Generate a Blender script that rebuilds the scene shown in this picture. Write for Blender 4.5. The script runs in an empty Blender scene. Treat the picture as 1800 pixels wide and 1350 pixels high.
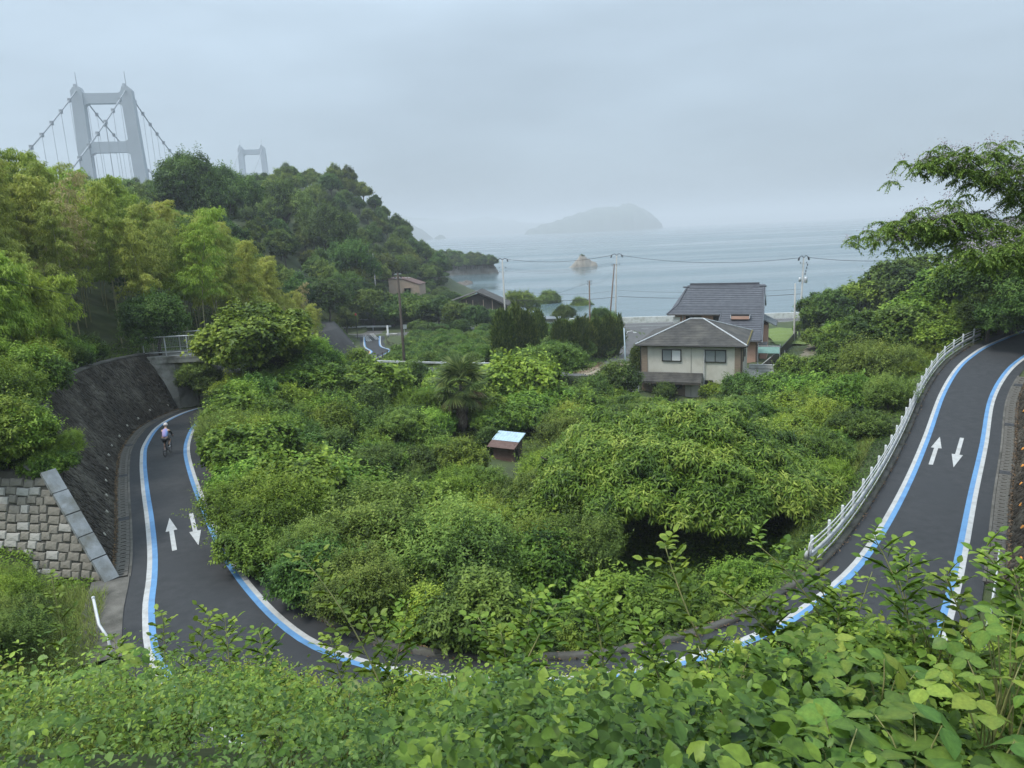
import bpy, bmesh, math, random
import numpy as np
from mathutils import Vector, Matrix

# ------------------------------------------------------------------ camera, sky, sun
SC = bpy.context.scene
COL = SC.collection
F = 1260.0                                  # focal length in pixels of an 1800 px wide frame
PITCH, ROLL, CAMZ = math.radians(12.0), math.radians(-2.6), 24.0
cam = bpy.data.cameras.new('camera'); cam.sensor_width = 36.0; cam.lens = 36.0*F/1800.0
cam.clip_start = 0.1; cam.clip_end = 30000.0
cam_o = bpy.data.objects.new('camera', cam); COL.objects.link(cam_o)
CM = Matrix.Rotation(math.pi/2-PITCH, 3, 'X') @ Matrix.Rotation(ROLL, 3, 'Z')
cam_o.matrix_world = Matrix.Translation((0, 0, CAMZ)) @ CM.to_4x4()
SC.camera = cam_o

SUN_EL, SUN_AZ = math.radians(58), math.radians(-112)      # azimuth from +Y towards +X
world = bpy.data.worlds.new('World'); SC.world = world; world.use_nodes = True
nt = world.node_tree; nt.nodes.clear()
def N(nt, typ, **kw):
    n = nt.nodes.new(typ)
    for k, v in kw.items():
        if k in n.inputs: n.inputs[k].default_value = v
        else: setattr(n, k, v)
    return n
sky = N(nt, 'ShaderNodeTexSky', sky_type='NISHITA', sun_disc=False, sun_elevation=SUN_EL, sun_rotation=SUN_AZ, dust_density=3.0)
tc = N(nt, 'ShaderNodeTexCoord'); sep = N(nt, 'ShaderNodeSeparateXYZ')
nt.links.new(tc.outputs['Generated'], sep.inputs[0])
# an overcast layer: brightest at the zenith, a third of that at the horizon, with soft streaks of thinner cloud
el = N(nt, 'ShaderNodeMapRange'); el.inputs[1].default_value = 0.0; el.inputs[2].default_value = 1.0
el.inputs[3].default_value = 0.41; el.inputs[4].default_value = 1.25
nt.links.new(sep.outputs['Z'], el.inputs[0])
mp = N(nt, 'ShaderNodeMapping'); mp.inputs['Scale'].default_value = (1.3, 1.3, 5.0); mp.inputs['Rotation'].default_value = (0.1, 0.16, 0.5)
nt.links.new(tc.outputs['Generated'], mp.inputs[0])
nz = N(nt, 'ShaderNodeTexNoise', Scale=1.6, Detail=5.0, Roughness=0.5)
nt.links.new(mp.outputs[0], nz.inputs['Vector'])
nr = N(nt, 'ShaderNodeMapRange'); nr.inputs[1].default_value = 0.3; nr.inputs[2].default_value = 0.72; nr.inputs[3].default_value = 0.86; nr.inputs[4].default_value = 1.18
nt.links.new(nz.outputs['Fac'], nr.inputs[0])
# thin glow of the veiled sun through the cloud
sd = Vector((math.sin(SUN_AZ)*math.cos(SUN_EL), math.cos(SUN_AZ)*math.cos(SUN_EL), math.sin(SUN_EL)))
dt = N(nt, 'ShaderNodeVectorMath', operation='DOT_PRODUCT'); dt.inputs[1].default_value = sd
nt.links.new(tc.outputs['Generated'], dt.inputs[0])
gl = N(nt, 'ShaderNodeMapRange'); gl.inputs[1].default_value = -0.1; gl.inputs[2].default_value = 1.0; gl.inputs[3].default_value = 0.86; gl.inputs[4].default_value = 1.4
nt.links.new(dt.outputs['Value'], gl.inputs[0])
m1 = N(nt, 'ShaderNodeMath', operation='MULTIPLY'); m2 = N(nt, 'ShaderNodeMath', operation='MULTIPLY')
nt.links.new(el.outputs[0], m1.inputs[0]); nt.links.new(nr.outputs[0], m1.inputs[1])
nt.links.new(m1.outputs[0], m2.inputs[0]); nt.links.new(gl.outputs[0], m2.inputs[1])
cc = N(nt, 'ShaderNodeVectorMath', operation='SCALE'); cc.inputs[0].default_value = (5.35, 6.6, 7.75)
nt.links.new(m2.outputs[0], cc.inputs['Scale'])
mx = N(nt, 'ShaderNodeMix', data_type='RGBA'); mx.inputs[0].default_value = 0.9
nt.links.new(sky.outputs[0], mx.inputs[6]); nt.links.new(cc.outputs[0], mx.inputs[7])
bg = N(nt, 'ShaderNodeBackground', Strength=0.1); wo = N(nt, 'ShaderNodeOutputWorld')
nt.links.new(mx.outputs[2], bg.inputs['Color']); nt.links.new(bg.outputs[0], wo.inputs['Surface'])

sun = bpy.data.lights.new('sun', 'SUN'); sun.energy = 1.5; sun.angle = math.radians(14); sun.color = (1.0, 0.96, 0.9)
sun_o = bpy.data.objects.new('sun', sun); COL.objects.link(sun_o)
sun_o.rotation_euler = sd.to_track_quat('Z', 'Y').to_euler()
SC.view_settings.view_transform = 'Standard'; SC.view_settings.look = 'None'
SC.view_settings.exposure = 0.9; SC.view_settings.gamma = 1.0; SC.view_settings.use_curve_mapping = False
SC.render.engine = 'CYCLES'
SC.cycles.max_bounces = 6; SC.cycles.diffuse_bounces = 2; SC.cycles.glossy_bounces = 2; SC.cycles.transmission_bounces = 3
SC.cycles.volume_bounces = 0; SC.cycles.transparent_max_bounces = 4
SC.cycles.use_denoising = True; SC.cycles.caustics_reflective = False; SC.cycles.caustics_refractive = False

CMn = np.array(CM)
def at(u, v, z=None, y=None):               # the point of the place seen at (u, v) of the photograph, at height z or distance y
    d = CMn @ np.array([(u-900)/F, -(v-675)/F, -1.0])
    t = (z-CAMZ)/d[2] if z is not None else y/d[1]
    return Vector((d[0]*t, d[1]*t, CAMZ+d[2]*t))

# ------------------------------------------------------------------ helpers
RND = random.Random(7)
def tag(o, label=None, cat=None, group=None, kind=None):
    if label: o['label'] = label
    if cat: o['category'] = cat
    if group: o['group'] = group
    if kind: o['kind'] = kind
    return o
def link(name, data, parent=None):
    o = bpy.data.objects.new(name, data); COL.objects.link(o)
    if parent is not None: o.parent = parent
    return o
def thing(name, label, cat, loc=(0, 0, 0), rz=0.0, group=None, scale=1.0):
    o = link(name, None); o.location = loc; o.rotation_euler = (0, 0, rz); o.empty_display_size = 0.3
    o.scale = (scale,)*3 if isinstance(scale, (int, float)) else scale
    return tag(o, label, cat, group)
class MB:
    def __init__(s): s.v = []; s.f = []; s.smooth = False
    def add(s, vs, fs):
        b = len(s.v); s.v += [tuple(p) for p in vs]; s.f += [tuple(b+i for i in f) for f in fs]; return s
    def box(s, c, d, rz=0.0, tilt=None):
        hx, hy, hz = d[0]/2, d[1]/2, d[2]/2
        M = Matrix.Rotation(rz, 3, 'Z')
        if tilt is not None: M = M @ tilt
        vs = [Vector(c)+M @ Vector((x, y, z)) for x in (-hx, hx) for y in (-hy, hy) for z in (-hz, hz)]
        return s.add(vs, [(0,1,3,2),(4,6,7,5),(0,4,5,1),(2,3,7,6),(0,2,6,4),(1,5,7,3)])
    def prism(s, pts, ext):                 # polygon pts (3D), extruded by vector ext
        n = len(pts); e = Vector(ext)
        vs = [Vector(p) for p in pts]+[Vector(p)+e for p in pts]
        fs = [tuple(range(n-1, -1, -1)), tuple(range(n, 2*n))]+[(i, (i+1) % n, n+(i+1) % n, n+i) for i in range(n)]
        return s.add(vs, fs)
    def tube(s, pts, r, n=6, caps=True):
        P = [Vector(p) for p in pts]; m = len(P)
        R = r if isinstance(r, (list, tuple)) else [r]*m
        up = None; vs = []
        for i in range(m):
            t = (P[min(i+1, m-1)]-P[max(i-1, 0)])
            t = t.normalized() if t.length > 1e-9 else Vector((0, 0, 1))
            if up is None:
                a = Vector((0, 0, 1)) if abs(t.z) < 0.9 else Vector((1, 0, 0))
                up = t.cross(a).normalized()
            else:
                up = (up-t*up.dot(t)); up = up.normalized() if up.length > 1e-6 else t.orthogonal().normalized()
            w = t.cross(up)
            for k in range(n):
                a = 2*math.pi*k/n; vs.append(P[i]+(up*math.cos(a)+w*math.sin(a))*R[i])
        fs = [(i*n+k, i*n+(k+1) % n, (i+1)*n+(k+1) % n, (i+1)*n+k) for i in range(m-1) for k in range(n)]
        if caps: fs += [tuple(range(n-1, -1, -1)), tuple(range((m-1)*n, m*n))]
        return s.add(vs, fs)
    def lathe(s, prof, c=(0, 0, 0), n=12):
        c = Vector(c); m = len(prof)
        vs = [c+Vector((r*math.cos(2*math.pi*k/n), r*math.sin(2*math.pi*k/n), z)) for r, z in prof for k in range(n)]
        fs = [(i*n+k, i*n+(k+1) % n, (i+1)*n+(k+1) % n, (i+1)*n+k) for i in range(m-1) for k in range(n)]
        return s.add(vs, fs+[tuple(range(n-1, -1, -1)), tuple(range((m-1)*n, m*n))])
    def mesh(s, name, mat, smooth=False):
        me = bpy.data.meshes.new(name); me.from_pydata(s.v, [], s.f); me.update()
        if mat: me.materials.append(mat)
        if smooth: me.polygons.foreach_set('use_smooth', [True]*len(me.polygons))
        return me
    def build(s, name, mat, parent=None, smooth=False):
        return link(name, s.mesh(name, mat, smooth), parent)
def np_mesh(name, V, T, mat, tone=None, smooth=False):
    me = bpy.data.meshes.new(name); nv, nf = len(V), len(T); k = T.shape[1]
    me.vertices.add(nv); me.vertices.foreach_set('co', np.ascontiguousarray(V, dtype=np.float32).ravel())
    me.loops.add(nf*k); me.loops.foreach_set('vertex_index', np.ascontiguousarray(T, dtype=np.int32).ravel())
    me.polygons.add(nf); me.polygons.foreach_set('loop_start', np.arange(0, nf*k, k, dtype=np.int32))
    me.update(calc_edges=True)
    if tone is not None:
        a = me.attributes.new('tone', 'FLOAT', 'POINT'); a.data.foreach_set('value', np.ascontiguousarray(tone, dtype=np.float32))
    if smooth: me.polygons.foreach_set('use_smooth', np.ones(nf, dtype=bool))
    me.materials.append(mat); return me
def bevel(o, w=0.02, seg=1):
    m = o.modifiers.new('bevel', 'BEVEL'); m.width = w; m.segments = seg; m.limit_method = 'ANGLE'; return o

# ------------------------------------------------------------------ materials
def pmat(name, c, rough=0.7, c2=None, scale=3.0, detail=5.0, bump=0.0, bscale=None, metal=0.0, stretch=None, lo=0.35, hi=0.65, c3=None, s3=0.4, spec=0.5, rotz=0.0):
    m = bpy.data.materials.new(name); m.use_nodes = True; t = m.node_tree; b = t.nodes['Principled BSDF']
    b.inputs['Roughness'].default_value = rough; b.inputs['Metallic'].default_value = metal
    b.inputs['Specular IOR Level'].default_value = spec
    b.inputs['Base Color'].default_value = (*c, 1)
    tcn = N(t, 'ShaderNodeTexCoord'); vec = tcn.outputs['Object']
    if stretch:
        mpn = N(t, 'ShaderNodeMapping'); mpn.inputs['Scale'].default_value = stretch; mpn.inputs['Rotation'].default_value = (0, 0, rotz); t.links.new(vec, mpn.inputs[0]); vec = mpn.outputs[0]
    if c2:
        n = N(t, 'ShaderNodeTexNoise', Scale=scale, Detail=detail, Roughness=0.62); t.links.new(vec, n.inputs['Vector'])
        r = N(t, 'ShaderNodeValToRGB'); r.color_ramp.elements[0].position = lo; r.color_ramp.elements[1].position = hi
        r.color_ramp.elements[0].color = (*c, 1); r.color_ramp.elements[1].color = (*c2, 1)
        t.links.new(n.outputs['Fac'], r.inputs[0]); out = r.outputs[0]
        if c3:
            n3 = N(t, 'ShaderNodeTexNoise', Scale=s3, Detail=6.0, Roughness=0.65); t.links.new(tcn.outputs['Object'], n3.inputs['Vector'])
            r3 = N(t, 'ShaderNodeMapRange'); r3.inputs[1].default_value = 0.48; r3.inputs[2].default_value = 0.66
            t.links.new(n3.outputs['Fac'], r3.inputs[0])
            mxn = N(t, 'ShaderNodeMix', data_type='RGBA'); t.links.new(r3.outputs[0], mxn.inputs[0]); t.links.new(out, mxn.inputs[6]); mxn.inputs[7].default_value = (*c3, 1); out = mxn.outputs[2]
        t.links.new(out, b.inputs['Base Color'])
    if bump:
        n2 = N(t, 'ShaderNodeTexNoise', Scale=bscale or scale*4, Detail=4.0); t.links.new(vec, n2.inputs['Vector'])
        bn = N(t, 'ShaderNodeBump', Strength=bump, Distance=0.05); t.links.new(n2.outputs['Fac'], bn.inputs['Height']); t.links.new(bn.outputs[0], b.inputs['Normal'])
    return m
def leafmat(name, cols, rough=0.45, trans=0.32, vary=0.12, spec=0.2, mottle=0):
    """leaf colour from the per-leaf 'tone' (old leaf to young leaf, the dark end deepened for shade) with a little variation from plant to plant"""
    m = bpy.data.materials.new(name); m.use_nodes = True; t = m.node_tree; b = t.nodes['Principled BSDF']; out = t.nodes['Material Output']
    a = N(t, 'ShaderNodeAttribute', attribute_name='tone'); r = N(t, 'ShaderNodeValToRGB')
    e = r.color_ramp.elements
    while len(e) < len(cols): e.new(0.5)
    cols = [tuple(q*.72 for q in cols[0])]+[tuple(q*.93 for q in c) for c in cols[1:]]  # darkest leaf tone lowered again to put deeper shade into the foliage
    for i, c in enumerate(cols): e[i].position = i/(len(cols)-1); e[i].color = (*c, 1)
    t.links.new(a.outputs['Fac'], r.inputs[0])
    oi = N(t, 'ShaderNodeObjectInfo'); mr = N(t, 'ShaderNodeMapRange'); mr.inputs[3].default_value = 1-vary*1.6; mr.inputs[4].default_value = 1+vary*1.6
    t.links.new(oi.outputs['Random'], mr.inputs[0])
    m2 = N(t, 'ShaderNodeMath', operation='MULTIPLY', use_clamp=False); m2.inputs[1].default_value = 7.31; t.links.new(oi.outputs['Random'], m2.inputs[0])
    fr = N(t, 'ShaderNodeMath', operation='FRACT'); t.links.new(m2.outputs[0], fr.inputs[0])
    mh = N(t, 'ShaderNodeMapRange'); mh.inputs[3].default_value = 0.5-vary*0.16; mh.inputs[4].default_value = 0.5+vary*0.10; t.links.new(fr.outputs[0], mh.inputs[0])
    hs = N(t, 'ShaderNodeHueSaturation'); t.links.new(mh.outputs[0], hs.inputs['Hue']); t.links.new(mr.outputs[0], hs.inputs['Value'])
    t.links.new(r.outputs[0], hs.inputs['Color'])
    if mottle:                                # blotches and spots within each blade
        tcn = N(t, 'ShaderNodeTexCoord'); nn = N(t, 'ShaderNodeTexNoise', Scale=mottle, Detail=4.0, Roughness=0.6); t.links.new(tcn.outputs['Object'], nn.inputs['Vector']); m3 = N(t, 'ShaderNodeMapRange'); m3.inputs[1].default_value = .3; m3.inputs[2].default_value = .7; m3.inputs[3].default_value = .78; m3.inputs[4].default_value = 1.2
        t.links.new(nn.outputs['Fac'], m3.inputs[0]); mm = N(t, 'ShaderNodeMath', operation='MULTIPLY'); t.links.new(m3.outputs[0], mm.inputs[0]); t.links.new(mr.outputs[0], mm.inputs[1]); t.links.new(mm.outputs[0], hs.inputs['Value'])
    t.links.new(hs.outputs[0], b.inputs['Base Color']); b.inputs['Roughness'].default_value = rough; b.inputs['Specular IOR Level'].default_value = spec
    tr = N(t, 'ShaderNodeBsdfTranslucent'); t.links.new(hs.outputs[0], tr.inputs['Color'])
    ms = N(t, 'ShaderNodeMixShader'); ms.inputs[0].default_value = trans
    t.links.new(b.outputs[0], ms.inputs[1]); t.links.new(tr.outputs[0], ms.inputs[2]); t.links.new(ms.outputs[0], out.inputs['Surface'])
    return m
M = {}
M['asphalt'] = pmat('asphalt', (0.024, 0.026, 0.028), 0.88, (0.037, 0.0385, 0.041), 2.2, 8, 0.25, 90, c3=(0.030, 0.032, 0.035), s3=0.25)
M['asphalt_old'] = pmat('asphalt_old', (0.075, 0.074, 0.072), 0.9, (0.11, 0.108, 0.105), 1.5, 8, 0.25, 60)
M['white_paint'] = pmat('white_paint', (0.40, 0.40, 0.39), 0.6, (0.48, 0.48, 0.465), 5, 8, 0.15, 80, c3=(0.34, 0.33, 0.31), s3=1.7)
M['blue_paint'] = pmat('blue_paint', (0.10, 0.24, 0.44), 0.6, (0.125, 0.28, 0.49), 4, 8, 0.15, 80, c3=(0.09, 0.20, 0.37), s3=1.3)
M['orange_paint'] = pmat('orange_paint', (0.75, 0.36, 0.06), 0.6, (0.8, 0.42, 0.1), 4)
M['concrete'] = pmat('concrete', (0.27, 0.262, 0.23), 0.9, (0.40, 0.385, 0.345), 0.8, 9, 0.3, 14, c3=(0.11, 0.105, 0.085), s3=0.5)
M['concrete_dark'] = pmat('concrete_dark', (0.045, 0.042, 0.036), 0.95, (0.10, 0.095, 0.082), 0.9, 9, 0.35, 14, c3=(0.06, 0.06, 0.04), s3=0.6)
M['gutter'] = pmat('gutter', (0.075, 0.068, 0.058), 0.95, (0.15, 0.14, 0.12), 1.3, 9, 0.3, 20, c3=(0.055, 0.052, 0.042), s3=0.7)
M['rib'] = pmat('rib', (0.022, 0.0185, 0.0135), 0.95, (0.066, 0.055, 0.040), 1.1, 9, 0.5, 12, stretch=(2.2, 2.2, 0.4), c3=(0.115, 0.103, 0.08), s3=0.33)
M['coping'] = pmat('coping', (0.17, 0.185, 0.19), 0.85, (0.26, 0.275, 0.285), 2.5, 8, 0.2, 25, c3=(0.12, 0.12, 0.10), s3=0.9)
M['block'] = pmat('block', (0.15, 0.135, 0.108), 0.95, (0.28, 0.258, 0.215), 1.2, 9, 0.45, 14, c3=(0.075, 0.065, 0.052), s3=0.28)
M['block_pale'] = pmat('block_pale', (0.30, 0.285, 0.25), 0.95, (0.40, 0.385, 0.35), 1.8, 9, 0.45, 14)
M['mortar'] = pmat('mortar', (0.05, 0.045, 0.036), 0.95, (0.09, 0.085, 0.07), 2.0, 6, 0.3, 18)
M['white_metal'] = pmat('white_metal', (0.50, 0.51, 0.51), 0.42, (0.58, 0.59, 0.59), 3.0, 6, c3=(0.40, 0.39, 0.365), s3=1.3)
M['galv'] = pmat('galv', (0.42, 0.44, 0.45), 0.45, (0.52, 0.54, 0.55), 4.0, metal=0.5)
M['grate'] = pmat('grate', (0.08, 0.085, 0.09), 0.6, (0.12, 0.12, 0.125), 5.0, metal=0.4)
M['wood_pole'] = pmat('wood_pole', (0.045, 0.035, 0.027), 0.9, (0.08, 0.065, 0.05), 3, 6, stretch=(8, 8, 1))
M['rust_pole'] = pmat('rust_pole', (0.11, 0.075, 0.055), 0.8, (0.17, 0.12, 0.09), 3, 6, stretch=(8, 8, 1))
M['conc_pole'] = pmat('conc_pole', (0.33, 0.32, 0.29), 0.85, (0.42, 0.41, 0.38), 2, 6, stretch=(5, 5, 1))
M['wire'] = pmat('wire', (0.03, 0.03, 0.032), 0.7)
M['glass'] = pmat('glass', (0.018, 0.02, 0.022), 0.06, spec=0.6)
M['curtain'] = pmat('curtain', (0.55, 0.56, 0.55), 0.8, (0.68, 0.68, 0.66), 9, stretch=(14, 14, 0.3))
M['curtain_grey'] = pmat('curtain_grey', (0.16, 0.18, 0.18), 0.5, (0.24, 0.26, 0.26), 9, stretch=(14, 14, 0.3))
M['frame_dark'] = pmat('frame_dark', (0.022, 0.02, 0.018), 0.45)
M['cream_wall'] = pmat('cream_wall', (0.50, 0.475, 0.405), 0.9, (0.56, 0.535, 0.465), 0.7, 8, 0.15, 30, c3=(0.44, 0.415, 0.345), s3=0.45, stretch=(1, 1, 0.35))
M['brown_siding'] = pmat('brown_siding', (0.20, 0.15, 0.105), 0.85, (0.27, 0.205, 0.15), 2.0, 6, 0.25, 20, stretch=(1, 1, 7))
M['roof_old'] = pmat('roof_old', (0.036, 0.034, 0.031), 0.9, (0.072, 0.068, 0.061), 0.9, 8, 0.35, 18, c3=(0.095, 0.088, 0.074), s3=0.35)
M['far_wall'] = pmat('far_wall', (0.014, 0.014, 0.014), 0.95, (0.03, 0.03, 0.03), 0.8, 8, 0.4, 4)
M['roof_trim'] = pmat('roof_trim', (0.40, 0.42, 0.43), 0.6, (0.5, 0.52, 0.53), 2.0)
M['roof_slate'] = pmat('roof_slate', (0.055, 0.058, 0.068), 0.55, (0.085, 0.088, 0.10), 1.5, 6, 0.1, 20)
M['gutter_dark'] = pmat('gutter_dark', (0.03, 0.028, 0.026), 0.5)
M['pink_wall'] = pmat('pink_wall', (0.46, 0.275, 0.205), 0.9, (0.53, 0.325, 0.245), 0.9, 7, 0.15, 30)
M['moss'] = pmat('moss', (0.12, 0.10, 0.03), 0.95, (0.20, 0.16, 0.05), 4)
M['metal_roof'] = pmat('metal_roof', (0.17, 0.19, 0.20), 0.4, (0.23, 0.25, 0.26), 2, metal=0.4)
M['blue_tin'] = pmat('blue_tin', (0.36, 0.49, 0.57), 0.45, (0.43, 0.56, 0.64), 3.0, 6, c3=(0.34, 0.42, 0.46), s3=1.4)
M['blue_tile'] = pmat('blue_tile', (0.13, 0.20, 0.30), 0.5, (0.18, 0.26, 0.37), 3.0)
M['rust_tin'] = pmat('rust_tin', (0.09, 0.05, 0.04), 0.8, (0.14, 0.085, 0.07), 3.0, 7, stretch=(1, 1, 3))
M['old_wood'] = pmat('old_wood', (0.07, 0.052, 0.04), 0.9, (0.125, 0.098, 0.078), 3.0, 7, 0.3, 20, stretch=(1, 1, 6))
M['dark_wood'] = pmat('dark_wood', (0.035, 0.028, 0.023), 0.9, (0.06, 0.05, 0.042), 3.0, 7, stretch=(6, 6, 1))
M['tan_wall'] = pmat('tan_wall', (0.33, 0.25, 0.19), 0.9, (0.38, 0.29, 0.225), 1.0)
M['white_wall'] = pmat('white_wall', (0.58, 0.58, 0.56), 0.9, (0.7, 0.7, 0.68), 1.4, 8, c3=(0.42, 0.42, 0.38), s3=0.8)
M['green_net'] = pmat('green_net', (0.10, 0.18, 0.15), 0.8, (0.14, 0.24, 0.20), 4)
M['poly_roof'] = pmat('poly_roof', (0.36, 0.34, 0.30), 0.6, (0.45, 0.43, 0.38), 2.0, 7)
M['bark'] = pmat('bark', (0.05, 0.042, 0.034), 0.95, (0.10, 0.085, 0.07), 4.0, 8, 0.5, 20, stretch=(3, 3, 0.8))
M['culm'] = pmat('culm', (0.22, 0.21, 0.10), 0.6, (0.34, 0.31, 0.19), 1.2, 6, stretch=(2, 2, 0.5))
M['stem'] = pmat('stem', (0.16, 0.19, 0.05), 0.6, (0.24, 0.22, 0.09), 5)
M['dry_stem'] = pmat('dry_stem', (0.07, 0.05, 0.035), 0.85, (0.11, 0.085, 0.06), 6)
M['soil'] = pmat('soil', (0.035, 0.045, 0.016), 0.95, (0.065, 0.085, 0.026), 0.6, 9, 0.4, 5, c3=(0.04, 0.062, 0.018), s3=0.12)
M['sand'] = pmat('sand', (0.28, 0.23, 0.15), 0.95, (0.36, 0.30, 0.21), 1.0, 9, 0.3, 10)
M['rock'] = pmat('rock', (0.16, 0.14, 0.115), 0.95, (0.30, 0.27, 0.23), 0.35, 10, 0.6, 1.5)
M['rock_dark'] = pmat('rock_dark', (0.07, 0.06, 0.05), 0.95, (0.15, 0.13, 0.11), 0.5, 10, 0.6, 1.5)
M['litter'] = leafmat('litter', [(0.06, 0.042, 0.026), (0.15, 0.098, 0.055), (0.28, 0.19, 0.11)], 0.8, 0.1, 0.05)
M['bridge'] = pmat('bridge', (0.36, 0.385, 0.41), 0.6, (0.40, 0.425, 0.45), 0.05)
M['far_green'] = pmat('far_green', (0.03, 0.05, 0.022), 0.95, (0.05, 0.075, 0.03), 0.02)
# foliage: colours from the oldest to the youngest leaf, spread wider for light and shade contrast
M['leaf_shrub'] = leafmat('leaf_shrub', [(0.034, 0.075, 0.012), (0.122, 0.215, 0.028), (0.27, 0.39, 0.055)])
M['leaf_fine'] = leafmat('leaf_fine', [(0.045, 0.085, 0.016), (0.155, 0.235, 0.04), (0.32, 0.4, 0.08)])
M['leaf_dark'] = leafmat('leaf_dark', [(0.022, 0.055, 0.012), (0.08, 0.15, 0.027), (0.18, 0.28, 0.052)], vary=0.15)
M['leaf_vine'] = leafmat('leaf_vine', [(0.042, 0.096, 0.013), (0.15, 0.255, 0.03), (0.31, 0.43, 0.055)], vary=0.14)
M['leaf_lime'] = leafmat('leaf_lime', [(0.075, 0.135, 0.015), (0.2, 0.295, 0.03), (0.37, 0.45, 0.06)], vary=0.12)
M['leaf_chestnut'] = leafmat('leaf_chestnut', [(0.032, 0.078, 0.012), (0.135, 0.225, 0.026), (0.37, 0.44, 0.08)], 0.4, 0.3, 0.1)
M['leaf_bamboo'] = leafmat('leaf_bamboo', [(0.24, 0.31, 0.05), (0.43, 0.495, 0.09), (0.62, 0.63, 0.18)], 0.6, 0.45, 0.12)
M['leaf_bamboo_green'] = leafmat('leaf_bamboo_green', [(0.18, 0.31, 0.04), (0.35, 0.48, 0.065), (0.52, 0.62, 0.13)], 0.6, 0.45, 0.1)
M['leaf_bamboo_dry'] = leafmat('leaf_bamboo_dry', [(0.3, 0.26, 0.1), (0.48, 0.41, 0.18), (0.6, 0.52, 0.26)], 0.6, 0.4, 0.08)
M['leaf_cypress'] = leafmat('leaf_cypress', [(0.03, 0.058, 0.014), (0.08, 0.125, 0.024), (0.21, 0.25, 0.045)], 0.6, 0.15, 0.1)
M['leaf_forest'] = leafmat('leaf_forest', [(0.05, 0.105, 0.02), (0.14, 0.225, 0.038), (0.29, 0.38, 0.068)], 0.6, 0.3, 0.22)
M['leaf_citrus'] = leafmat('leaf_citrus', [(0.03, 0.078, 0.012), (0.095, 0.185, 0.024), (0.23, 0.34, 0.06)], 0.35, 0.25, 0.12)
M['leaf_palm'] = leafmat('leaf_palm', [(0.05, 0.09, 0.026), (0.11, 0.17, 0.042), (0.23, 0.28, 0.085)], 0.45, 0.25, 0.1)
M['leaf_palm_old'] = leafmat('leaf_palm_old', [(0.15, 0.12, 0.05), (0.23, 0.18, 0.075), (0.28, 0.2, 0.1)], 0.6, 0.25, 0.2)
M['leaf_dead'] = leafmat('leaf_dead', [(0.1, 0.08, 0.06), (0.19, 0.15, 0.115), (0.3, 0.25, 0.2)], 0.8, 0.1, 0.1)
M['leaf_tree'] = leafmat('leaf_tree', [(0.036, 0.08, 0.014), (0.125, 0.205, 0.03), (0.26, 0.35, 0.062)], 0.45, 0.32, 0.1)
M['leaf_china'] = leafmat('leaf_china', [(0.05, 0.10, 0.018), (0.16, 0.25, 0.040), (0.32, 0.41, 0.085)], 0.5, 0.35, 0.1)
M['flower'] = leafmat('flower', [(0.36, 0.30, 0.36), (0.50, 0.44, 0.50), (0.62, 0.57, 0.6)], 0.6, 0.3, 0.05)
M['leaf_red'] = leafmat('leaf_red', [(0.2, 0.075, 0.03), (0.34, 0.13, 0.05), (0.42, 0.17, 0.07)], 0.5, 0.25, 0.1)
M['leaf_front'] = leafmat('leaf_front', [(0.032, 0.07, 0.011), (0.125, 0.21, 0.026), (0.33, 0.43, 0.065)], 0.42, 0.27, 0.1, mottle=45)
M['leaf_front_dark'] = leafmat('leaf_front_dark', [(0.024, 0.062, 0.016), (0.075, 0.15, 0.030), (0.17, 0.27, 0.06)], 0.4, 0.25, 0.1, mottle=45)
M['leaf_front_lime'] = leafmat('leaf_front_lime', [(0.055, 0.105, 0.012), (0.19, 0.285, 0.030), (0.42, 0.48, 0.075)], 0.45, 0.28, 0.1, mottle=45)
M['leaf_kudzu'] = leafmat('leaf_kudzu', [(0.055, 0.12, 0.026), (0.115, 0.21, 0.036), (0.25, 0.33, 0.05)], 0.4, 0.28, 0.12, mottle=7)
M['grass'] = leafmat('grass', [(0.1, 0.16, 0.03), (0.21, 0.28, 0.055), (0.36, 0.38, 0.12)], 0.6, 0.3, 0.05)
M['lawn'] = pmat('lawn', (0.10, 0.15, 0.035), 0.95, (0.15, 0.20, 0.05), 4)
M['gravel'] = pmat('gravel', (0.13, 0.11, 0.075), 0.95, (0.20, 0.17, 0.125), 1.5, 9, 0.3, 12, c3=(0.09, 0.10, 0.04), s3=0.5)
M['cable'] = pmat('cable', (0.24, 0.26, 0.28), 0.6, (0.29, 0.31, 0.33), 0.05)
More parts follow.
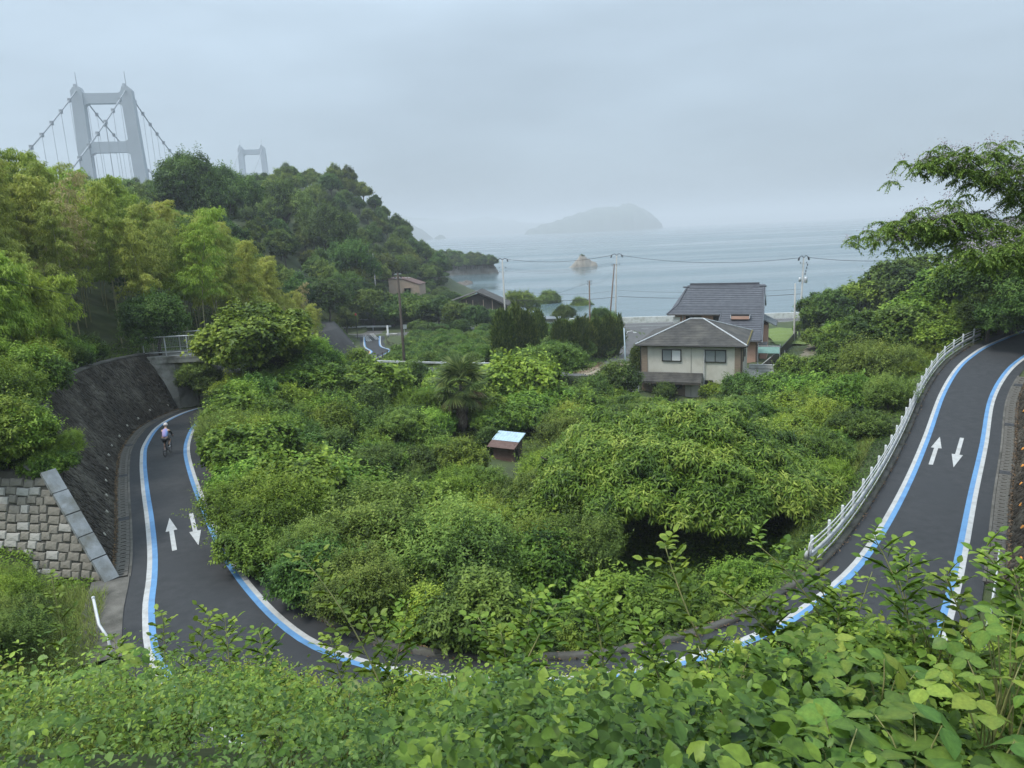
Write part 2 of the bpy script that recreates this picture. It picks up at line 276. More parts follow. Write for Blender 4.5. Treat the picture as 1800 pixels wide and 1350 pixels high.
# ------------------------------------------------------------------ terrain and roads
def catmull(P, step):
    P = np.array(P, float); out = []
    Q = np.vstack([2*P[0]-P[1], P, 2*P[-1]-P[-2]])
    for i in range(1, len(Q)-2):
        a, b, c, d = Q[i-1:i+3]; n = max(1, int(np.linalg.norm((c-b)[:2])/step))
        for k in range(n):
            t = k/n
            out.append(0.5*((2*b)+(c-a)*t+(2*a-5*b+4*c-d)*t*t+(3*b-a-3*c+d)*t**3))
    out.append(Q[-2]); return np.array(out)
PAIRS = [  # inner line x, y, outer line x, y, height
 (-27.5,152,-31.2,151.5,3.45),(-24.6,136,-28,136,3.7),(-21.4,127,-24.9,125.6,4.1),(-22.2,112,-25.8,111.6,5.0),(-22.8,95,-26.4,95,6.8),(-22.4,82,-26,82.3,8.2),
 (-22.2,72,-25.8,73,9.0),(-23.6,65,-27.2,66.4,9.5),(-25.2,60,-28.7,61.2,9.85),(-25.0,55.5,-28.4,55.5,10.12),(-23.5,50.6,-26.35,49.1,10.4),(-21.6,45.9,-24.2,44.4,10.6),
 (-18.7,40.1,-21.15,38.5,10.8),(-15.8,34.7,-18.3,33.2,11.0),(-13.5,30.5,-16.05,28.9,11.2),(-11.6,27.2,-14.6,25.9,11.38),(-9.9,24.6,-13.3,23.0,11.5),(-8.0,22.1,-11.5,19.8,11.57),
 (-6.3,20.4,-9.0,17.1,11.6),(-4.3,19.2,-6.1,15.1,11.6),(-2.2,18.5,-3.0,14.0,11.6),(0.3,18.2,0.5,13.6,11.6),(2.6,18.3,3.7,13.9,11.6),(4.7,18.85,6.8,14.9,11.6),(6.5,19.65,9.3,16.2,11.57),
 (8.4,20.9,11.6,18.0,11.5),(11.5,23.7,14.3,21.4,11.4),(14.5,27.3,17.2,25.4,11.22),(18.9,33.2,21.4,31.3,11.08),(23.7,39.9,26.2,37.9,11.22),(29.2,47.7,31.7,45.6,11.7),
 (33.1,52.5,35.6,50.1,12.35),(35.9,55.2,38.6,52.8,12.85),(39.4,57.9,41.9,55.1,13.3),(46,61.5,48,58.4,14.0),(57,65.5,58,62,15.0)]
_p = np.array(PAIRS, float)
RI = catmull(np.c_[_p[:, 0], _p[:, 1], _p[:, 4]], 0.7)
def resample(P, n):
    d = np.r_[0, np.cumsum(np.linalg.norm(np.diff(P[:, :2], axis=0), axis=1))]
    s = np.linspace(0, d[-1], n); return np.c_[[np.interp(s, d, P[:, k]) for k in range(P.shape[1])]].T
_pp = catmull(np.c_[_p[:, 0], _p[:, 1], _p[:, 4], _p[:, 2], _p[:, 3]], 0.7)
RI = _pp[:, :3]; RO = np.c_[_pp[:, 3:5], _pp[:, 2]]
RC = (RI+RO)/2; RN = RO-RI; RW = np.linalg.norm(RN[:, :2], axis=1)/2; RN = RN/(2*RW[:, None]); NST = len(RC)
STL = np.where((RC[:, 0] < 0) & (RO[:, 1] > 26.4) & (RO[:, 1] < 62.6))[0]      # stations with the ribbed wall on the left
STL = STL[STL > np.where(RO[:, 1] < 63)[0][0]-1]
STR = np.where((RC[:, 0] > 0) & (RO[:, 1] > 23.2) & (RO[:, 1] < 50.5))[0]      # and on the right
def wall_top_left(y): return np.interp(y, [26, 32, 44, 56, 63], [15.2, 15.5, 15.9, 15.2, 14.7])
LANE = catmull([(-24.6,63.6,14.42),(-21.0,64.6,14.2),(-19.6,71,12.7),(-18,77.5,10.3),(-13,81,9.1),(-5,81,8.55),(3,80.5,8.0),(9,84,6.9),(12.3,93,5.6),(16,106,4.3),(22,122,3.7),(30,142,3.45)], 0.8)
COAST = catmull([(-60,164,4.6),(-45,159,3.8),(-30,156.5,3.4),(-10,155,3.35),(10,152,3.35),(30,150,3.35),(60,147,3.35),(110,143,3.35)], 2.0)
CTRL = np.array([
 (0,-12,22.6),(0,-3,22.5),(0,1,22.2),(-12,-8,22.6),(12,-8,22.6),(-30,-12,23),(30,-12,23.5),(-60,-20,25),(60,-20,26),
 (0,2.5,21.6),(0,4,20.75),(0,8,17.2),(0,11.3,13.5),(-6,4.5,20.6),(6,4.5,20.6),(-7,9,16.7),(7,9,16.9),(-9,13,12.9),(9,12.5,12.9),(-13,6,19.5),(13,6,19.8),(-14,12,15.6),(15,11,16.5),(-15,18,12.8),(16.5,17,13.2),(-19,21,12.3),(20,20,15.2),
 (-25,22,12.9),(-31,25,13.4),(-22,31,15.5),(-26,34,15.8),(-30,44,16),(-34,56,15.2),(-33,36,17.5),(-42,30,20),(-45,50,19),(-48,75,19),(-40,66,15.5),
 (-12,38,9.5),(-6,30,9.2),(0,26,9.2),(0,32,8.2),(8,34,8),(14,38,8.3),(20,46,8.3),(-14,46,9),(-6,45,7.5),(0,53,7),(8,50,7),(18,58,6.5),(28,60,8),(-16,58,10),(-10,60,8),(-4,62,7),(4,66,6),(14,70,5),(24,70,5),(34,70,6.5),(44,74,9),
 (-14,72,8.5),(-5,74,7.5),(4,74,6.5),(18,80,4.7),(28,82,4.7),(22,90,4.6),(34,95,4.6),(32,108,4.2),(42,108,4.2),(46,100,5),(50,118,4.5),
 (26,30,15.5),(36,42,16.5),(46,48,18),(52,34,22),(44,66,13),(55,72,14),(50,90,9),(70,80,14),(70,110,7),(90,60,22),
 (-12,95,7),(0,95,6.5),(-12,115,5.6),(0,115,5.2),(-10,135,4.4),(2,135,4),(10,120,4.2),(-39,105,12),(-35,125,9.5),(-37,140,8),(-31,100,7.6),(-32,113,6.4),(-29,90,8.6),
 (-10,150,3.6),(10,150,3.2),(30,155,3.2),(60,155,3),(90,150,3),(-10,185,3),(0,200,1.5),(-20,215,5),(-35,205,8),
 (40,172,-3),(80,175,-3),(20,190,-3),(10,230,-4),(0,300,-4),(-10,345,-3),(60,250,-4),(120,200,-4),(200,160,-4),(200,100,4),
 (-76,280,43),(-62,300,43.5),(-48,300,30),(-33,310,11),(-24,340,-1),(-50,250,24),(-40,225,12),(-60,210,22),(-75,240,34),(-100,270,40),(-56,120,23),(-50,150,18),(-70,160,26),(-90,130,27),(-110,200,34),(-60,95,21),(-80,75,25),(-120,80,30),
 (-45,180,12),(-60,180,22),(-100,340,20),(-60,350,6),(-150,300,35),(-200,200,30),(-200,60,30),(-14,260,-2),(-25,262,4),(-40,370,-3),(-120,400,2),(-220,380,5),(0,400,-4)], float)
def _phi(r2): return 0.5*r2*np.log(np.maximum(r2, 1e-9))
_n = len(CTRL); _A = np.zeros((_n+3, _n+3)); _d2 = ((CTRL[:, None, :2]-CTRL[None, :, :2])**2).sum(-1)
_A[:_n, :_n] = _phi(_d2)+np.eye(_n)*2.0; _A[:_n, _n:] = np.c_[np.ones(_n), CTRL[:, :2]]; _A[_n:, :_n] = _A[:_n, _n:].T
TW = np.linalg.solve(_A, np.r_[CTRL[:, 2], 0, 0, 0])
def sstep(a, b, x): t = np.clip((x-a)/(b-a), 0, 1); return t*t*(3-2*t)
BWA = RO[STL[-1], :2]+RN[STL[-1], :2]*1.3; BWD, BWN = np.array([-0.98, 0.2]), np.array([0.2, 0.98])
WALLF = np.zeros(NST); WALLF[STL] = 1; WALLF[STR] = 2
def ground(x, y):
    x = np.atleast_1d(np.asarray(x, float)); y = np.atleast_1d(np.asarray(y, float)); P = np.c_[x, y]
    z = np.empty(len(P))
    for i in range(0, len(P), 8000):
        Q = P[i:i+8000]; d2 = ((Q[:, None]-CTRL[None, :, :2])**2).sum(-1)
        zz = _phi(d2) @ TW[:_n]+TW[_n]+Q @ TW[_n+1:]
        zz = np.clip(zz, -4.5, 60)
        zz += 0.18*np.sin(Q[:, 0]*1.3+Q[:, 1]*0.7)*np.sin(Q[:, 1]*1.1-Q[:, 0]*0.4)
        # block wall: low ground in front, high ground behind
        q = (Q-BWA) @ BWN; t = (Q-BWA) @ BWD
        zz = np.where((q > -7) & (q < 2.5) & (t > -0.8) & (t < 14), np.minimum(zz, 12.0+0.09*t), zz)
        zz = np.where((q >= 2.5) & (q < 9) & (t > 1.5) & (t < 14), np.maximum(zz, 15.1), zz)
        for C_, hw, bl in ((COAST, 5.2, 4.0), (LANE, 1.9, 3.2)):
            dd = ((Q[:, None]-C_[None, :, :2])**2).sum(-1); j = dd.argmin(1); d = np.sqrt(dd[np.arange(len(Q)), j])
            w = 1-sstep(hw, hw+bl, d); zz = zz*(1-w)+(C_[j, 2]-0.06)*w
        dd = ((Q[:, None]-RC[None, :, :2])**2).sum(-1); j = dd.argmin(1)
        s = ((Q-RC[j, :2])*RN[j, :2]).sum(1); rz = RC[j, 2]-0.07
        do, di = s-RW[j], -s-RW[j]; near = dd[np.arange(len(Q)), j] < 144
        top = np.where(WALLF[j] == 1, wall_top_left(RO[j, 1]), RC[j, 2]+4.2)
        wo = 1.3+0.5*(top-rz)+0.55
        wout = np.where(WALLF[j] > 0, (do < wo)*1.0, 1-sstep(1.5, 5.0, do))
        win = 1-sstep(0.95, np.where(RC[j, 1] > 58, 2.2, 4.5), di)
        w = np.where(s > 0, wout, win)*near
        zz2 = zz*(1-w)+rz*w
        hold = (WALLF[j] == 1) & (s > 0) & (do >= wo) & (do < wo+3) & near
        zz2 = np.where(hold, np.maximum(zz2, top-0.12), zz2)
        hold = (WALLF[j] == 1) & (s > 0) & (do >= wo) & (do < wo+1.0) & near
        zz2 = np.where(hold, np.minimum(zz2, top+0.1), zz2)
        zz2 = np.where((q > -8) & (q < 1.9) & (t > .3) & (t < 15) & (do > 1.4), np.minimum(zz2, 11.9+.08*t), zz2)
        z[i:i+8000] = zz2
    return z
def gz(x, y): return float(ground([x], [y])[0])
def axis(a, b, st, lo, hi, g):
    m = list(np.arange(a, b, st)); s = st
    while m[-1] < hi: s *= g; m.append(m[-1]+s)
    s = st
    while m[0] > lo: s *= g; m.insert(0, m[0]-s)
    return np.array(m)
def grid_mesh(xs, ys, zf, name, mat, smooth=True):
    X, Y = np.meshgrid(xs, ys); Z = zf(X.ravel(), Y.ravel()); nx = len(xs)
    idx = np.arange(len(ys)*nx).reshape(len(ys), nx)
    T = np.stack([idx[:-1, :-1], idx[:-1, 1:], idx[1:, 1:], idx[1:, :-1]], -1).reshape(-1, 4)
    return np_mesh(name, np.c_[X.ravel(), Y.ravel(), Z], T, mat, smooth=smooth)
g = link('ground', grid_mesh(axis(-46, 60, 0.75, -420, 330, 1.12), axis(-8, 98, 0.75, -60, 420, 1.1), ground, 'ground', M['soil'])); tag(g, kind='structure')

def strip(a, b, dza=0.0, dzb=0.0, i0=0, i1=None):  # quads between two polylines (n, 3)
    a = a[i0:i1]; b = b[i0:i1]; n = len(a); V = np.vstack([a+[0, 0, dza], b+[0, 0, dzb]]); k = np.arange(n-1)
    return V, np.stack([k, k+1, n+k+1, n+k], -1)
def band(oa, ob, side, dz, i0=0, i1=None):          # a band along the road, offsets outwards from the outer (+1) or inner (-1) line
    E = RO if side > 0 else RI; n = RN*side
    n = np.c_[n[:, :2], np.zeros(NST)]
    return strip(E+n*oa, E+n*ob, dz, dz, i0, i1)
N0 = np.c_[RN[:, :2], np.zeros(NST)]
cross = [RI-N0*0.75]+[RI+(RO-RI)*t+[0, 0, 0.03*(1-(2*t-1)**2)] for t in np.linspace(0, 1, 7)]+[RO+N0*0.62]
V = np.vstack(cross); k = np.arange(NST-1); T = np.vstack([np.stack([c*NST+k, c*NST+k+1, (c+1)*NST+k+1, (c+1)*NST+k], -1) for c in range(len(cross)-1)])
road = link('cycle_road', np_mesh('cycle_road', V, T, M['asphalt'], smooth=True)); tag(road, kind='structure')
LW, BW = 0.19, 0.21
for nm, oa, ob, mt in (('white_edge_line', -LW, 0, 'white_paint'), ('blue_line', -LW-BW, -LW, 'blue_paint')):
    for side in (1, -1):
        V, T = band(oa, ob, side, 0.0); V = V.copy()
        # follow the camber of the asphalt
        w = np.r_[RW, RW]*2; off = np.r_[np.full(NST, -oa), np.full(NST, -ob)]; t = off/w; V[:, 2] += 0.03*(1-(2*t-1)**2)+0.009
        link(nm, np_mesh(nm, V, T, M[mt]), road)
def road_z(x, y):
    d = np.hypot(RC[:, 0]-x, RC[:, 1]-y); j = int(d.argmin()); a = RC[j]
    t = RC[min(j+1, NST-1)]-RC[max(j-1, 0)]; L = np.hypot(t[0], t[1]); s = ((x-a[0])*t[0]+(y-a[1])*t[1])/L
    lat = ((x-a[0])*RN[j, 0]+(y-a[1])*RN[j, 1])/RW[j]
    return a[2]+t[2]/L*s+0.03*(1-lat*lat)
def on_road(u, v, z=11.2):
    for _ in range(4): p = at(u, v, z=z); z = road_z(p.x, p.y)
    return Vector((p.x, p.y, z))
def paint_poly(name, pts2, mt='white_paint', dz=0.014, fan=True):
    b = MB(); P = [(x, y, road_z(x, y)+dz) for x, y in pts2]; b.add(P, [tuple(range(len(P)))]); return b.build(name, M[mt], road)
def arrow(tail, tip, w):
    a, b = on_road(*tail), on_road(*tip); d = (b-a); L = d.xy.length; d = d.xy/L; n = Vector((-d.y, d.x))
    A, hs = a.xy, 0.42*L
    P = [A+n*w*0.19, A+d*(L-hs)+n*w*0.19, A+d*(L-hs)+n*w*0.5, A+d*L, A+d*(L-hs)-n*w*0.5, A+d*(L-hs)-n*w*0.19, A-n*w*0.19]
    bb = MB(); Z = [(p.x, p.y, road_z(p.x, p.y)+0.016) for p in P]
    bb.add(Z, [(0, 1, 5, 6), (2, 3, 4), ]); bb.build('arrow_marking', M['white_paint'], road)
arrow((307, 968), (298, 911), 0.50); arrow((336, 903), (349, 959), 0.50)
arrow((1636, 817), (1652, 768), 0.52); arrow((1691, 770), (1676, 822), 0.52)
# painted characters on the far stretch of road: rows of strokes
def glyphs(u0, v0, u1, v1, hw, seed):
    r = random.Random(seed); a, b = on_road(u0, v0, 3.8).xy, on_road(u1, v1, 3.8).xy; d = b-a; L = d.length; d = d/L; n = Vector((-d.y, d.x))
    bb = MB()
    def st(s, t, ls, lt):
        P = [a+d*(s+ds*ls/2)+n*(t+dt*lt/2) for ds, dt in ((-1, -1), (1, -1), (1, 1), (-1, 1))]
        bb.add([(p.x, p.y, road_z(p.x, p.y)+0.016) for p in P], [(0, 1, 2, 3)])
    for c in range(3):
        s0 = L*(c+0.5)/3; cl = L/3*0.8
        for q in range(3): st(s0+cl*(q-1)*0.45, r.uniform(-.1, .1)*hw, cl*0.14, hw*r.uniform(1.3, 1.9))
        for q in (-1, r.uniform(-.3, .3), 1): st(s0+r.uniform(-.1, .1)*cl, q*hw*0.75, cl*r.uniform(.7, 1.0), hw*0.2)
    bb.build('painted_character_marks', M['white_paint'], road)
glyphs(637, 587, 650, 600, 0.55, 3); glyphs(651, 585, 664, 597, 0.5, 5)
V, T = band(0.04, 0.22, 1, 0.02); k0 = int(np.argmin(np.hypot(RO[:, 0]+25, RO[:, 1]-126.0)))
V, T = band(0.04, 0.2, 1, 0.012, k0-3, k0+12); link('orange_line', np_mesh('orange_line', V, T, M['orange_paint']), road)

def ribbon(name, C_, hw, mat, dz=0.02, crossn=2):
    t = np.gradient(C_[:, :2], axis=0); t /= np.linalg.norm(t, axis=1)[:, None]; n = np.c_[-t[:, 1], t[:, 0], np.zeros(len(t))]
    V, T = strip(C_+n*hw, C_-n*hw, dz, dz); o = link(name, np_mesh(name, V, T, mat)); return tag(o, kind='structure'), n
ln, lnn = ribbon('lane', LANE[3:], 1.6, M['asphalt_old'], 0.02)
cr, crn = ribbon('coast_road', COAST, 4.8, M['asphalt_old'], 0.0)
for off in (-4.3, -0.1, 4.3):
    V, T = strip(COAST+crn*(off-0.1), COAST+crn*(off+0.1), 0.012, 0.012); link('lane_line', np_mesh('lane_line', V, T, M['white_paint']), cr)
# a turning area by the sea and the sandy track beside the near house
def drape(name, poly, mat, dz, step=1.0, kind='structure'):
    poly = np.array(poly, float); x0, y0 = poly.min(0); x1, y1 = poly.max(0)
    xs = np.arange(x0, x1+step, step); ys = np.arange(y0, y1+step, step); X, Y = np.meshgrid(xs, ys)
    cx, cy = (X[:-1, :-1]+step/2).ravel(), (Y[:-1, :-1]+step/2).ravel(); ins = np.zeros(len(cx), bool); n = len(poly)
    for i in range(n):
        a, b = poly[i], poly[(i+1) % n]; c = ((a[1] > cy) != (b[1] > cy)); with_x = (b[0]-a[0])*(cy-a[1])/((b[1]-a[1])+1e-12)+a[0]; ins ^= c & (cx < with_x)
    Z = ground(X.ravel(), Y.ravel())+dz; idx = np.arange(X.size).reshape(X.shape)
    T = np.stack([idx[:-1, :-1], idx[:-1, 1:], idx[1:, 1:], idx[1:, :-1]], -1).reshape(-1, 4)[ins]
    used, inv = np.unique(T, return_inverse=True); V = np.c_[X.ravel(), Y.ravel(), Z][used]
    o = link(name, np_mesh(name, V, inv.reshape(-1, 4), mat, smooth=True)); return tag(o, kind=kind)
drape('turning_area', [(14,117),(22,112),(30,117),(42,120),(44,146),(22,148)], M['asphalt_old'], 0.05)
drape('sandy_track', [(7,86),(9.5,82),(14,84),(15.5,92),(18,101),(15,103),(11,96),(8,91)], M['sand'], 0.10, 0.6)
drape('lawn', [(43,112),(50,112),(51,128),(44,128)], M['lawn'], 0.2, 0.7)
drape('bare_strip', [at(u, v, z=5.6).xy for u, v in ((1382, 648), (1412, 606), (1437, 576), (1449, 584), (1432, 622), (1404, 668), (1386, 688))], M['gravel'], 0.12, 0.5)

# ------------------------------------------------------------------ sea, islands, haze
def watermat():
    m = bpy.data.materials.new('water'); m.use_nodes = True; t = m.node_tree; b = t.nodes['Principled BSDF']
    b.inputs['Base Color'].default_value = (0.09, 0.14, 0.155, 1); b.inputs['Roughness'].default_value = 0.16; b.inputs['IOR'].default_value = 1.33
    c = N(t, 'ShaderNodeTexCoord'); prev = None
    for sc, st, dist, stretch in ((0.5, 0.3, 0.2, (1, 1, 1)), (0.05, 0.22, 0.8, (0.35, 1.2, 1)), (0.008, 0.12, 4.0, (0.3, 1.6, 1))):
        mp_ = N(t, 'ShaderNodeMapping'); mp_.inputs['Scale'].default_value = stretch; t.links.new(c.outputs['Object'], mp_.inputs[0])
        n = N(t, 'ShaderNodeTexNoise', Scale=sc, Detail=4.0); t.links.new(mp_.outputs[0], n.inputs['Vector'])
        bn = N(t, 'ShaderNodeBump', Strength=st, Distance=dist); t.links.new(n.outputs['Fac'], bn.inputs['Height'])
        if prev: t.links.new(prev.outputs[0], bn.inputs['Normal'])
        prev = bn
    t.links.new(prev.outputs[0], b.inputs['Normal'])
    n = N(t, 'ShaderNodeTexNoise', Scale=0.006, Detail=5.0); mp_ = N(t, 'ShaderNodeMapping'); mp_.inputs['Scale'].default_value = (0.25, 2.2, 1)
    t.links.new(c.outputs['Object'], mp_.inputs[0]); t.links.new(mp_.outputs[0], n.inputs['Vector'])
    r = N(t, 'ShaderNodeMapRange'); r.inputs[1].default_value = 0.4; r.inputs[2].default_value = 0.62; r.inputs[3].default_value = 0.10; r.inputs[4].default_value = 0.26
    t.links.new(n.outputs['Fac'], r.inputs[0]); t.links.new(r.outputs[0], b.inputs['Roughness'])
    return m
sea = MB().add([(-9000, 20, 0), (9000, 20, 0), (9000, 11900, 0), (-9000, 11900, 0)], [(0, 1, 2, 3)]).build('sea', watermat()); tag(sea, kind='structure')
def sines(seed, n, fr):
    r = np.random.RandomState(seed); K = r.normal(size=(n, 3))*fr; ph = r.uniform(0, 6.28, n); am = 1/np.sqrt(n)
    return lambda P: (np.sin(P @ K.T+ph)*am).sum(1)
def island(name, cx, cy, prof, depth, seed, bump, mat, nx=70, nd=16):
    """a ridge: prof = [(x offset, height)], tapering to the water at the front and back"""
    xs = np.linspace(prof[0][0], prof[-1][0], nx); h = np.interp(xs, [p[0] for p in prof], [p[1] for p in prof]); ts = np.linspace(-1, 1, nd)
    X, Tt = np.meshgrid(xs, ts); H = np.tile(h, (nd, 1))*np.sqrt(np.maximum(0, 1-np.abs(Tt)**2.2))
    f = sines(seed, 14, 2.2/(bump*6)); V = np.c_[X.ravel()+cx, cy+Tt.ravel()*depth*np.sqrt(np.maximum(np.tile(h/h.max(), (nd, 1)).ravel(), 0.02)), H.ravel()-0.4]
    edge = np.minimum(1, H.ravel()/ (bump*3)); V[:, 2] += f(V)*bump*edge
    idx = np.arange(nx*nd).reshape(nd, nx); T = np.stack([idx[:-1, :-1], idx[:-1, 1:], idx[1:, 1:], idx[1:, :-1]], -1).reshape(-1, 4)
    return link(name, np_mesh(name, V, T, mat, smooth=True))
o = island('island', 590, 4950, [(-470,0),(-440,22),(-330,50),(-190,92),(-60,128),(40,150),(120,155),(170,150),(230,172),(300,150),(390,95),(440,50),(465,0)], 300, 3, 9, M['far_green'], 160, 20)
tag(o, 'low wooded island fading into the haze out at sea', 'island', kind='structure')
o = island('headland_hill', -520, 4300, [(-500,190),(-300,170),(-150,150),(-60,112),(30,60),(90,8),(100,0)], 300, 5, 8, M['far_green'], 90, 16); tag(o, kind='structure')
o = island('small_islet', -375, 4200, [(-36,0),(-22,14),(0,26),(18,20),(38,0)], 40, 6, 3, M['far_green'], 30, 10); tag(o, kind='structure')
o = island('far_hills', -200, 8200, [(-1600,210),(-900,230),(-300,150),(0,185),(350,120),(700,95),(900,60),(1000,0)], 500, 8, 16, M['far_green'], 110, 14); tag(o, kind='structure')
hz = MB().box((0, 5900, 80), (18400, 12400, 172)).build('haze', None); tag(hz, 'pale sea haze filling the air over the bay', None, kind='stuff')
hm = bpy.data.materials.new('haze'); hm.use_nodes = True; t = hm.node_tree; t.nodes.clear()
pv = N(t, 'ShaderNodeVolumePrincipled', Density=0.00034); pv.inputs['Color'].default_value = (0.90, 0.955, 1.0, 1); ho = N(t, 'ShaderNodeOutputMaterial')
t.links.new(pv.outputs[0], ho.inputs['Volume']); hz.data.materials.append(hm)

# ------------------------------------------------------------------ suspension bridge
BD = Vector((-0.11, 0.994, 0)).normalized(); BP = Vector((BD.y, -BD.x, 0))
def tower(name, c, top, sp, label, sc=1.0):
    t = thing(name, label, 'bridge tower', (c[0], c[1], 0), math.atan2(BP.y, BP.x))
    lw = 6.6*sc; dp = 5.5*sc; z0, z1 = 0.0, top
    xo = lambda z: sp/2*(1+0.20*(top-z)/110.0)                    # legs splay towards the water
    for s in (-1, 1):
        pts = [(s*(xo(z0)-lw*.6), z0), (s*(xo(z0)+lw*.6), z0), (s*(xo(top-2)+lw*.5), top-2), (s*(xo(top)+lw*.25), top), (s*(xo(top)-lw*.3), top), (s*(xo(top-4)-lw*.5), top-4)]
        b = MB().prism([(x, -dp/2, z) for x, z in pts], (0, dp, 0)); b.build('leg', M['bridge'], t)
        m = MB(); m.tube([(s*xo(top), 0, top), (s*xo(top), 0, top+9)], [0.35, 0.15], 5); m.box((s*xo(top)-1.2, 0, top+1), (1.4, 1.4, 2.0)); m.build('mast', M['bridge'], t)
    def beam(zt, zb, ft, fb):
        x1 = xo((zt+zb)/2)-lw*0.45
        def arc(cx, cz, r, a0, a1): return [(cx+r*math.cos(a0+(a1-a0)*k/6), cz+r*math.sin(a0+(a1-a0)*k/6)) for k in range(7)]
        P = arc(-x1+ft, zt+ft, ft, math.pi, 1.5*math.pi)+arc(x1-ft, zt+ft, ft, 1.5*math.pi, 2*math.pi)
        P += arc(x1-fb, zb-fb, fb, 0, math.pi/2)+arc(-x1+fb, zb-fb, fb, math.pi/2, math.pi)
        MB().prism([(x, -dp*0.4, z) for x, z in P], (0, dp*0.8, 0)).build('cross_beam', M['bridge'], t)
    beam(top-3.6*sc, top-9.6*sc, 2.2, 3.2*sc); beam(top-32*sc, top-38.5*sc, 3.0*sc, 3.4*sc); beam(top-80*sc, top-87*sc, 3.5, 4)
    return t
T1, T2 = Vector((-243, 470, 0)), Vector((-325, 980, 0)); H1, H2 = 121.5, 147.0
BD = (T2-T1).normalized(); BP = Vector((BD.y, -BD.x, 0))
t1 = tower('bridge_tower', T1, H1, 28.0, 'large pale suspension bridge tower rising behind the bamboo at the left')
t2 = tower('bridge_tower', T2, H2, 27.0, 'small distant bridge tower faint in haze above the wooded ridge', 1.05)
LSP = (T2-T1).length
for s, word in ((-1, 'left'), (1, 'right')):
    A = T1+BP*s*14; Bq = T2+BP*s*13.5; pts = []
    for k in range(0, 41):
        q = k/40; p = A.lerp(Bq, q); p.z = (H1-1)*(1-q)+(H2-1)*q-4*62*q*(1-q); pts.append(p)
    back = []
    for k in range(0, 17):
        d = k*15.0; p = A-BD*d; p.z = H1-1-0.60*d+0.00045*d*d; back.append(p)
    t = thing('suspension_cable', f'{word} main cable of the bridge sloping down from the large tower with its hangers', 'cable', (0, 0, 0), group='main cables of the suspension bridge')
    MB().tube(pts, 0.42, 6).build('main_cable', M['cable'], t); MB().tube(back, 0.45, 6).build('back_cable', M['cable'], t)
    for P in [back[i] for i in range(1, 12)]+[pts[i] for i in range(1, 16)]:
        h = MB(); h.tube([P, (P.x, P.y, 44)], 0.13, 4, False); h.box((P.x, P.y, P.z), (1.5, 1.5, 2.2)); h.build('hanger', M['cable'], t)
dk = MB(); a = T1-BD*260; a.z = 43; b = T2+BD*100; b.z = 47; dk.prism([a+BP*-15, a+BP*15, a+BP*14+Vector((0, 0, 2.6)), a-BP*14+Vector((0, 0, 2.6))], b-a)
tag(dk.build('bridge_deck', M['bridge']), 'long pale bridge deck hidden behind the bamboo and the hill', 'bridge deck')
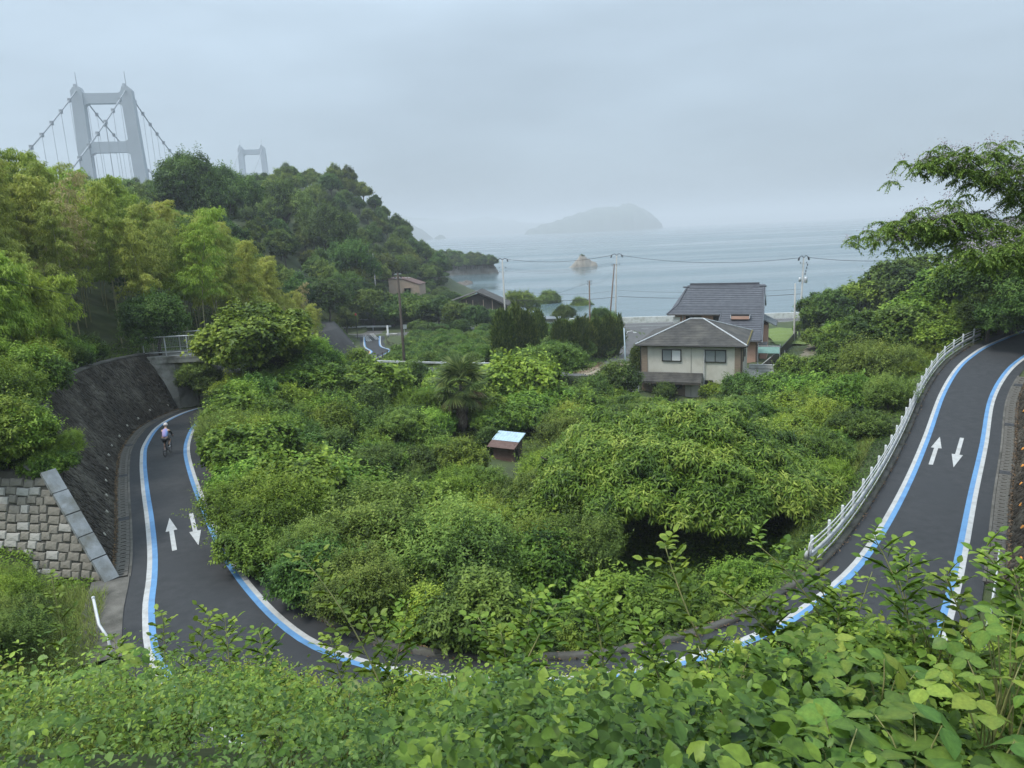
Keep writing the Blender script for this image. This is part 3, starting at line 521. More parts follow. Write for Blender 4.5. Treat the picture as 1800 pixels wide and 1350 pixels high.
# ------------------------------------------------------------------ retaining walls, gutters, kerbs
def at_len(P, s):
    d = np.r_[0, np.cumsum(np.linalg.norm(np.diff(P[:, :2], axis=0), axis=1))]; return np.c_[[np.interp(s, d, P[:, k]) for k in range(P.shape[1])]].T, d[-1]
def unit_(a): return a/np.maximum(np.linalg.norm(a, axis=-1, keepdims=True), 1e-9)
def ribbed_wall(name, st, topf, label, seed, sgn=1, base_off=1.25, batter=0.5, dot='pale', mitre=False):
    r = np.random.RandomState(seed)
    B = RO[st]+N0[st]*base_off; B[:, 2] -= 0.15; H = topf(st)-B[:, 2]; Tp = B+N0[st]*(batter*H)[:, None]; Tp[:, 2] = B[:, 2]+H
    Bk = Tp+N0[st]*0.9; n = len(st)
    if mitre:                                # cut the near end along the plane of the block wall
        tgd = unit_(np.gradient(B, axis=0)); tgd *= np.sign((tgd[:, :2] @ BWN))[:, None]
        for Q_ in (Tp, Bk):
            lack = 0.35*H-((Q_[:, :2]-B[-1, :2]) @ BWN); mv = np.maximum(0, lack)/np.maximum(.3, (tgd[:, :2] @ BWN)); Q_[:, :2] += tgd[:, :2]*mv[:, None]
    w = thing(name, label, 'wall')
    rows = [B, Tp, Bk, Bk-[0, 0, 6]]; V = np.vstack(rows); k = np.arange(n-1)
    T = np.vstack([np.stack([c*n+k, c*n+k+1, (c+1)*n+k+1, (c+1)*n+k], -1) for c in range(3)])
    T = np.vstack([T, [[0, n, 2*n, 3*n], [n-1, 2*n-1, 3*n-1, 4*n-1]]])
    link('wall_face', np_mesh('wall_face', V, T, M['rib']), w)
    # cast relief: short uneven ribs in courses
    _, L = at_len(B, [0]); vs = []; q = []
    ch = 0.30
    nmax = int((H.max()*math.hypot(1, batter))/ch)
    for c in range(nmax):
        s = np.arange(r.uniform(0, .3), L-0.2, 0.17); s = s+r.uniform(-.07, .07, len(s))
        b, _ = at_len(np.c_[B, H, N0[st][:, :2]], s); b2, _ = at_len(np.c_[B, H, N0[st][:, :2]], s+0.1)
        t = (b2-b)[:, :3]; t /= np.linalg.norm(t, axis=1)[:, None]; nn = np.c_[b[:, 4:6], np.zeros(len(s))]
        up = nn*batter+[0, 0, 1]; ul = math.hypot(1, batter); up = up/ul; fn = np.cross(t, up); fn *= np.sign((fn*-nn).sum(1))[:, None]
        ok = (c+1)*ch < b[:, 3]*ul-0.1
        if mitre: hh_ = (c*ch+.3)/ul; ok &= ((b[:, :2]+nn[:, :2]*batter*hh_-B[-1, :2]) @ BWN) > .35*hh_+.12
        o = b[:, :3]+up*(c*ch+r.uniform(-.14, .14, (len(s), 1))+.08)
        a = r.uniform(.05, .15, (len(s), 1)); hgt = r.uniform(.2, .52, (len(s), 1)); pr = r.uniform(.015, .10, (len(s), 1)); sk = r.uniform(.05, .26, (len(s), 1))*sgn
        for (x, y, z) in ((0, 0, 0), (1, 0, 0), (1, 1, 0), (0, 1, 0), (.1, .05, 1), (.9, .05, .8), (.9, .95, .55), (.1, .95, .7)):
            vs.append(None)
            vs[-1] = (o+t*(a*x+sk*y)+up*hgt*y+fn*pr*z)[ok]
    m = len(vs)//8; Vs = []; Fs = []; base = 0
    for c in range(m):
        blk = np.stack(vs[c*8:c*8+8], 1); k_ = len(blk); i = base+np.arange(k_)[:, None]*8
        Vs.append(blk.reshape(-1, 3)); base += k_*8
        for f in ((4, 5, 6, 7), (0, 1, 5, 4), (1, 2, 6, 5), (2, 3, 7, 6), (3, 0, 4, 7)): Fs.append(i+np.array(f)[None])
    o = link('cast_relief', np_mesh('cast_relief', np.vstack(Vs), np.vstack(Fs), M['rib']), w); o['kind'] = 'stuff'
    cp = MB()
    V, T = strip(Tp+N0[st]*-0.06, Tp+N0[st]*0.5, 0.02, 0.02); V2 = V.copy(); V2[:, 2] += 0.14; nn_ = len(V)
    VV = np.vstack([V, V2]); h = nn_//2; kk = np.arange(h-1)
    TT = np.vstack([T+nn_, np.stack([kk, kk+1, nn_+kk+1, nn_+kk], -1)]); link('coping', np_mesh('coping', VV, TT, M['concrete_dark']), w)
    # weep pipes
    pipe = MB().lathe([(0.09, 0), (0.09, 0.10), (0.06, 0.10), (0.06, 0.02)], n=8).mesh('weep_pipe', M['pipe_'+dot], True)
    s0 = 1.2
    while s0 < L-1:
        b, _ = at_len(np.c_[B, H, N0[st][:, :2]], [s0]); b = b[0]
        for hh in (0.9,):
            nn = Vector((b[4], b[5], 0)); up = (nn*batter+Vector((0, 0, 1))).normalized(); tn = Vector((-nn.y, nn.x, 0)); f = tn.cross(up).normalized()
            if f.dot(nn) > 0: f = -f
            o = link('weep_pipe', pipe, w); o.location = Vector(b[:3])+up*(hh+r.uniform(-.1, .1)); o.rotation_euler = f.to_track_quat('Z', 'Y').to_euler()
        s0 += r.uniform(2.6, 3.8)
    return w, B, Tp
M['pipe_pale'] = pmat('pipe_pale', (0.42, 0.40, 0.33), 0.7, (0.5, 0.47, 0.4), 6)
M['pipe_orange'] = pmat('pipe_orange', (0.62, 0.24, 0.03), 0.6, (0.7, 0.3, 0.05), 6)
wl, WB, WT = ribbed_wall('retaining_wall', STL, lambda s: wall_top_left(RO[s, 1]), 'tall dark ribbed retaining wall leaning back beside the left stretch of cycle road', 4, 1, mitre=True)
wr, WB2, WT2 = ribbed_wall('retaining_wall', STR, lambda s: RO[s, 2]+4.2, 'dark ribbed retaining wall with orange pipe ends at the right edge', 5, -1, dot='orange')
# block wall turning away at the near end of the left wall, with a pale coping strip on the corner
A3 = Vector(WB[-1]); A3.z = 11.3
n1 = Vector((RN[STL[-1], 0], RN[STL[-1], 1], 0)); n2 = Vector((BWN[0], BWN[1], 0)); Hc = 15.2-A3.z; bt2 = 0.35
sol = np.linalg.solve(np.array([[n1.x, n1.y], [n2.x, n2.y]]), np.array([0.5*Hc, bt2*Hc])); CT = Vector((A3.x+sol[0], A3.y+sol[1], 15.25))
bw = thing('block_wall', 'weathered block wall with staggered courses beside the pale sloping concrete strip', 'wall')
d2 = Vector((BWD[0], BWD[1], 0)); up2 = (n2*bt2+Vector((0, 0, 1))); 
LB = 13.0; face = [A3-d2*0.0, A3+d2*LB, A3+d2*LB+up2*Hc, CT]
back = [p+n2*1.2 for p in face]
MB().add(face+back, [(0, 1, 2, 3), (3, 2, 6, 7), (1, 5, 6, 2)]).build('wall_backing', M['mortar'], bw)
def block_mesh(w, h, seed, mat):
    r = random.Random(seed); b = MB(); j = lambda: r.uniform(-.018, .018)
    fr = [(-w/2, 0, 0), (w/2, 0, 0), (w/2, 0, h), (-w/2, 0, h)]; pr = 0.05+r.uniform(0, .035)
    f1 = [(-w/2+.03+j(), -pr, .03+j()), (w/2-.03+j(), -pr, .03+j()), (w/2-.03+j(), -pr, h-.03+j()), (-w/2+.03+j(), -pr, h-.03+j())]
    cc_ = [(0, -pr-0.03, h/2)]
    b.add(fr+f1+cc_, [(4, 5, 8), (5, 6, 8), (6, 7, 8), (7, 4, 8), (0, 1, 5, 4), (1, 2, 6, 5), (2, 3, 7, 6), (3, 0, 4, 7)]); return b.mesh('block', M[mat])
r_ = random.Random(11)
bm = [block_mesh(w, 0.335, i, 'block') for i, w in enumerate((.36, .5, .62, .44, .56))]; bwid = (.36, .5, .62, .44, .56)
bp = [block_mesh(w, 0.335, i+9, 'block_pale') for i, w in enumerate(bwid)]
ul2 = up2.length; rot2 = Matrix((d2*-1, n2*1.0, up2.normalized())).transposed()
rot2 = Matrix.Identity(3); ex = -d2; ez = up2.normalized(); ey = ez.cross(ex).normalized(); rot2 = Matrix((ex, ey, ez)).transposed()
nb = 0
for c in range(11):
    s = 0.35+(c*0.355)/ul2*0.0+r_.uniform(0, .3)+max(0.0, (A3+d2*0-CT).xy.length*0.0)
    lean = (CT-A3).dot(d2)*(c*0.355/ul2)/Hc                      # the corner recedes with height
    s = lean+0.32+r_.uniform(0, .25)
    while s < LB-0.6 and c*0.355 < Hc*ul2-0.3:
        i = r_.randrange(5); w = bwid[i]; o = link('block', (bp if r_.random() < (.34 if s > 3.2 else .08) else bm)[i], bw)
        o.location = A3+d2*(s+w/2)+up2.normalized()*(c*0.355+0.02+r_.uniform(-.03, .03)+(.035 if nb % 2 else -.03))-n2*r_.uniform(0, .03); o.rotation_euler = (rot2 @ Matrix.Rotation(r_.uniform(-.05, .05), 3, 'Y')).to_euler(); s += w+0.025; nb += 1
cs = thing('coping_strip', 'pale grey concrete strip capping the corner between the two retaining walls', 'coping')
ax = (CT-A3); nrm = ((-n1)+(-n2)+Vector((0, 0, .9))).normalized(); sd_ = ax.cross(nrm).normalized(); nrm = sd_.cross(ax).normalized()
if nrm.z < 0: nrm = -nrm
for q in range(5):
    a = A3.lerp(CT, q/5+0.004); b = A3.lerp(CT, (q+1)/5-0.004); h0, h1 = nrm*0.02, nrm*(0.20+0.012*(q % 2))
    bb = MB().add([a-sd_*.28+h0, a+sd_*.28+h0, b+sd_*.28+h0, b-sd_*.28+h0, a-sd_*.28+h1, a+sd_*.28+h1, b+sd_*.28+h1, b-sd_*.28+h1],
        [(0, 3, 2, 1), (4, 5, 6, 7), (0, 1, 5, 4), (1, 2, 6, 5), (2, 3, 7, 6), (3, 0, 4, 7)]); bb.build('slab', M['coping'], cs)

# drain channels with slotted covers along both walls
def slab_mesh(L, w, mat):
    b = MB(); h = 0.05
    b.box((0, -w*0.36, h/2), (L-0.02, w*0.28, h)); b.box((0, w*0.36, h/2), (L-0.02, w*0.28, h))
    for x in (-1, 1): b.box((x*(L*0.30), 0, h/2-0.002), (L*0.36, w*0.44, h))
    b.box((0, 0, h/2-0.03), (L*0.26, w*0.44, h*0.4)); return b.mesh('drain_cover', M[mat])
cov, grt = slab_mesh(0.5, 0.5, 'gutter'), None
gb = MB(); gb.box((0, 0, .02), (.56, .5, .03))
for k in range(7): gb.box((-.24+k*.08, 0, .05), (.03, .5, .03))
grt = gb.mesh('grating', M['grate'])
def channel(st, label, seed):
    r = random.Random(seed); ch = thing('drain_channel', label, 'drain')
    E = RO[st]+N0[st]*0.93; V, T = strip(RO[st]+N0[st]*0.6, RO[st]+N0[st]*1.45, 0.0, 0.0); link('channel_bed', np_mesh('channel_bed', V-[0, 0, 0.03], T, M['gutter']), ch)
    V, T = strip(RO[st]+N0[st]*0.56, RO[st]+N0[st]*0.66, 0.03, 0.03); link('channel_edge', np_mesh('channel_edge', V, T, M['gutter']), ch)
    _, L = at_len(E, [0]); s = 0.3; i = 0
    while s < L-0.3:
        p, _ = at_len(E, [s, s+0.1]); d = Vector(p[1]-p[0]); o = link('grating' if i % 17 == 9 else 'drain_cover', grt if i % 17 == 9 else cov, ch)
        o.location = Vector(p[0])+Vector((0, 0, .0+r.uniform(-.006, .006))); o.rotation_euler = d.to_track_quat('X', 'Z').to_euler(); s += 0.515; i += 1
    return ch
channel(STL, 'mossy slotted drain channel at the foot of the left wall', 1)
channel(STR, 'slotted concrete drain channel with leaf litter at the foot of the right wall', 2)
# concrete apron at the near end of the left wall and a kerb along the inside of the bend
k1 = STL[-1]; ap = RO[k1:k1+9]; V, T = strip(ap+N0[k1:k1+9]*0.6, ap+N0[k1:k1+9]*1.9, 0.03, 0.12); o = link('concrete_apron', np_mesh('concrete_apron', V, T, M['gutter'])); tag(o, kind='structure')
kb = thing('kerb', 'dark low concrete kerb along the inside of the hairpin bend', 'kerb')
ki = [i for i in range(NST) if RI[i, 1] < 58 and not (RC[i, 0] > 41)]
for a in range(ki[0], ki[-1]-2, 3):
    P = RI[a:a+4]; Nn = N0[a:a+4]; o1, o2 = P-Nn*0.74, P-Nn*0.98; n = len(P)
    V = np.vstack([o1-[0, 0, .05], o1+[0, 0, .13], o2+[0, 0, .13], o2-[0, 0, .4]]); kk = np.arange(n-1)
    T = np.vstack([np.stack([c*n+kk, c*n+kk+1, (c+1)*n+kk+1, (c+1)*n+kk], -1) for c in range(3)]+[[[0, n, 2*n, 3*n], [n-1, 4*n-1, 3*n-1, 2*n-1]]])
    link('kerb_stone', np_mesh('kerb_stone', V, T, M['concrete_dark']), kb)
# fallen leaves
def litter(name, label, st, E, a, b, n, seed):
    r = np.random.RandomState(seed); j = st[r.randint(0, len(st)-1, n)]; f = r.rand(n, 1); off = a+(b-a)*r.rand(n, 1)**0.7
    P = E[j]*(1-f)+E[np.minimum(j+1, NST-1)]*f; s = 1 if E is RO else -1; P = P+N0[j]*s*off; P[:, 2] += 0.06+r.rand(n)*0.04
    an = r.rand(n)*6.28; L = r.uniform(.025, .06, (n, 1)); d = np.c_[np.cos(an), np.sin(an), r.normal(0, .3, n)]; w = np.c_[-np.sin(an), np.cos(an), r.normal(0, .3, n)]
    V = np.stack([P-d*L, P+w*L*.5, P+d*L, P-w*L*.5], 1).reshape(-1, 3); T = np.arange(4*n).reshape(n, 4)
    o = link(name, np_mesh(name, V, T, M['litter'], np.repeat(r.rand(n), 4))); tag(o, label, 'leaves', kind='stuff')
litter('leaf_litter', 'brown fallen leaves along the foot of the left wall', STL, RO, 1.14, 1.36, 3600, 1)
litter('leaf_litter', 'brown fallen leaves along the foot of the right wall', STR, RO, 1.14, 1.42, 2600, 2)
litter('leaf_litter', 'dry fallen leaves along the inner kerb of the bend', np.array(ki), RI, 0.6, 1.1, 5000, 3)

# ------------------------------------------------------------------ white guard fence on the right stretch
def offset_line(E, off, dz, st): P = E[st]+N0[st]*off; P = P.copy(); P[:, 2] += dz; return P
gst = np.array([i for i in range(NST) if RC[i, 0] > 8 and RI[i, 1] > 23.2 and RI[i, 0] < 40.4])
GP = offset_line(RI, -1.12, 0.02, gst); gd = thing('guard_fence', 'white steel guard fence with beam and pipe rails along the right stretch of road', 'guard rail')
_, GL = at_len(GP, [0]); gs = np.arange(0.25, GL, 2.0)
post = MB(); post.lathe([(0.062, -0.3), (0.062, 1.12), (0.05, 1.15), (0.0, 1.16)], n=10); pm = post.mesh('post', M['white_metal'], True)
pts, _ = at_len(GP, gs)
for p in pts: o = link('post', pm, gd); o.location = p
rp, _ = at_len(np.c_[GP, N0[gst]], np.linspace(0, GL, 60)); c3, nn3 = rp[:, :3], rp[:, 3:6]
def rail(off, h, r, nm='rail', n=6): MB().tube([Vector(c)+Vector(n_)*off+Vector((0, 0, h)) for c, n_ in zip(c3, nn3)], r, n).build(nm, M['white_metal'], gd, True)
rail(0.085, 1.04, 0.026); rail(0.085, 0.84, 0.026); rail(0.09, 0.16, 0.024)
prof = [(0.06, 0.36), (0.12, 0.40), (0.12, 0.44), (0.075, 0.48), (0.12, 0.52), (0.12, 0.56), (0.06, 0.60)]
rows = [c3+nn3*a+[0, 0, h] for a, h in prof]+[c3+nn3*(a-0.012)+[0, 0, h] for a, h in prof[::-1]]; n = len(c3); V = np.vstack(rows); k = np.arange(n-1); R = len(rows)
T = np.vstack([np.stack([c*n+k, c*n+k+1, ((c+1) % R)*n+k+1, ((c+1) % R)*n+k], -1) for c in range(R)]); link('beam', np_mesh('beam', V, T, M['white_metal'], smooth=True), gd)
a0 = Vector(c3[0]); nv = Vector(nn3[0]); tv = Vector(c3[0]-c3[1]).normalized(); e = MB()
hoop = [a0+nv*(0.10*math.cos(q)-0.02)*1.0+tv*(0.22*math.sin(q)) for q in np.linspace(0, math.pi, 9)]
lo_ = [p+Vector((0, 0, .36)) for p in hoop]; hi_ = [p+Vector((0, 0, .70)) for p in hoop]; nh = len(lo_)
e.add(lo_+hi_, [(i, i+1, nh+i+1, nh+i) for i in range(nh-1)]); eo = e.build('end_terminal', M['white_metal'], gd, True); so = eo.modifiers.new('thick', 'SOLIDIFY'); so.thickness = 0.02
MB().tube([a0+nv*.085+Vector((0, 0, 1.04)), a0+tv*.2+nv*.085+Vector((0, 0, 1.0)), a0+tv*.27+nv*.085+Vector((0, 0, .86)), a0+tv*.27+nv*.085+Vector((0, 0, .55))], 0.03, 6).build('rail_end', M['white_metal'], gd, True)

# white pipe fence on the outer side of the hairpin, half buried in the undergrowth
pst = np.array([i for i in range(NST) if RO[i, 1] < 24.6 and RC[i, 0] > 2.5]); pf = thing('pipe_fence', 'white pipe fence half hidden in leaves on the outside of the bend', 'fence')
PP = offset_line(RO, 0.95, 0.0, pst)
for h in (0.35, 0.7, 1.05): MB().tube([Vector(p)+Vector((0, 0, h)) for p in PP], 0.03, 6).build('rail', M['white_metal'], pf, True)
for p in PP[::3]: MB().tube([p, Vector(p)+Vector((0, 0, 1.12))], 0.035, 6).build('post', M['white_metal'], pf, True)
lp = thing('pipe_rail', 'short bent white pipe rail standing in grass at the lower left', 'rail')
q0, q1, q2 = at(164, 1052, z=12.9), at(174, 1098, z=12.4), at(190, 1122, z=12.3)
MB().tube([q0, q1, q2], 0.045, 8).build('rail', M['white_metal'], lp, True); MB().tube([q0, (q0.x, q0.y, gz(q0.x, q0.y)-.2)], 0.04, 8).build('post', M['white_metal'], lp, True)
MB().lathe([(0.055, -0.05), (0.055, 0.06), (0.0, 0.08)], q0, 8).build('cap', M['white_metal'], lp, True); MB().tube([q2, (q2.x, q2.y, gz(q2.x, q2.y)-.2)], 0.04, 8).build('post', M['white_metal'], lp, True)

# ------------------------------------------------------------------ overpass with mesh fence
ob = thing('overpass', 'small concrete overpass with white fence panels above the cycle road', 'bridge', (-33.2, 62.6, 14.15), math.radians(4))
d_ = MB(); d_.box((6.3, 1.75, 0.0), (12.8, 3.5, 0.45)); bevel(d_.build('deck', M['concrete'], ob))
d_ = MB(); d_.box((6.3, 0.08, 0.32), (12.8, 0.22, 0.22)); d_.build('deck_edge', M['concrete'], ob); d_ = MB(); d_.box((6.3, 3.42, 0.32), (12.8, 0.22, 0.22)); d_.build('deck_edge', M['concrete'], ob)
MB().add([(0.4, -0.12, -0.22), (3.3, 0.2, -0.22), (7.2, 6.0, -0.22), (5.6, 8.2, -0.22), (0.2, 6, -0.22), (0.4, -0.12, -5), (3.3, 0.2, -5), (7.2, 6.0, -5), (5.6, 8.2, -5), (0.2, 6, -5)],
    [(0, 1, 6, 5), (1, 2, 7, 6), (2, 3, 8, 7), (3, 4, 9, 8), (4, 0, 5, 9)]).build('abutment', M['concrete'], ob)
d_ = MB(); d_.box((12.6, 1.9, -2.4), (0.6, 3.0, 4.4)); d_.build('pier_wall', M['concrete'], ob)
def fence_row(yy, x0, x1, top, kind, par, z0=0.32, n=None):
    n = n or max(1, round((x1-x0)/1.9)); step = (x1-x0)/n
    for i in range(n+1): MB().tube([(x0+i*step, yy, z0), (x0+i*step, yy, top)], 0.045, 6).build('fence_post', M[kind], par)
    for h, rr in ((top, 0.055), (z0+0.45, 0.035), (z0+0.1, 0.03)): MB().tube([(x0-.2, yy, h), (x1+.2, yy, h)], rr, 6).build('fence_rail', M[kind], par)
    for i in range(n):
        b = MB(); a0_, a1_ = x0+i*step+.06, x0+(i+1)*step-.06
        for j in range(13):
            x = a0_+(a1_-a0_)*j/12; b.box((x, yy, (z0+.5+top)/2), (0.008, 0.008, top-z0-.6))
        for j in range(10):
            h = z0+.5+(top-z0-.6)*j/9; b.box(((a0_+a1_)/2, yy, h), (a1_-a0_, 0.008, 0.008))
        b.build('mesh_panel', M['galv'], par)
fence_row(0.06, 0.9, 12.2, 2.15, 'white_metal', ob, n=6); fence_row(3.42, 0.9, 12.2, 2.15, 'white_metal', ob, n=6)

# guard rail along the lane in the middle distance
gl_ = thing('guard_rail', 'white beam guard rail along the lane behind the palm', 'guard rail')
GLN = catmull([(-22.2,85.6,9.3),(-20.5,84.9,9.25),(-13.5,84.0,8.95),(-7,83.4,8.6),(-1,82.9,8.35),(1.6,82.7,8.2)], 1.2)
for i, p in enumerate(GLN):
    if i % 2 == 0: MB().tube([(p[0], p[1], p[2]-.6), (p[0], p[1], p[2]+.72)], 0.06, 6).build('post', M['white_metal'], gl_)
t_ = np.gradient(GLN[:, :2], axis=0); t_ /= np.linalg.norm(t_, axis=1)[:, None]; nl = np.c_[t_[:, 1], -t_[:, 0], np.zeros(len(t_))]
rows = [GLN+nl*a+[0, 0, h+.05] for a, h in prof]+[GLN+nl*(a-.015)+[0, 0, h+.05] for a, h in prof[::-1]]; n = len(GLN); V = np.vstack(rows); k = np.arange(n-1)
T = np.vstack([np.stack([c*n+k, c*n+k+1, ((c+1) % R)*n+k+1, ((c+1) % R)*n+k], -1) for c in range(R)]); link('beam', np_mesh('beam', V, T, M['white_metal'], smooth=True), gl_)
# far stretch of road: dark wall on its left, posts on its right, barrier and board by the coast road
fw = thing('far_wall', 'dark sloping concrete wall beside the far stretch of cycle road', 'wall')
fst = np.array([i for i in range(NST) if 112 < RO[i, 1] < 140 and RC[i, 0] < 0])
Bf = RO[fst]+N0[fst]*1.5; Bf[:, 2] -= .2; Hf = np.full(len(fst), 5.0); Tf = Bf+N0[fst]*(0.75*Hf)[:, None]; Tf[:, 2] += Hf; Kf = Tf+N0[fst]*2.5
n = len(fst); V = np.vstack([Bf, Tf, Kf, Kf-[0, 0, 6]]); k = np.arange(n-1); T = np.vstack([np.stack([c*n+k, c*n+k+1, (c+1)*n+k+1, (c+1)*n+k], -1) for c in range(3)]+[[[0, n, 2*n, 3*n], [n-1, 2*n-1, 3*n-1, 4*n-1]]])
link('wall_face', np_mesh('wall_face', V, T, M['far_wall']), fw)
for i in range(3, n-2, 4):
    b = MB(); b.box(Vector(Bf[i])*0.85+Vector(Tf[i])*0.15, (0.25, 0.25, 0.2)); b.build('weep_pipe', M['pipe_pale'], fw)
bf = thing('post_fence', 'dark post and rail fence on the right of the far cycle road', 'fence')
fs2 = [i for i in range(NST) if 108 < RI[i, 1] < 140 and RC[i, 0] < 0]; FL = RI[fs2]-N0[fs2]*1.2
for p in FL[::4]: MB().tube([p, Vector(p)+Vector((0, 0, 1.0))], 0.07, 6).build('post', M['wood_pole'], bf)
for h in (.5, .9): MB().tube([Vector(p)+Vector((0, 0, h)) for p in FL], 0.04, 5).build('rail', M['wood_pole'], bf)
br_ = thing('guard_rail', 'pale beam barrier on posts beyond the coast road under the white board', 'guard rail', (-41.5, 164.0, 3.6), math.radians(-11))
for i in range(5): MB().box((i*3.6, 0, .35), (0.16, 0.16, 1.0)).build('post', M['galv'], br_)
b = MB(); b.box((7.2, -.1, .75), (16.0, .08, .42)); bevel(b.build('beam', M['white_metal'], br_), .03)
sg = thing('sign_board', 'white notice board with dark lettering above the barrier at the road end', 'sign', (-34.0, 166.0, 3.6), math.radians(-11))
for x in (-.9, .9): MB().tube([(x, 0, -1), (x, 0, 3.1)], 0.06, 6).build('post', M['galv'], sg)
b = MB(); b.box((0, -.08, 2.6), (2.9, .06, 1.25)); bd_ = b.build('board', M['white_wall'], sg)
b = MB(); rr = random.Random(4)
for row, z in ((0, 2.85), (1, 2.42)):
    x = -1.2
    while x < 1.1: w = rr.uniform(.1, .28); b.box((x+w/2, -.116, z), (w, .006, rr.uniform(.14, .28))); x += w+rr.uniform(.06, .12)
b.build('lettering', M['frame_dark'], bd_)
b = thing('lamp_post', 'thin dark post with a red lamp beside the far road end', 'lamp', (-31.6, 148, 4.0))
MB().tube([(0, 0, -.5), (0, 0, 4.6)], .06, 6).build('post', M['wire'], b); bevel(MB().box((0, 0, 4.7), (.34, .3, .4)).build('lamp', pmat('red', (0.5, 0.03, 0.03), 0.5), b), .06)
b = thing('bollard', 'white post with dark base at the mouth of the cycle road', 'bollard', (-25.6, 150, 3.4))
MB().lathe([(.32, 0), (.32, .7), (.2, .8), (.2, 2.4), (.05, 2.5)], n=10).build('post', M['white_metal'], b, True); bevel(MB().box((1.2, 0, .3), (1.6, .8, .8)).build('block', M['concrete'], b), .05)
b = thing('road_sign', 'small pale sign on a thin pole beside the far road bend', 'sign', (-19.3, 131, 4.6))
MB().tube([(0, 0, -.5), (0, 0, 3.6)], .05, 6).build('post', M['galv'], b); MB().box((0, -.05, 3.2), (.95, .04, .8)).build('plate', M['galv'], b)
# sea wall
sw = thing('sea_wall', 'low pale concrete sea wall along the shore behind the turning area', 'wall')
SWL = catmull([(6,166,0),(20,163.5,0),(40,160.5,0),(66,157,0),(110,152,0)], 4)
for i in range(len(SWL)-1):
    a, b_ = Vector(SWL[i]), Vector(SWL[i+1]); m = (a+b_)/2; MB().box((m.x, m.y, 1.75), ((b_-a).length-.05, .5, 4.1), math.atan2((b_-a).y, (b_-a).x)).build('wall_segment', M['white_wall'], sw)
# ------------------------------------------------------------------ utility poles and wires
def pole(label, base, top, r, mat, arms=(), ins=True, group='utility poles', extra=None):
    b, tp = Vector(base), Vector(top); t = thing('utility_pole', label, 'pole', b, group=None); v = tp-b
    MB().tube([Vector((0, 0, -1.0)), Vector((0, 0, 0)), v], [r*1.15, r*1.1, r*0.75], 8).build('shaft', M[mat], t, True)
    for (f, half, az, style) in arms:
        c = v*f; d = Vector((math.cos(az), math.sin(az), 0))
        if style == 'curve':
            for s in (-1, 1):
                MB().tube([c, c+d*s*half*.5+Vector((0, 0, .35)), c+d*s*half+Vector((0, 0, .15)), c+d*s*half*1.25+Vector((0, 0, -.25))], .07, 5).build('arm', M['wire'], t)
                MB().tube([c+d*s*half*1.1+Vector((0, 0, .05)), c+d*s*half*1.3+Vector((0, 0, -.4))], .14, 6).build('insulator', M['wire'], t)
        else:
            a = MB(); a.tube([c-d*half, c+d*half], .05, 5); a.build('crossarm', M['galv'], t)
            for s in (-1, 0.0, 1):
                p = c+d*s*half*.9; MB().lathe([(.04, 0), (.09, .05), (.05, .12), (.08, .18), (.0, .24)], p, 6).build('insulator', M['wire'], t)
    if extra == 'transformer':
        c = v*0.72; MB().lathe([(.26, -.5), (.3, -.45), (.3, .4), (.2, .5), (0, .5)], c+Vector((.5, -.1, 0)), 10).build('transformer', M['galv'], t, True); MB().lathe([(.2, -.4), (.22, .3), (0, .35)], c+Vector((-.45, 0, .1)), 8).build('transformer', M['galv'], t, True)
        for q in range(4): MB().lathe([(.05, -.2), (.12, -.1), (.05, 0), (.12, .1), (0, .2)], c+Vector((.4+.12*q, 0, 1.0+.5*q)), 6).build('insulator', M['wire'], t)
    return t
Pk = {}
def reg(k, u0, v0, u1, v1, y):  # top pixel, bottom pixel, distance
    Pk[k] = (at(u1, v1, y=y), at(u0, v0, y=y)); b = Pk[k][0]; g_ = gz(b.x, b.y); b2 = Pk[k][1].lerp(b, (Pk[k][1].z-g_)/max(.1, Pk[k][1].z-b.z)); Pk[k] = (b2, Pk[k][1]); return Pk[k]
b, t = reg('A', 883, 457, 889, 570, 150); pole('pale concrete utility pole with curved arms beside the dark timber house', b, t, .17, 'conc_pole', [(1.0, .9, .1, 'curve'), (.89, .7, .1, 'x'), (.84, .7, .1, 'x')])
b, t = reg('B', 1084, 449, 1082, 548, 146); pole('tall pale pole with curved arms behind the clipped conifers', b, t, .17, 'conc_pole', [(1.0, .95, .2, 'curve'), (.88, .7, .1, 'x')], extra=None)
b, t = reg('B2', 1080, 464, 1073, 548, 145); pole('leaning rusty brown pole propped beside the tall pale pole', b, t, .15, 'rust_pole', [(.98, .5, .1, 'x')])
b, t = reg('C', 1413, 453, 1405, 585, 121); pole('pale pole with transformer and many insulators right of the tiled house', b, t, .16, 'conc_pole', [(1.0, .9, .4, 'curve'), (.93, .6, .1, 'x')], extra='transformer')
b, t = reg('D', 1398, 498, 1396, 590, 116); pole('shorter grey pole without arms right of the tiled house', b, t, .15, 'conc_pole', [])
b, t = reg('E', 1036, 493, 1037, 572, 132); pole('short brown pole standing among the citrus and conifers', b, t, .15, 'rust_pole', [(.98, .4, .2, 'x'), (.93, .35, .2, 'x')])
b, t = reg('G', 699, 480, 711, 638, 87.5); pole('dark wooden pole rising from the grass beside the lane', b, t, .17, 'wood_pole', [(.99, .5, .3, 'x'), (.95, .4, .3, 'x')])
b, t = reg('H', 655, 445, 659, 490, 200); pole('thin grey pole on the hillside among the trees', b, t, .14, 'conc_pole', [])
b, t = at(1097, 577, y=84), at(1101, 652, y=84)
t_ = thing('pipe_pole', 'slim pale blue pipe pole beside the sandy track', 'pole', (t.x, t.y, gz(t.x, t.y))); MB().tube([(0, 0, -.5), (b.x-t.x, 0, b.z-gz(t.x, t.y))], .08, 8).build('shaft', pmat('pale_blue', (.34, .42, .46), .5), t_, True)
MB().lathe([(.13, 0), (.13, .5), (.0, .5)], (0, 0, 0), 8).build('base', M['galv'], t_)
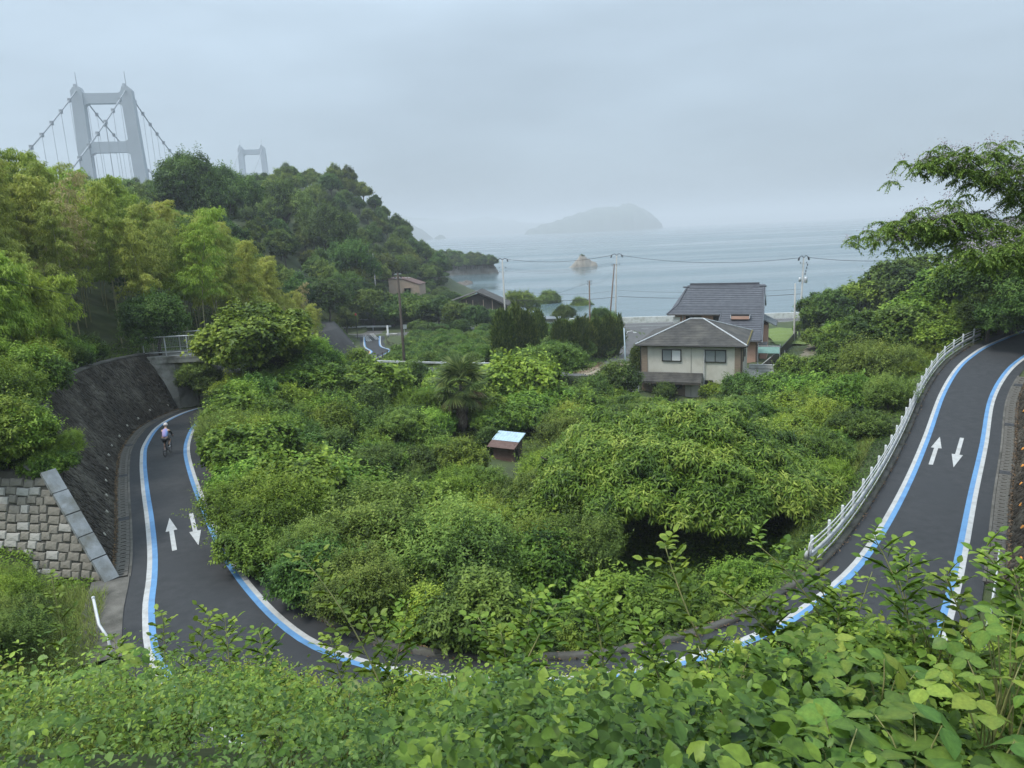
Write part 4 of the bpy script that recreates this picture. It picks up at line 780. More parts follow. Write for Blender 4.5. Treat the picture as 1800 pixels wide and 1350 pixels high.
t_ = thing('road_mirror', 'white curved lamp arm standing at the turning area edge', 'lamp', (at(1101, 600, y=120).x, 120, gz(at(1101, 600, y=120).x, 120)))
MB().tube([(0, 0, -.5), (0, 0, 2.4), (.2, 0, 2.9), (.9, 0, 3.0), (1.4, 0, 2.8)], .07, 6).build('arm', M['white_metal'], t_, True)
MB().lathe([(.28, 0), (.32, .05), (.2, .12), (0, .14)], (1.45, 0, 2.66), 10).build('lamp', M['white_metal'], t_, True)
def wire(label, a, b, sag, r=.022, group='overhead wires'):
    a, b = Vector(a), Vector(b); P = []
    for k in range(25): q = k/24; p = a.lerp(b, q); p.z -= 4*sag*q*(1-q); P.append(p)
    tag(MB().tube(P, r, 4, False).build('power_line', M['wire']), label, 'wire', group)
Z = Vector
LEFT = Z((-60, 190, 17.5)); RIGHT = at(1600, 456, y=115)
wire('upper wire from the pole by the timber house to the tall pole over the rock', Pk['A'][1]+Z((1, 0, .1)), Pk['B'][1]+Z((-.9, 0, .1)), .9, .035)
wire('upper wire from the tall pole to the transformer pole across the sea', Pk['B'][1]+Z((.9, 0, 0)), Pk['C'][1]+Z((-.9, 0, 0)), 1.1, .035)
wire('upper wire leaving the transformer pole into the right trees', Pk['C'][1]+Z((.9, 0, 0)), RIGHT, .4, .035)
for i, dz in enumerate((-1.6, -1.85, -2.2)):
    wire('thin mid height wires between the two curved arm poles', Pk['A'][1]+Z((.4, 0, dz)), Pk['B2'][1]+Z((-.4, 0, .3-i*.25)), 1.0, .014)
wire('thick sagging cable low between the poles behind the seaside trees', Pk['A'][1]+Z((.2, 0, -8.2)), Pk['B'][1]+Z((0, 0, -8.3)), .5, .04)
wire('thick cable low behind the tiled house roof', Pk['B'][1]+Z((.2, 0, -8.2)), Pk['C'][1]+Z((0, 0, -6.0)), .55, .04)
wire('thin cable above the thick one behind the tiled house', Pk['B'][1]+Z((.2, 0, -7.0)), Pk['C'][1]+Z((0, 0, -5.2)), .5, .02)
wire('thin cable above the thick one left of the tall pole', Pk['A'][1]+Z((.2, 0, -6.0)), Pk['B'][1]+Z((-.2, 0, -7.0)), .9, .02)
wire('slack wire from the brown pole up to the leaning pole', Pk['E'][1]+Z((0, 0, -.3)), Pk['B2'][1]+Z((0, 0, -.9)), 1.2, .016)
wire('slack wire from the brown pole down to the left', Pk['E'][1]+Z((0, 0, -.3)), Pk['A'][1]+Z((.2, 0, -8.6)), .8, .016)
wire('wire from the dark wooden pole to the hillside trees', Pk['G'][1]+Z((0, 0, -.2)), Z((-44, 150, 17)), .6, .016)
wire('second wire from the dark wooden pole to the hillside trees', Pk['G'][1]+Z((0, 0, -.7)), Z((-44, 150, 16)), .6, .016)
wire('long thin wire across the bamboo at the far left', at(-60, 470, y=36), at(140, 520, y=40), .15, .012)
wire('wire from the pole by the timber house to the left slope', Pk['A'][1]+Z((-.5, 0, -1.6)), Z((-60, 215, 22)), 1.0, .016)

# ------------------------------------------------------------------ houses
def roof_courses(par, eL, eR, rR, rL, n, th, mat, nm='tile_course'):
    eL, eR, rR, rL = map(Vector, (eL, eR, rR, rL)); nr = (eR-eL).cross(rL-eL if (rL-eL).length > .1 else rR-eL).normalized()
    if nr.z < 0: nr = -nr
    for i in range(n):
        a, b = i/n, min(1.0, (i+1.12)/n); p = [eL.lerp(rL, a), eR.lerp(rR, a), eR.lerp(rR, b), eL.lerp(rL, b)]
        lo = [q-nr*.03 for q in p]; hi = [p[0]+nr*th, p[1]+nr*th, p[2]+nr*.004, p[3]+nr*.004]
        MB().add(lo+hi, [(3, 2, 1, 0), (4, 5, 6, 7), (0, 1, 5, 4), (1, 2, 6, 5), (2, 3, 7, 6), (3, 0, 4, 7)]).build(nm, M[mat], par)
def window(par, c, w, h, ax='x', panes=2, blind=None, frame='frame_dark'):
    """c = centre of the opening on the wall face; ax 'x': wall along x facing -y, 'y': wall along y facing +x"""
    R_ = Matrix.Identity(3) if ax == 'x' else Matrix.Rotation(math.pi/2, 3, 'Z'); c = Vector(c); win = MB()
    L = lambda x, y, z: c+R_ @ Vector((x, y, z))
    rz = 0 if ax == 'x' else math.pi/2
    for x, z, sx, sz in ((0, h/2, w+.1, .09), (0, -h/2, w+.1, .09), (-w/2, 0, .09, h), (w/2, 0, .09, h)): win.box(L(x, -.03, z), (sx, .12, sz), rz)
    if panes == 2: win.box(L(0, -.02, 0), (.07, .08, h), rz)
    wo_ = win.build('window', M[frame], par)
    for i in range(panes):
        x = (i-(panes-1)/2)*w/panes; m = M['glass']
        if blind: m = M[blind[i % len(blind)]]
        MB().box(L(x, .0, 0), (w/panes-.06, .03, h-.08), rz).build('pane', m, wo_)
    return wo_
# cream house
ch = thing('cream_house', 'two storey cream house with dark weathered hip roof in front of the sea', 'house', (15.2, 82.3, 4.55), math.radians(-21.5))
W_, D_, HE = 11.2, 10.8, 6.0
b = MB(); b.box((W_/2, D_/2, HE/2-.5), (W_-.02, D_-.02, HE+1)); wall_ = b.build('wall', M['cream_wall'], ch)
for x0, w in ((0.0, .75), (W_-.75, .75)): MB().box((x0+w/2, -.02, HE/2), (w, .1, HE)).build('brown_panel', M['brown_siding'], ch)
MB().box((W_+.02, .45, HE/2), (.1, .9, HE)).build('brown_panel', M['brown_siding'], ch)
MB().box((2.9, -.03, 1.0), (4.3, .1, 2.0)).build('brown_panel', M['brown_siding'], ch)
MB().box((W_/2+.1, -.012, 3.0), (.03, .03, HE)).build('joint', M['gutter'], ch)
window(ch, (3.5, -.04, 4.75), 2.1, 1.3, blind=('curtain_grey', 'curtain')); window(ch, (8.35, -.04, 4.75), 2.25, 1.35, blind=('curtain_grey', 'curtain_grey'))
window(ch, (7.6, -.04, 1.35), .95, 1.15, panes=1); window(ch, (9.75, -.04, .95), 1.0, 1.3, panes=1)
for x in (1.9, 3.1, 4.2): window(ch, (x, -.1, 1.35), .95, .75, panes=1)
window(ch, (W_+.01, 1.9, 4.7), .75, 1.5, 'y', 1); window(ch, (W_+.01, 5.2, 4.7), .75, 1.5, 'y', 1)
ov = .55; cx0, cx1 = 4.9, 6.4; RZ = 8.25; e0, e1, f0, f1 = -ov, W_+ov, -ov, D_+ov; rm = D_/2
rf = MB().add([(e0, f0, HE-.12), (e1, f0, HE-.12), (e1, f1, HE-.12), (e0, f1, HE-.12), (e0, f0, HE+.02), (e1, f0, HE+.02), (e1, f1, HE+.02), (e0, f1, HE+.02), (cx0, rm, RZ), (cx1, rm, RZ)],
    [(0, 3, 2, 1), (0, 1, 5, 4), (1, 2, 6, 5), (2, 3, 7, 6), (3, 0, 4, 7), (4, 5, 9, 8), (5, 6, 9), (6, 7, 8, 9), (7, 4, 8)]).build('roof', M['roof_old'], ch)
nC = 16
roof_courses(rf, (e0, f0, HE+.03), (e1, f0, HE+.03), (cx1, rm, RZ), (cx0, rm, RZ), nC, .03, 'roof_old', 'shingle_course')
roof_courses(rf, (e1, f0, HE+.03), (e1, f1, HE+.03), (cx1, rm, RZ), (cx1, rm, RZ), nC, .03, 'roof_old', 'shingle_course')
roof_courses(rf, (e0, f1, HE+.03), (e0, f0, HE+.03), (cx0, rm, RZ), (cx0, rm, RZ), nC, .03, 'roof_old', 'shingle_course')
up_ = Vector((0, 0, .07))
for a, b_ in (((e0, f0, HE+.02), (cx0, rm, RZ)), ((e1, f0, HE+.02), (cx1, rm, RZ)), ((e1, f1, HE+.02), (cx1, rm, RZ)), ((cx0, rm, RZ), (cx1, rm, RZ))):
    MB().tube([Vector(a)+up_, Vector(b_)+up_], .075, 6).build('hip_cap', M['roof_trim'], rf)
MB().tube([(e1-.02, f0+.3, HE+.1), (e1-.02, f1, HE+.1)], .08, 5).build('mossy_edge', M['moss'], rf)
for pts_ in ([(e0, f0-.05, HE-.05), (e1, f0-.05, HE-.05)], [(e1+.05, f0, HE-.05), (e1+.05, f1, HE-.05)]): MB().tube(pts_, .09, 6).build('rain_gutter', M['gutter_dark'], ch)
MB().tube([(4.7, -.12, 5.82), (7.1, -.14, 5.55), (7.15, -.14, 5.45), (7.15, -.14, 0)], .055, 6).build('downpipe', M['white_metal'], ch)
for x in (-.05, W_-.06): MB().tube([(x, -.12, HE-.1), (x, -.12, 0)], .05, 6).build('downpipe', M['gutter_dark'], ch)
MB().lathe([(.0, -.12), (.11, -.08), (.14, 0), (.11, .08), (0, .12)], (9.75, -.2, 2.1), 10).build('wall_lamp', M['galv'], ch, True)
lt = MB().add([(-.4, -1.7, 1.95), (7.0, -1.7, 1.95), (7.0, -.02, 2.75), (-.4, -.02, 2.75), (-.4, -1.7, 1.83), (7.0, -1.7, 1.83), (7.0, -.02, 2.6), (-.4, -.02, 2.6)], [(0, 1, 2, 3), (4, 7, 6, 5), (0, 4, 5, 1), (1, 5, 6, 2), (3, 7, 4, 0)]).build('lean_to_roof', M['roof_old'], ch)
roof_courses(lt, (-.4, -1.7, 1.97), (7.0, -1.7, 1.97), (7.0, -.05, 2.76), (-.4, -.05, 2.76), 6, .025, 'roof_old', 'shingle_course')
for x in (-.25, 3.3, 6.85): MB().box((x, -1.6, .5), (.12, .12, 2.7)).build('lean_to_post', M['wood_pole'], ch)
MB().box((3.3, -1.66, 1.78), (7.3, .08, .14)).build('lean_to_beam', M['wood_pole'], ch)
# annex roof and yard walls on the right of the cream house
an = thing('annex', 'low grey sheet roofed annex against the right side of the cream house', 'annex', (15.2, 82.3, 4.55), math.radians(-21.5))
b = MB().add([(W_+.1, .8, 2.5), (W_+2.9, .6, 1.55), (W_+2.9, 5.4, 1.55), (W_+.1, 5.4, 2.5)], [(0, 1, 2, 3)]).build('sheet_roof', M['poly_roof'], an); s_ = b.modifiers.new('t', 'SOLIDIFY'); s_.thickness = .06
for i in range(9): MB().box((W_+1.5, 1.0+i*.52, 2.06), (2.85, .05, .05), 0, Matrix.Rotation(.327, 3, 'Y')).build('batten', M['poly_roof'], an)
b = MB(); b.box((W_+2.75, 3.0, .5), (.1, 4.6, 2.0)); b.build('side_wall', M['old_wood'], an)
yd = thing('yard_wall', 'white washed yard wall between the two houses', 'wall', (15.2, 82.3, 4.55), math.radians(-21.5))
b = MB(); b.box((W_+2.6, 10.2, 1.0), (4.6, .16, 2.0)); b.build('wall', M['white_wall'], yd)
for q in range(5): MB().box((W_+2.6, 10.08, .3+q*.4), (4.6, .03, .02)).build('course_line', M['gutter'], yd)
sh = thing('shade_frame', 'metal pole frame with green shade sheet between the houses', 'frame', (15.2, 82.3, 4.55), math.radians(-21.5))
for x, y in ((W_+1.2, 11.4), (W_+3.8, 11.4), (W_+1.2, 13.2), (W_+3.8, 13.2), (W_+4.4, 8.2)): MB().tube([(x, y, 0), (x, y, 4.1)], .04, 6).build('pole', M['galv'], sh)
b = MB().add([(W_+1.2, 11.4, 3.2), (W_+3.8, 11.4, 3.2), (W_+3.8, 13.2, 3.7), (W_+1.2, 13.2, 3.7)], [(0, 1, 2, 3)]).build('shade_sheet', M['green_net'], sh); s_ = b.modifiers.new('t', 'SOLIDIFY'); s_.thickness = .03
MB().tube([(W_+1.2, 11.4, 4.1), (W_+3.8, 11.4, 4.1)], .035, 6).build('pole', M['galv'], sh)
# pink house with tiled roof
ph = thing('tiled_house', 'pink walled house with broad dark grey tiled roof beside the shore', 'house', (24.2, 108.0, 4.1), math.radians(-22))
PW = 13.6; EZ, RZ2, LZ = 6.75, 10.45, 3.65; RY = 6.2
b = MB(); b.box((PW/2, 5.6, EZ/2-.4), (PW-1.6, 10.2, EZ+.5)); b.build('wall', M['pink_wall'], ph)
MB().prism([(7.9, -4.3, 0), (7.9, .55, 0), (7.9, .55, 6.3), (7.9, -4.3, LZ-.25)], (5.0, 0, 0)).build('wall', M['pink_wall'], ph)
MB().prism([(PW-.78, .6, EZ-.3), (PW-.78, 10.6, EZ-.3), (PW-.78, RY, RZ2-.45)], (.1, 0, 0)).build('gable_wall', M['tan_wall'], ph)
MB().prism([(2.0, 1.6, EZ-.3), (2.0, 10.6, EZ-.3), (2.0, RY, RZ2-.7)], (.1, 0, 0)).build('gable_wall', M['tan_wall'], ph)
rf = MB().add([(-.2, -.25, EZ-.15), (7.6, -.25, EZ-.15), (PW-.2, RY, RZ2-.02), (1.9, RY, RZ2-.02), (-.2, 12.6, EZ-.15), (PW-.2, 12.6, EZ-.15), (7.2, -5.2, LZ-.15), (PW-.2, -5.2, LZ-.15)],
    [(0, 1, 3), (1, 2, 3), (1, 6, 7, 2), (3, 2, 5, 4)]).build('roof', M['roof_slate'], ph); s_ = rf.modifiers.new('t', 'SOLIDIFY'); s_.thickness = .12
roof_courses(rf, (7.2, -5.2, LZ-.1), (PW-.1, -5.2, LZ-.1), (PW-.1, 0, EZ+.02), (7.65, 0, EZ+.02), 15, .055, 'roof_slate')
roof_courses(rf, (-.3, -.25, EZ-.13), (PW-.1, -.25, EZ-.13), (PW-.25, 1.7, EZ+1.05), (1.0, 1.7, EZ+1.05), 6, .055, 'roof_slate')
roof_courses(rf, (1.0, 1.7, EZ+1.03), (PW-.25, 1.7, EZ+1.03), (PW-.5, RY-.9, RZ2-.52), (1.85, RY-.9, RZ2-.52), 9, .055, 'roof_slate')
roof_courses(rf, (2.3, RY-.9, RZ2-.5), (PW-1.1, RY-.9, RZ2-.5), (PW-1.1, RY, RZ2+.06), (2.3, RY, RZ2+.06), 3, .055, 'roof_slate')
MB().box((PW/2+.6, RY, RZ2+.14), (PW-3.3, .32, .26)).build('ridge_cap', M['roof_slate'], rf)
for x in (1.75, PW-.5): MB().box((x, RY-.5, RZ2-.28), (1.0, .3, .22)).build('ridge_cap', M['roof_slate'], rf)
for a, b_ in (((-.3, -.25, EZ-.08), (1.0, 1.7, EZ+1.1)), ((1.0, 1.7, EZ+1.1), (1.85, RY-.9, RZ2-.42)), ((PW-.1, -5.2, LZ-.05), (PW-.1, 0, EZ+.07)), ((PW-.1, 0, EZ+.07), (PW-.45, RY-.9, RZ2-.42)), ((7.2, -5.2, LZ-.05), (7.62, -.1, EZ+.02))):
    MB().tube([a, b_], .11, 6).build('verge_tiles', M['roof_slate'], rf)
MB().tube([(PW, -5.2, LZ-.3), (PW-.2, RY, RZ2-.5)], .09, 5).build('barge_board', M['roof_trim'], ph)
dm = MB(); dm.box((10.4, -1.2, EZ-.44), (2.5, 1.0, .42)); bb_ = dm.build('roof_light', M['pink_wall'], ph); MB().box((10.4, -1.0, EZ-.12), (2.6, 1.1, .26)).build('hood', M['frame_dark'], bb_); 
for x in (9.1, 11.7): MB().box((x, -1.2, EZ-.3), (.1, 1.1, .5)).build('flashing', M['roof_trim'], bb_)
sr = MB().add([(PW-.6, -.6, 6.2), (PW+1.7, -.2, 5.0), (PW+1.7, 5.0, 5.0), (PW-.6, 5.4, 6.2)], [(0, 1, 2, 3)]).build('side_roof', M['metal_roof'], ph); s_ = sr.modifiers.new('t', 'SOLIDIFY'); s_.thickness = .1
for i in range(6): MB().tube([(PW-.55, -.4+i*1.05, 6.25), (PW+1.65, -.1+i*.98, 5.06)], .05, 5).build('seam', M['metal_roof'], sr)
MB().tube([(PW+1.7, -.2, 5.0), (PW+1.7, 5.0, 5.0)], .08, 5).build('edge_trim', M['gutter_dark'], ph)
MB().box((PW+.0, 2.4, 2.5), (1.0, 4.6, 5.2)).build('wall', M['pink_wall'], ph)
MB().box((PW-.2, -2.0, 2.7), (1.6, 2.4, .1)).build('side_canopy', M['metal_roof'], ph)
window(ph, (3.6, .42, 5.6), 2.2, 1.3, blind=('glass', 'curtain_grey')); window(ph, (6.9, .42, 5.5), .8, 1.5, panes=1)
MB().box((1.1, .35, 5.4), (1.0, .12, 1.5)).build('balcony_panel', M['white_wall'], ph)
MB().tube([(2.0, .3, EZ-.2), (2.0, .3, 1)], .06, 6).build('downpipe', M['white_metal'], ph); MB().tube([(PW-.75, -4.35, LZ-.2), (PW-.75, -4.35, .2)], .06, 6).build('downpipe', M['gutter_dark'], ph)
window(ph, (9.6, -4.36, 2.2), 1.8, 1.4); window(ph, (PW-.68, -2.2, 1.9), .7, 1.2, 'y', 1)
for pts_ in ([(-.2, -.42, EZ-.2), (7.4, -.42, EZ-.2)], [(7.2, -5.35, LZ-.2), (PW, -5.35, LZ-.2)]): MB().tube(pts_, .1, 6).build('rain_gutter', M['gutter_dark'], ph)
# boundary fence right of the houses
bn = thing('boundary_fence', 'dark board fence with pale capping running down the right side of the houses', 'fence')
FB = [at(1283, 712, z=5.2), at(1322, 668, z=5.0), at(1366, 628, z=4.9), at(1400, 590, z=4.8)]
seg = catmull([tuple(p) for p in FB], 1.2)
for i in range(len(seg)-1):
    a, b_ = Vector(seg[i]), Vector(seg[i+1]); m = (a+b_)/2; MB().box((m.x, m.y, m.z-.1), ((b_-a).length-.03, .09, 1.9), math.atan2((b_-a).y, (b_-a).x)).build('board', M['old_wood'] if i < len(seg)*.5 else M['frame_dark'], bn)
MB().tube([Vector(p)+Vector((0, 0, .9)) for p in seg[:len(seg)//2]], .07, 4).build('cap_rail', M['poly_roof'], bn)
bl = thing('board_panel', 'white panel leaning in the yard left of the cream house', 'panel', (at(1112, 668, y=81).x, 81, 5.2), -.3)
bevel(MB().box((0, 0, .6), (1.5, .06, 1.2)).build('panel', M['white_wall'], bl), .02); MB().box((.5, .1, .3), (.08, .6, 1.5)).build('prop', M['old_wood'], bl)
# small shed in the hollow
sd2 = at(893, 808, z=7.0); shd = thing('shed', 'small brown timber shed with pale blue tin roof in the hollow', 'shed', (sd2.x, sd2.y+.4, gz(sd2.x, sd2.y)-.1), math.radians(-28)); shd.scale = (.82,)*3
MB().prism([(-1.1, -.7, 0), (1.0, -.7, 0), (1.0, -.7, 1.75), (-1.1, -.7, 1.75)], (0, .05, 0)).build('front_wall', M['rust_tin'], shd)
MB().prism([(1.0, -.7, 0), (1.0, .9, 0), (1.0, .9, 2.3), (1.0, -.7, 1.75)], (.05, 0, 0)).build('side_wall', M['old_wood'], shd)
MB().prism([(-1.15, -.7, 0), (-1.15, .9, 0), (-1.15, .9, 2.3), (-1.15, -.7, 1.75)], (.05, 0, 0)).build('side_wall', M['old_wood'], shd); MB().box((-.05, .9, 1.15), (2.2, .05, 2.3)).build('back_wall', M['old_wood'], shd)
for q in range(6): MB().box((1.08, .1, .25+q*.3), (.04, 1.62, .26), 0, Matrix.Rotation(.08, 3, 'Y')).build('plank', M['old_wood'], shd)
MB().box((1.11, -.25, .7), (.03, .55, 1.3)).build('door', M['frame_dark'], shd)
r_ = MB().add([(-1.5, -.25, 2.02), (1.35, -.25, 2.02), (1.35, 1.2, 2.5), (-1.5, 1.2, 2.5)], [(0, 1, 2, 3)]).build('tin_roof', M['blue_tin'], shd); s_ = r_.modifiers.new('t', 'SOLIDIFY'); s_.thickness = .05
for q in range(10): MB().tube([(-1.4+q*.3, -.26, 2.03), (-1.4+q*.3, 1.2, 2.51)], .012, 4).build('corrugation', M['blue_tin'], r_)
r_ = MB().add([(-1.5, -1.25, 1.62), (1.35, -1.25, 1.62), (1.35, -.2, 2.0), (-1.5, -.2, 2.0)], [(0, 1, 2, 3)]).build('porch_roof', M['rust_tin'], shd); s_ = r_.modifiers.new('t', 'SOLIDIFY'); s_.thickness = .05
# timber house, tan flat roofed house, blue roofed shed near the shore
p = at(842, 548, y=176); wh = thing('timber_house', 'dark timber house with low grey gable roof by the shore', 'house', (p.x, 176, 3.2), math.radians(-6))
MB().prism([(-6.2, 0, 0), (6.2, 0, 0), (6.2, 0, 3.3), (0, 0, 6.2), (-6.2, 0, 4.0)], (0, 8, 0)).build('wall', M['dark_wood'], wh)
for s, (ex_, ez_) in ((-1, (-8.0, 4.2)), (1, (7.4, 3.2))):
    r_ = MB().add([(0, -.9, 6.75), (ex_, -.9, ez_), (ex_, 8.6, ez_), (0, 8.6, 6.75)], [(0, 1, 2, 3)]).build('roof', M['roof_old'], wh); s_ = r_.modifiers.new('t', 'SOLIDIFY'); s_.thickness = .16
    roof_courses(r_, (ex_, -.92, ez_+.09) if s > 0 else (ex_, 8.6, ez_+.09), (ex_, 8.6, ez_+.09) if s > 0 else (ex_, -.92, ez_+.09), (0, 8.6, 6.84) if s > 0 else (0, -.92, 6.84), (0, -.92, 6.84) if s > 0 else (0, 8.6, 6.84), 8, .04, 'roof_old', 'shingle_course')
for x in (-3, -1.4, 1.2, 3.4): MB().box((x, -.06, 2.4), (.18, .1, 4.8)).build('post', M['tan_wall'], wh)
MB().box((4.4, -.05, 1.6), (2.2, .08, 1.2)).build('shutter', M['rust_tin'], wh)
p = at(710, 514, y=205); tn = thing('tan_house', 'tan box shaped house with sloping roof on the wooded shore', 'house', (p.x, 205, 7.4), math.radians(-8))
MB().prism([(-4.3, 0, 0), (4.6, 0, 0), (4.6, 0, 3.0), (0, 0, 4.6), (-4.3, 0, 4.9)], (0, 7, 0)).build('wall', M['tan_wall'], tn)
MB().prism([(-4.5, -.15, 5.0), (0, -.15, 4.75), (4.8, -.15, 3.05), (4.8, -.15, 3.2), (0, -.15, 4.92), (-4.5, -.15, 5.17)], (0, 7.3, 0)).build('roof_edge', M['rust_tin'], tn)
window(tn, (1.1, -.05, 1.6), 1.7, 1.1); MB().box((1.1, -.2, 2.3), (2.2, .35, .1)).build('canopy', M['tan_wall'], tn)
for x in (.6, 1.6): MB().lathe([(0, .0), (.32, .1), (.36, .2), (.30, .12), (.0, .06)], (x, 1.0, 4.9), 10).build('dish', M['white_metal'], tn, True)
p = at(917, 572, y=139); bs = thing('blue_roof_shed', 'small shed with blue tiled roof beside the pale pole', 'shed', (p.x, 139, gz(p.x, 139)), math.radians(-12))
MB().prism([(-1.9, 0, 0), (1.7, 0, 0), (1.7, 0, 1.9), (0, 0, 2.7), (-1.9, 0, 1.9)], (0, 4, 0)).build('wall', M['old_wood'], bs)
for s in (-1, 1): 
    r_ = MB().add([(0, -.5, 2.95), (s*2.7, -.5, 1.75), (s*2.7, 4.5, 1.75), (0, 4.5, 2.95)], [(0, 1, 2, 3)]).build('roof', M['blue_tile'], bs); s_ = r_.modifiers.new('t', 'SOLIDIFY'); s_.thickness = .12
    for q in range(9): MB().tube([(0, -.5+q*.62, 3.03), (s*2.7, -.5+q*.62, 1.83)], .06, 4).build('tile_rib', M['blue_tile'], r_)
MB().tube([(0, -.6, 3.05), (0, 4.6, 3.05)], .12, 6).build('ridge_cap', M['blue_tile'], bs)
p = at(958, 562, y=150); MBs = thing('garage', 'low grey garage with flat roof among the seaside trees', 'garage', (p.x, 150, 3.4), -.1)
bevel(MB().box((0, 0, 1.2), (6, 4, 2.4)).build('wall', M['concrete'], MBs)); MB().box((0, -.1, 2.55), (6.6, 4.6, .18)).build('roof', M['metal_roof'], MBs); MB().box((0, -2.03, 1.0), (4.6, .06, 1.9)).build('shutter', M['galv'], MBs)

# ------------------------------------------------------------------ rock in the bay and the cape
def rockmesh(name, prof, seed, mat, nx=40, dep=.75, nd=14, bump=.8):
    xs = np.linspace(prof[0][0], prof[-1][0], nx); h = np.interp(xs, [p[0] for p in prof], [p[1] for p in prof]); ts = np.linspace(-1, 1, nd); X, Tt = np.meshgrid(xs, ts)
    Hh = np.tile(h, (nd, 1))*np.maximum(0, 1-np.abs(Tt)**1.6); f = sines(seed, 12, 0.8); f2 = sines(seed+1, 12, 2.4); W = (xs[-1]-xs[0])/2
    V = np.c_[X.ravel(), Tt.ravel()*dep*np.sqrt(np.maximum(np.tile(h, (nd, 1)).ravel()/h.max(), .02))*W, Hh.ravel()]; e = np.minimum(1, Hh.ravel()/1.0); V[:, 2] += (f(V)*bump+f2(V)*bump*.5)*e-.3; V[:, 0] += f2(V+9)*bump*.5
    idx = np.arange(nx*nd).reshape(nd, nx); T = np.stack([idx[:-1, :-1], idx[:-1, 1:], idx[1:, 1:], idx[1:, :-1]], -1).reshape(-1, 4); return np_mesh(name, V, T, mat)
rk = thing('sea_rock', 'pale pointed rock islet with a small tuft of pine in the bay', 'rock', (at(1025, 469, z=0).x, at(1025, 469, z=0).y, 0), scale=1.22)
link('rock', rockmesh('rock', [(-8.5, 0), (-6, 1.0), (-4, 3.0), (-2.4, 5.2), (-1, 6.6), (.8, 6.4), (2.4, 4.8), (4.2, 3.2), (6, 2.2), (7.2, 1.6), (8.2, 0)], 21, M['rock'], bump=.4, nd=15, dep=.5), rk)
cp_ = link('cape', rockmesh('cape', [(-75, 17), (-52, 14), (-40, 11.5), (-30, 10), (-20, 9), (-12, 7.5), (-5, 6), (-1.5, 4.5), (0.8, 0)], 25, M['rock'], 70, .22, 20, 1.2)); cp_.location = (-5.5, 438, -.3); tag(cp_, kind='structure')
for (x, y, s) in ((-22, 345, 3.0), (-26, 338, 2.2), (-19.5, 352, 2.0), (-29, 330, 2.6)):
    o = link('boulder', rockmesh('boulder', [(-3, 0), (-2, 1.2), (-.5, 2.0), (1, 1.7), (2.2, 1.0), (3, 0)], int(x*-7), M['rock_dark'], 16, .8, 8, .5)); o.location = (x, y, 0); o.scale = (s*.5,)*3; tag(o, 'dark broken shore rocks at the foot of the wooded hill', 'rock', 'rocks at the foot of the hill')

# ------------------------------------------------------------------ cyclist
cp0 = on_road(296, 798.5, 10.5); dd = RC[:, :2]-np.array([cp0.x, cp0.y]); j = int((dd**2).sum(1).argmin()); dirv = Vector((*(RC[j-1]-RC[j+1])[:2], 0)).normalized(); ang = math.atan2(-dirv.x, dirv.y)
ang -= 0.28
bk = thing('bicycle', 'black road bicycle ridden away up the left stretch of road', 'bicycle', cp0, ang, scale=1.12)
M['black'] = pmat('black', (.012, .012, .014), .45); M['skin'] = pmat('skin', (.50, .30, .21), .55, (.55, .34, .24), 8); M['steel'] = pmat('steel', (.4, .4, .42), .3, metal=.9)
def ring(R, r, n=24, m=6): 
    b = MB(); vs = [(0, (R+r*math.cos(2*math.pi*k/m))*math.cos(2*math.pi*i/n), (R+r*math.cos(2*math.pi*k/m))*math.sin(2*math.pi*i/n)) for i in range(n) for k in range(m)]
    vs = [(r*math.sin(2*math.pi*k/m), (R+r*math.cos(2*math.pi*k/m))*math.cos(2*math.pi*i/n), (R+r*math.cos(2*math.pi*k/m))*math.sin(2*math.pi*i/n)) for i in range(n) for k in range(m)]
    b.add(vs, [(i*m+k, i*m+(k+1) % m, ((i+1) % n)*m+(k+1) % m, ((i+1) % n)*m+k) for i in range(n) for k in range(m)]); return b
for y in (-.5, .5):
    w = ring(.325, .016).build('wheel', M['black'], bk, True); w.location = (0, y, .34); ring(.30, .009).build('rim', M['black'], w, True)
    sp = MB(); [sp.tube([(0, 0, 0), (0, .3*math.cos(a), .3*math.sin(a))], .0025, 3) for a in np.arange(0, 6.28, .52)]; sp.build('spokes', M['steel'], w); ring(.02, .02, 8).build('hub', M['steel'], w, True)
fr = MB(); BBk, ST, HT, HB = (0, -.08, .29), (0, -.22, .86), (0, .36, .88), (0, .39, .72)
for a, b_, r in ((BBk, ST, .017), (ST, HT, .016), (BBk, HB, .02), (HT, HB, .02)): fr.tube([a, b_], r, 6)
for s in (-1, 1): fr.tube([BBk, (s*.05, -.5, .34)], .01, 5); fr.tube([ST, (s*.05, -.5, .34)], .009, 5); fr.tube([HB, (s*.04, .47, .5), (s*.05, .5, .34)], .012, 5)
fr.build('frame', M['black'], bk); MB().tube([ST, (0, -.25, .97)], .014, 6).build('seat_post', M['black'], bk)
MB().add([(-.07, -.36, .98), (.07, -.36, .98), (.035, -.15, .985), (.018, -.03, .975), (-.018, -.03, .975), (-.035, -.15, .985), (-.05, -.35, .95), (.05, -.35, .95), (.01, -.04, .95), (-.01, -.04, .95)], [(0, 1, 2, 3, 4, 5), (6, 9, 8, 7), (0, 6, 7, 1), (1, 7, 8, 3, 2), (4, 9, 6, 0, 5), (3, 8, 9, 4)]).build('saddle', M['black'], bk)
MB().tube([(-.21, .58, .86), (-.21, .62, .95), (-.21, .5, .99), (0, .44, .99), (.21, .5, .99), (.21, .62, .95), (.21, .58, .86)], .014, 6).build('handlebar', M['black'], bk); MB().tube([HT, (0, .44, .99)], .015, 6).build('stem', M['black'], bk)
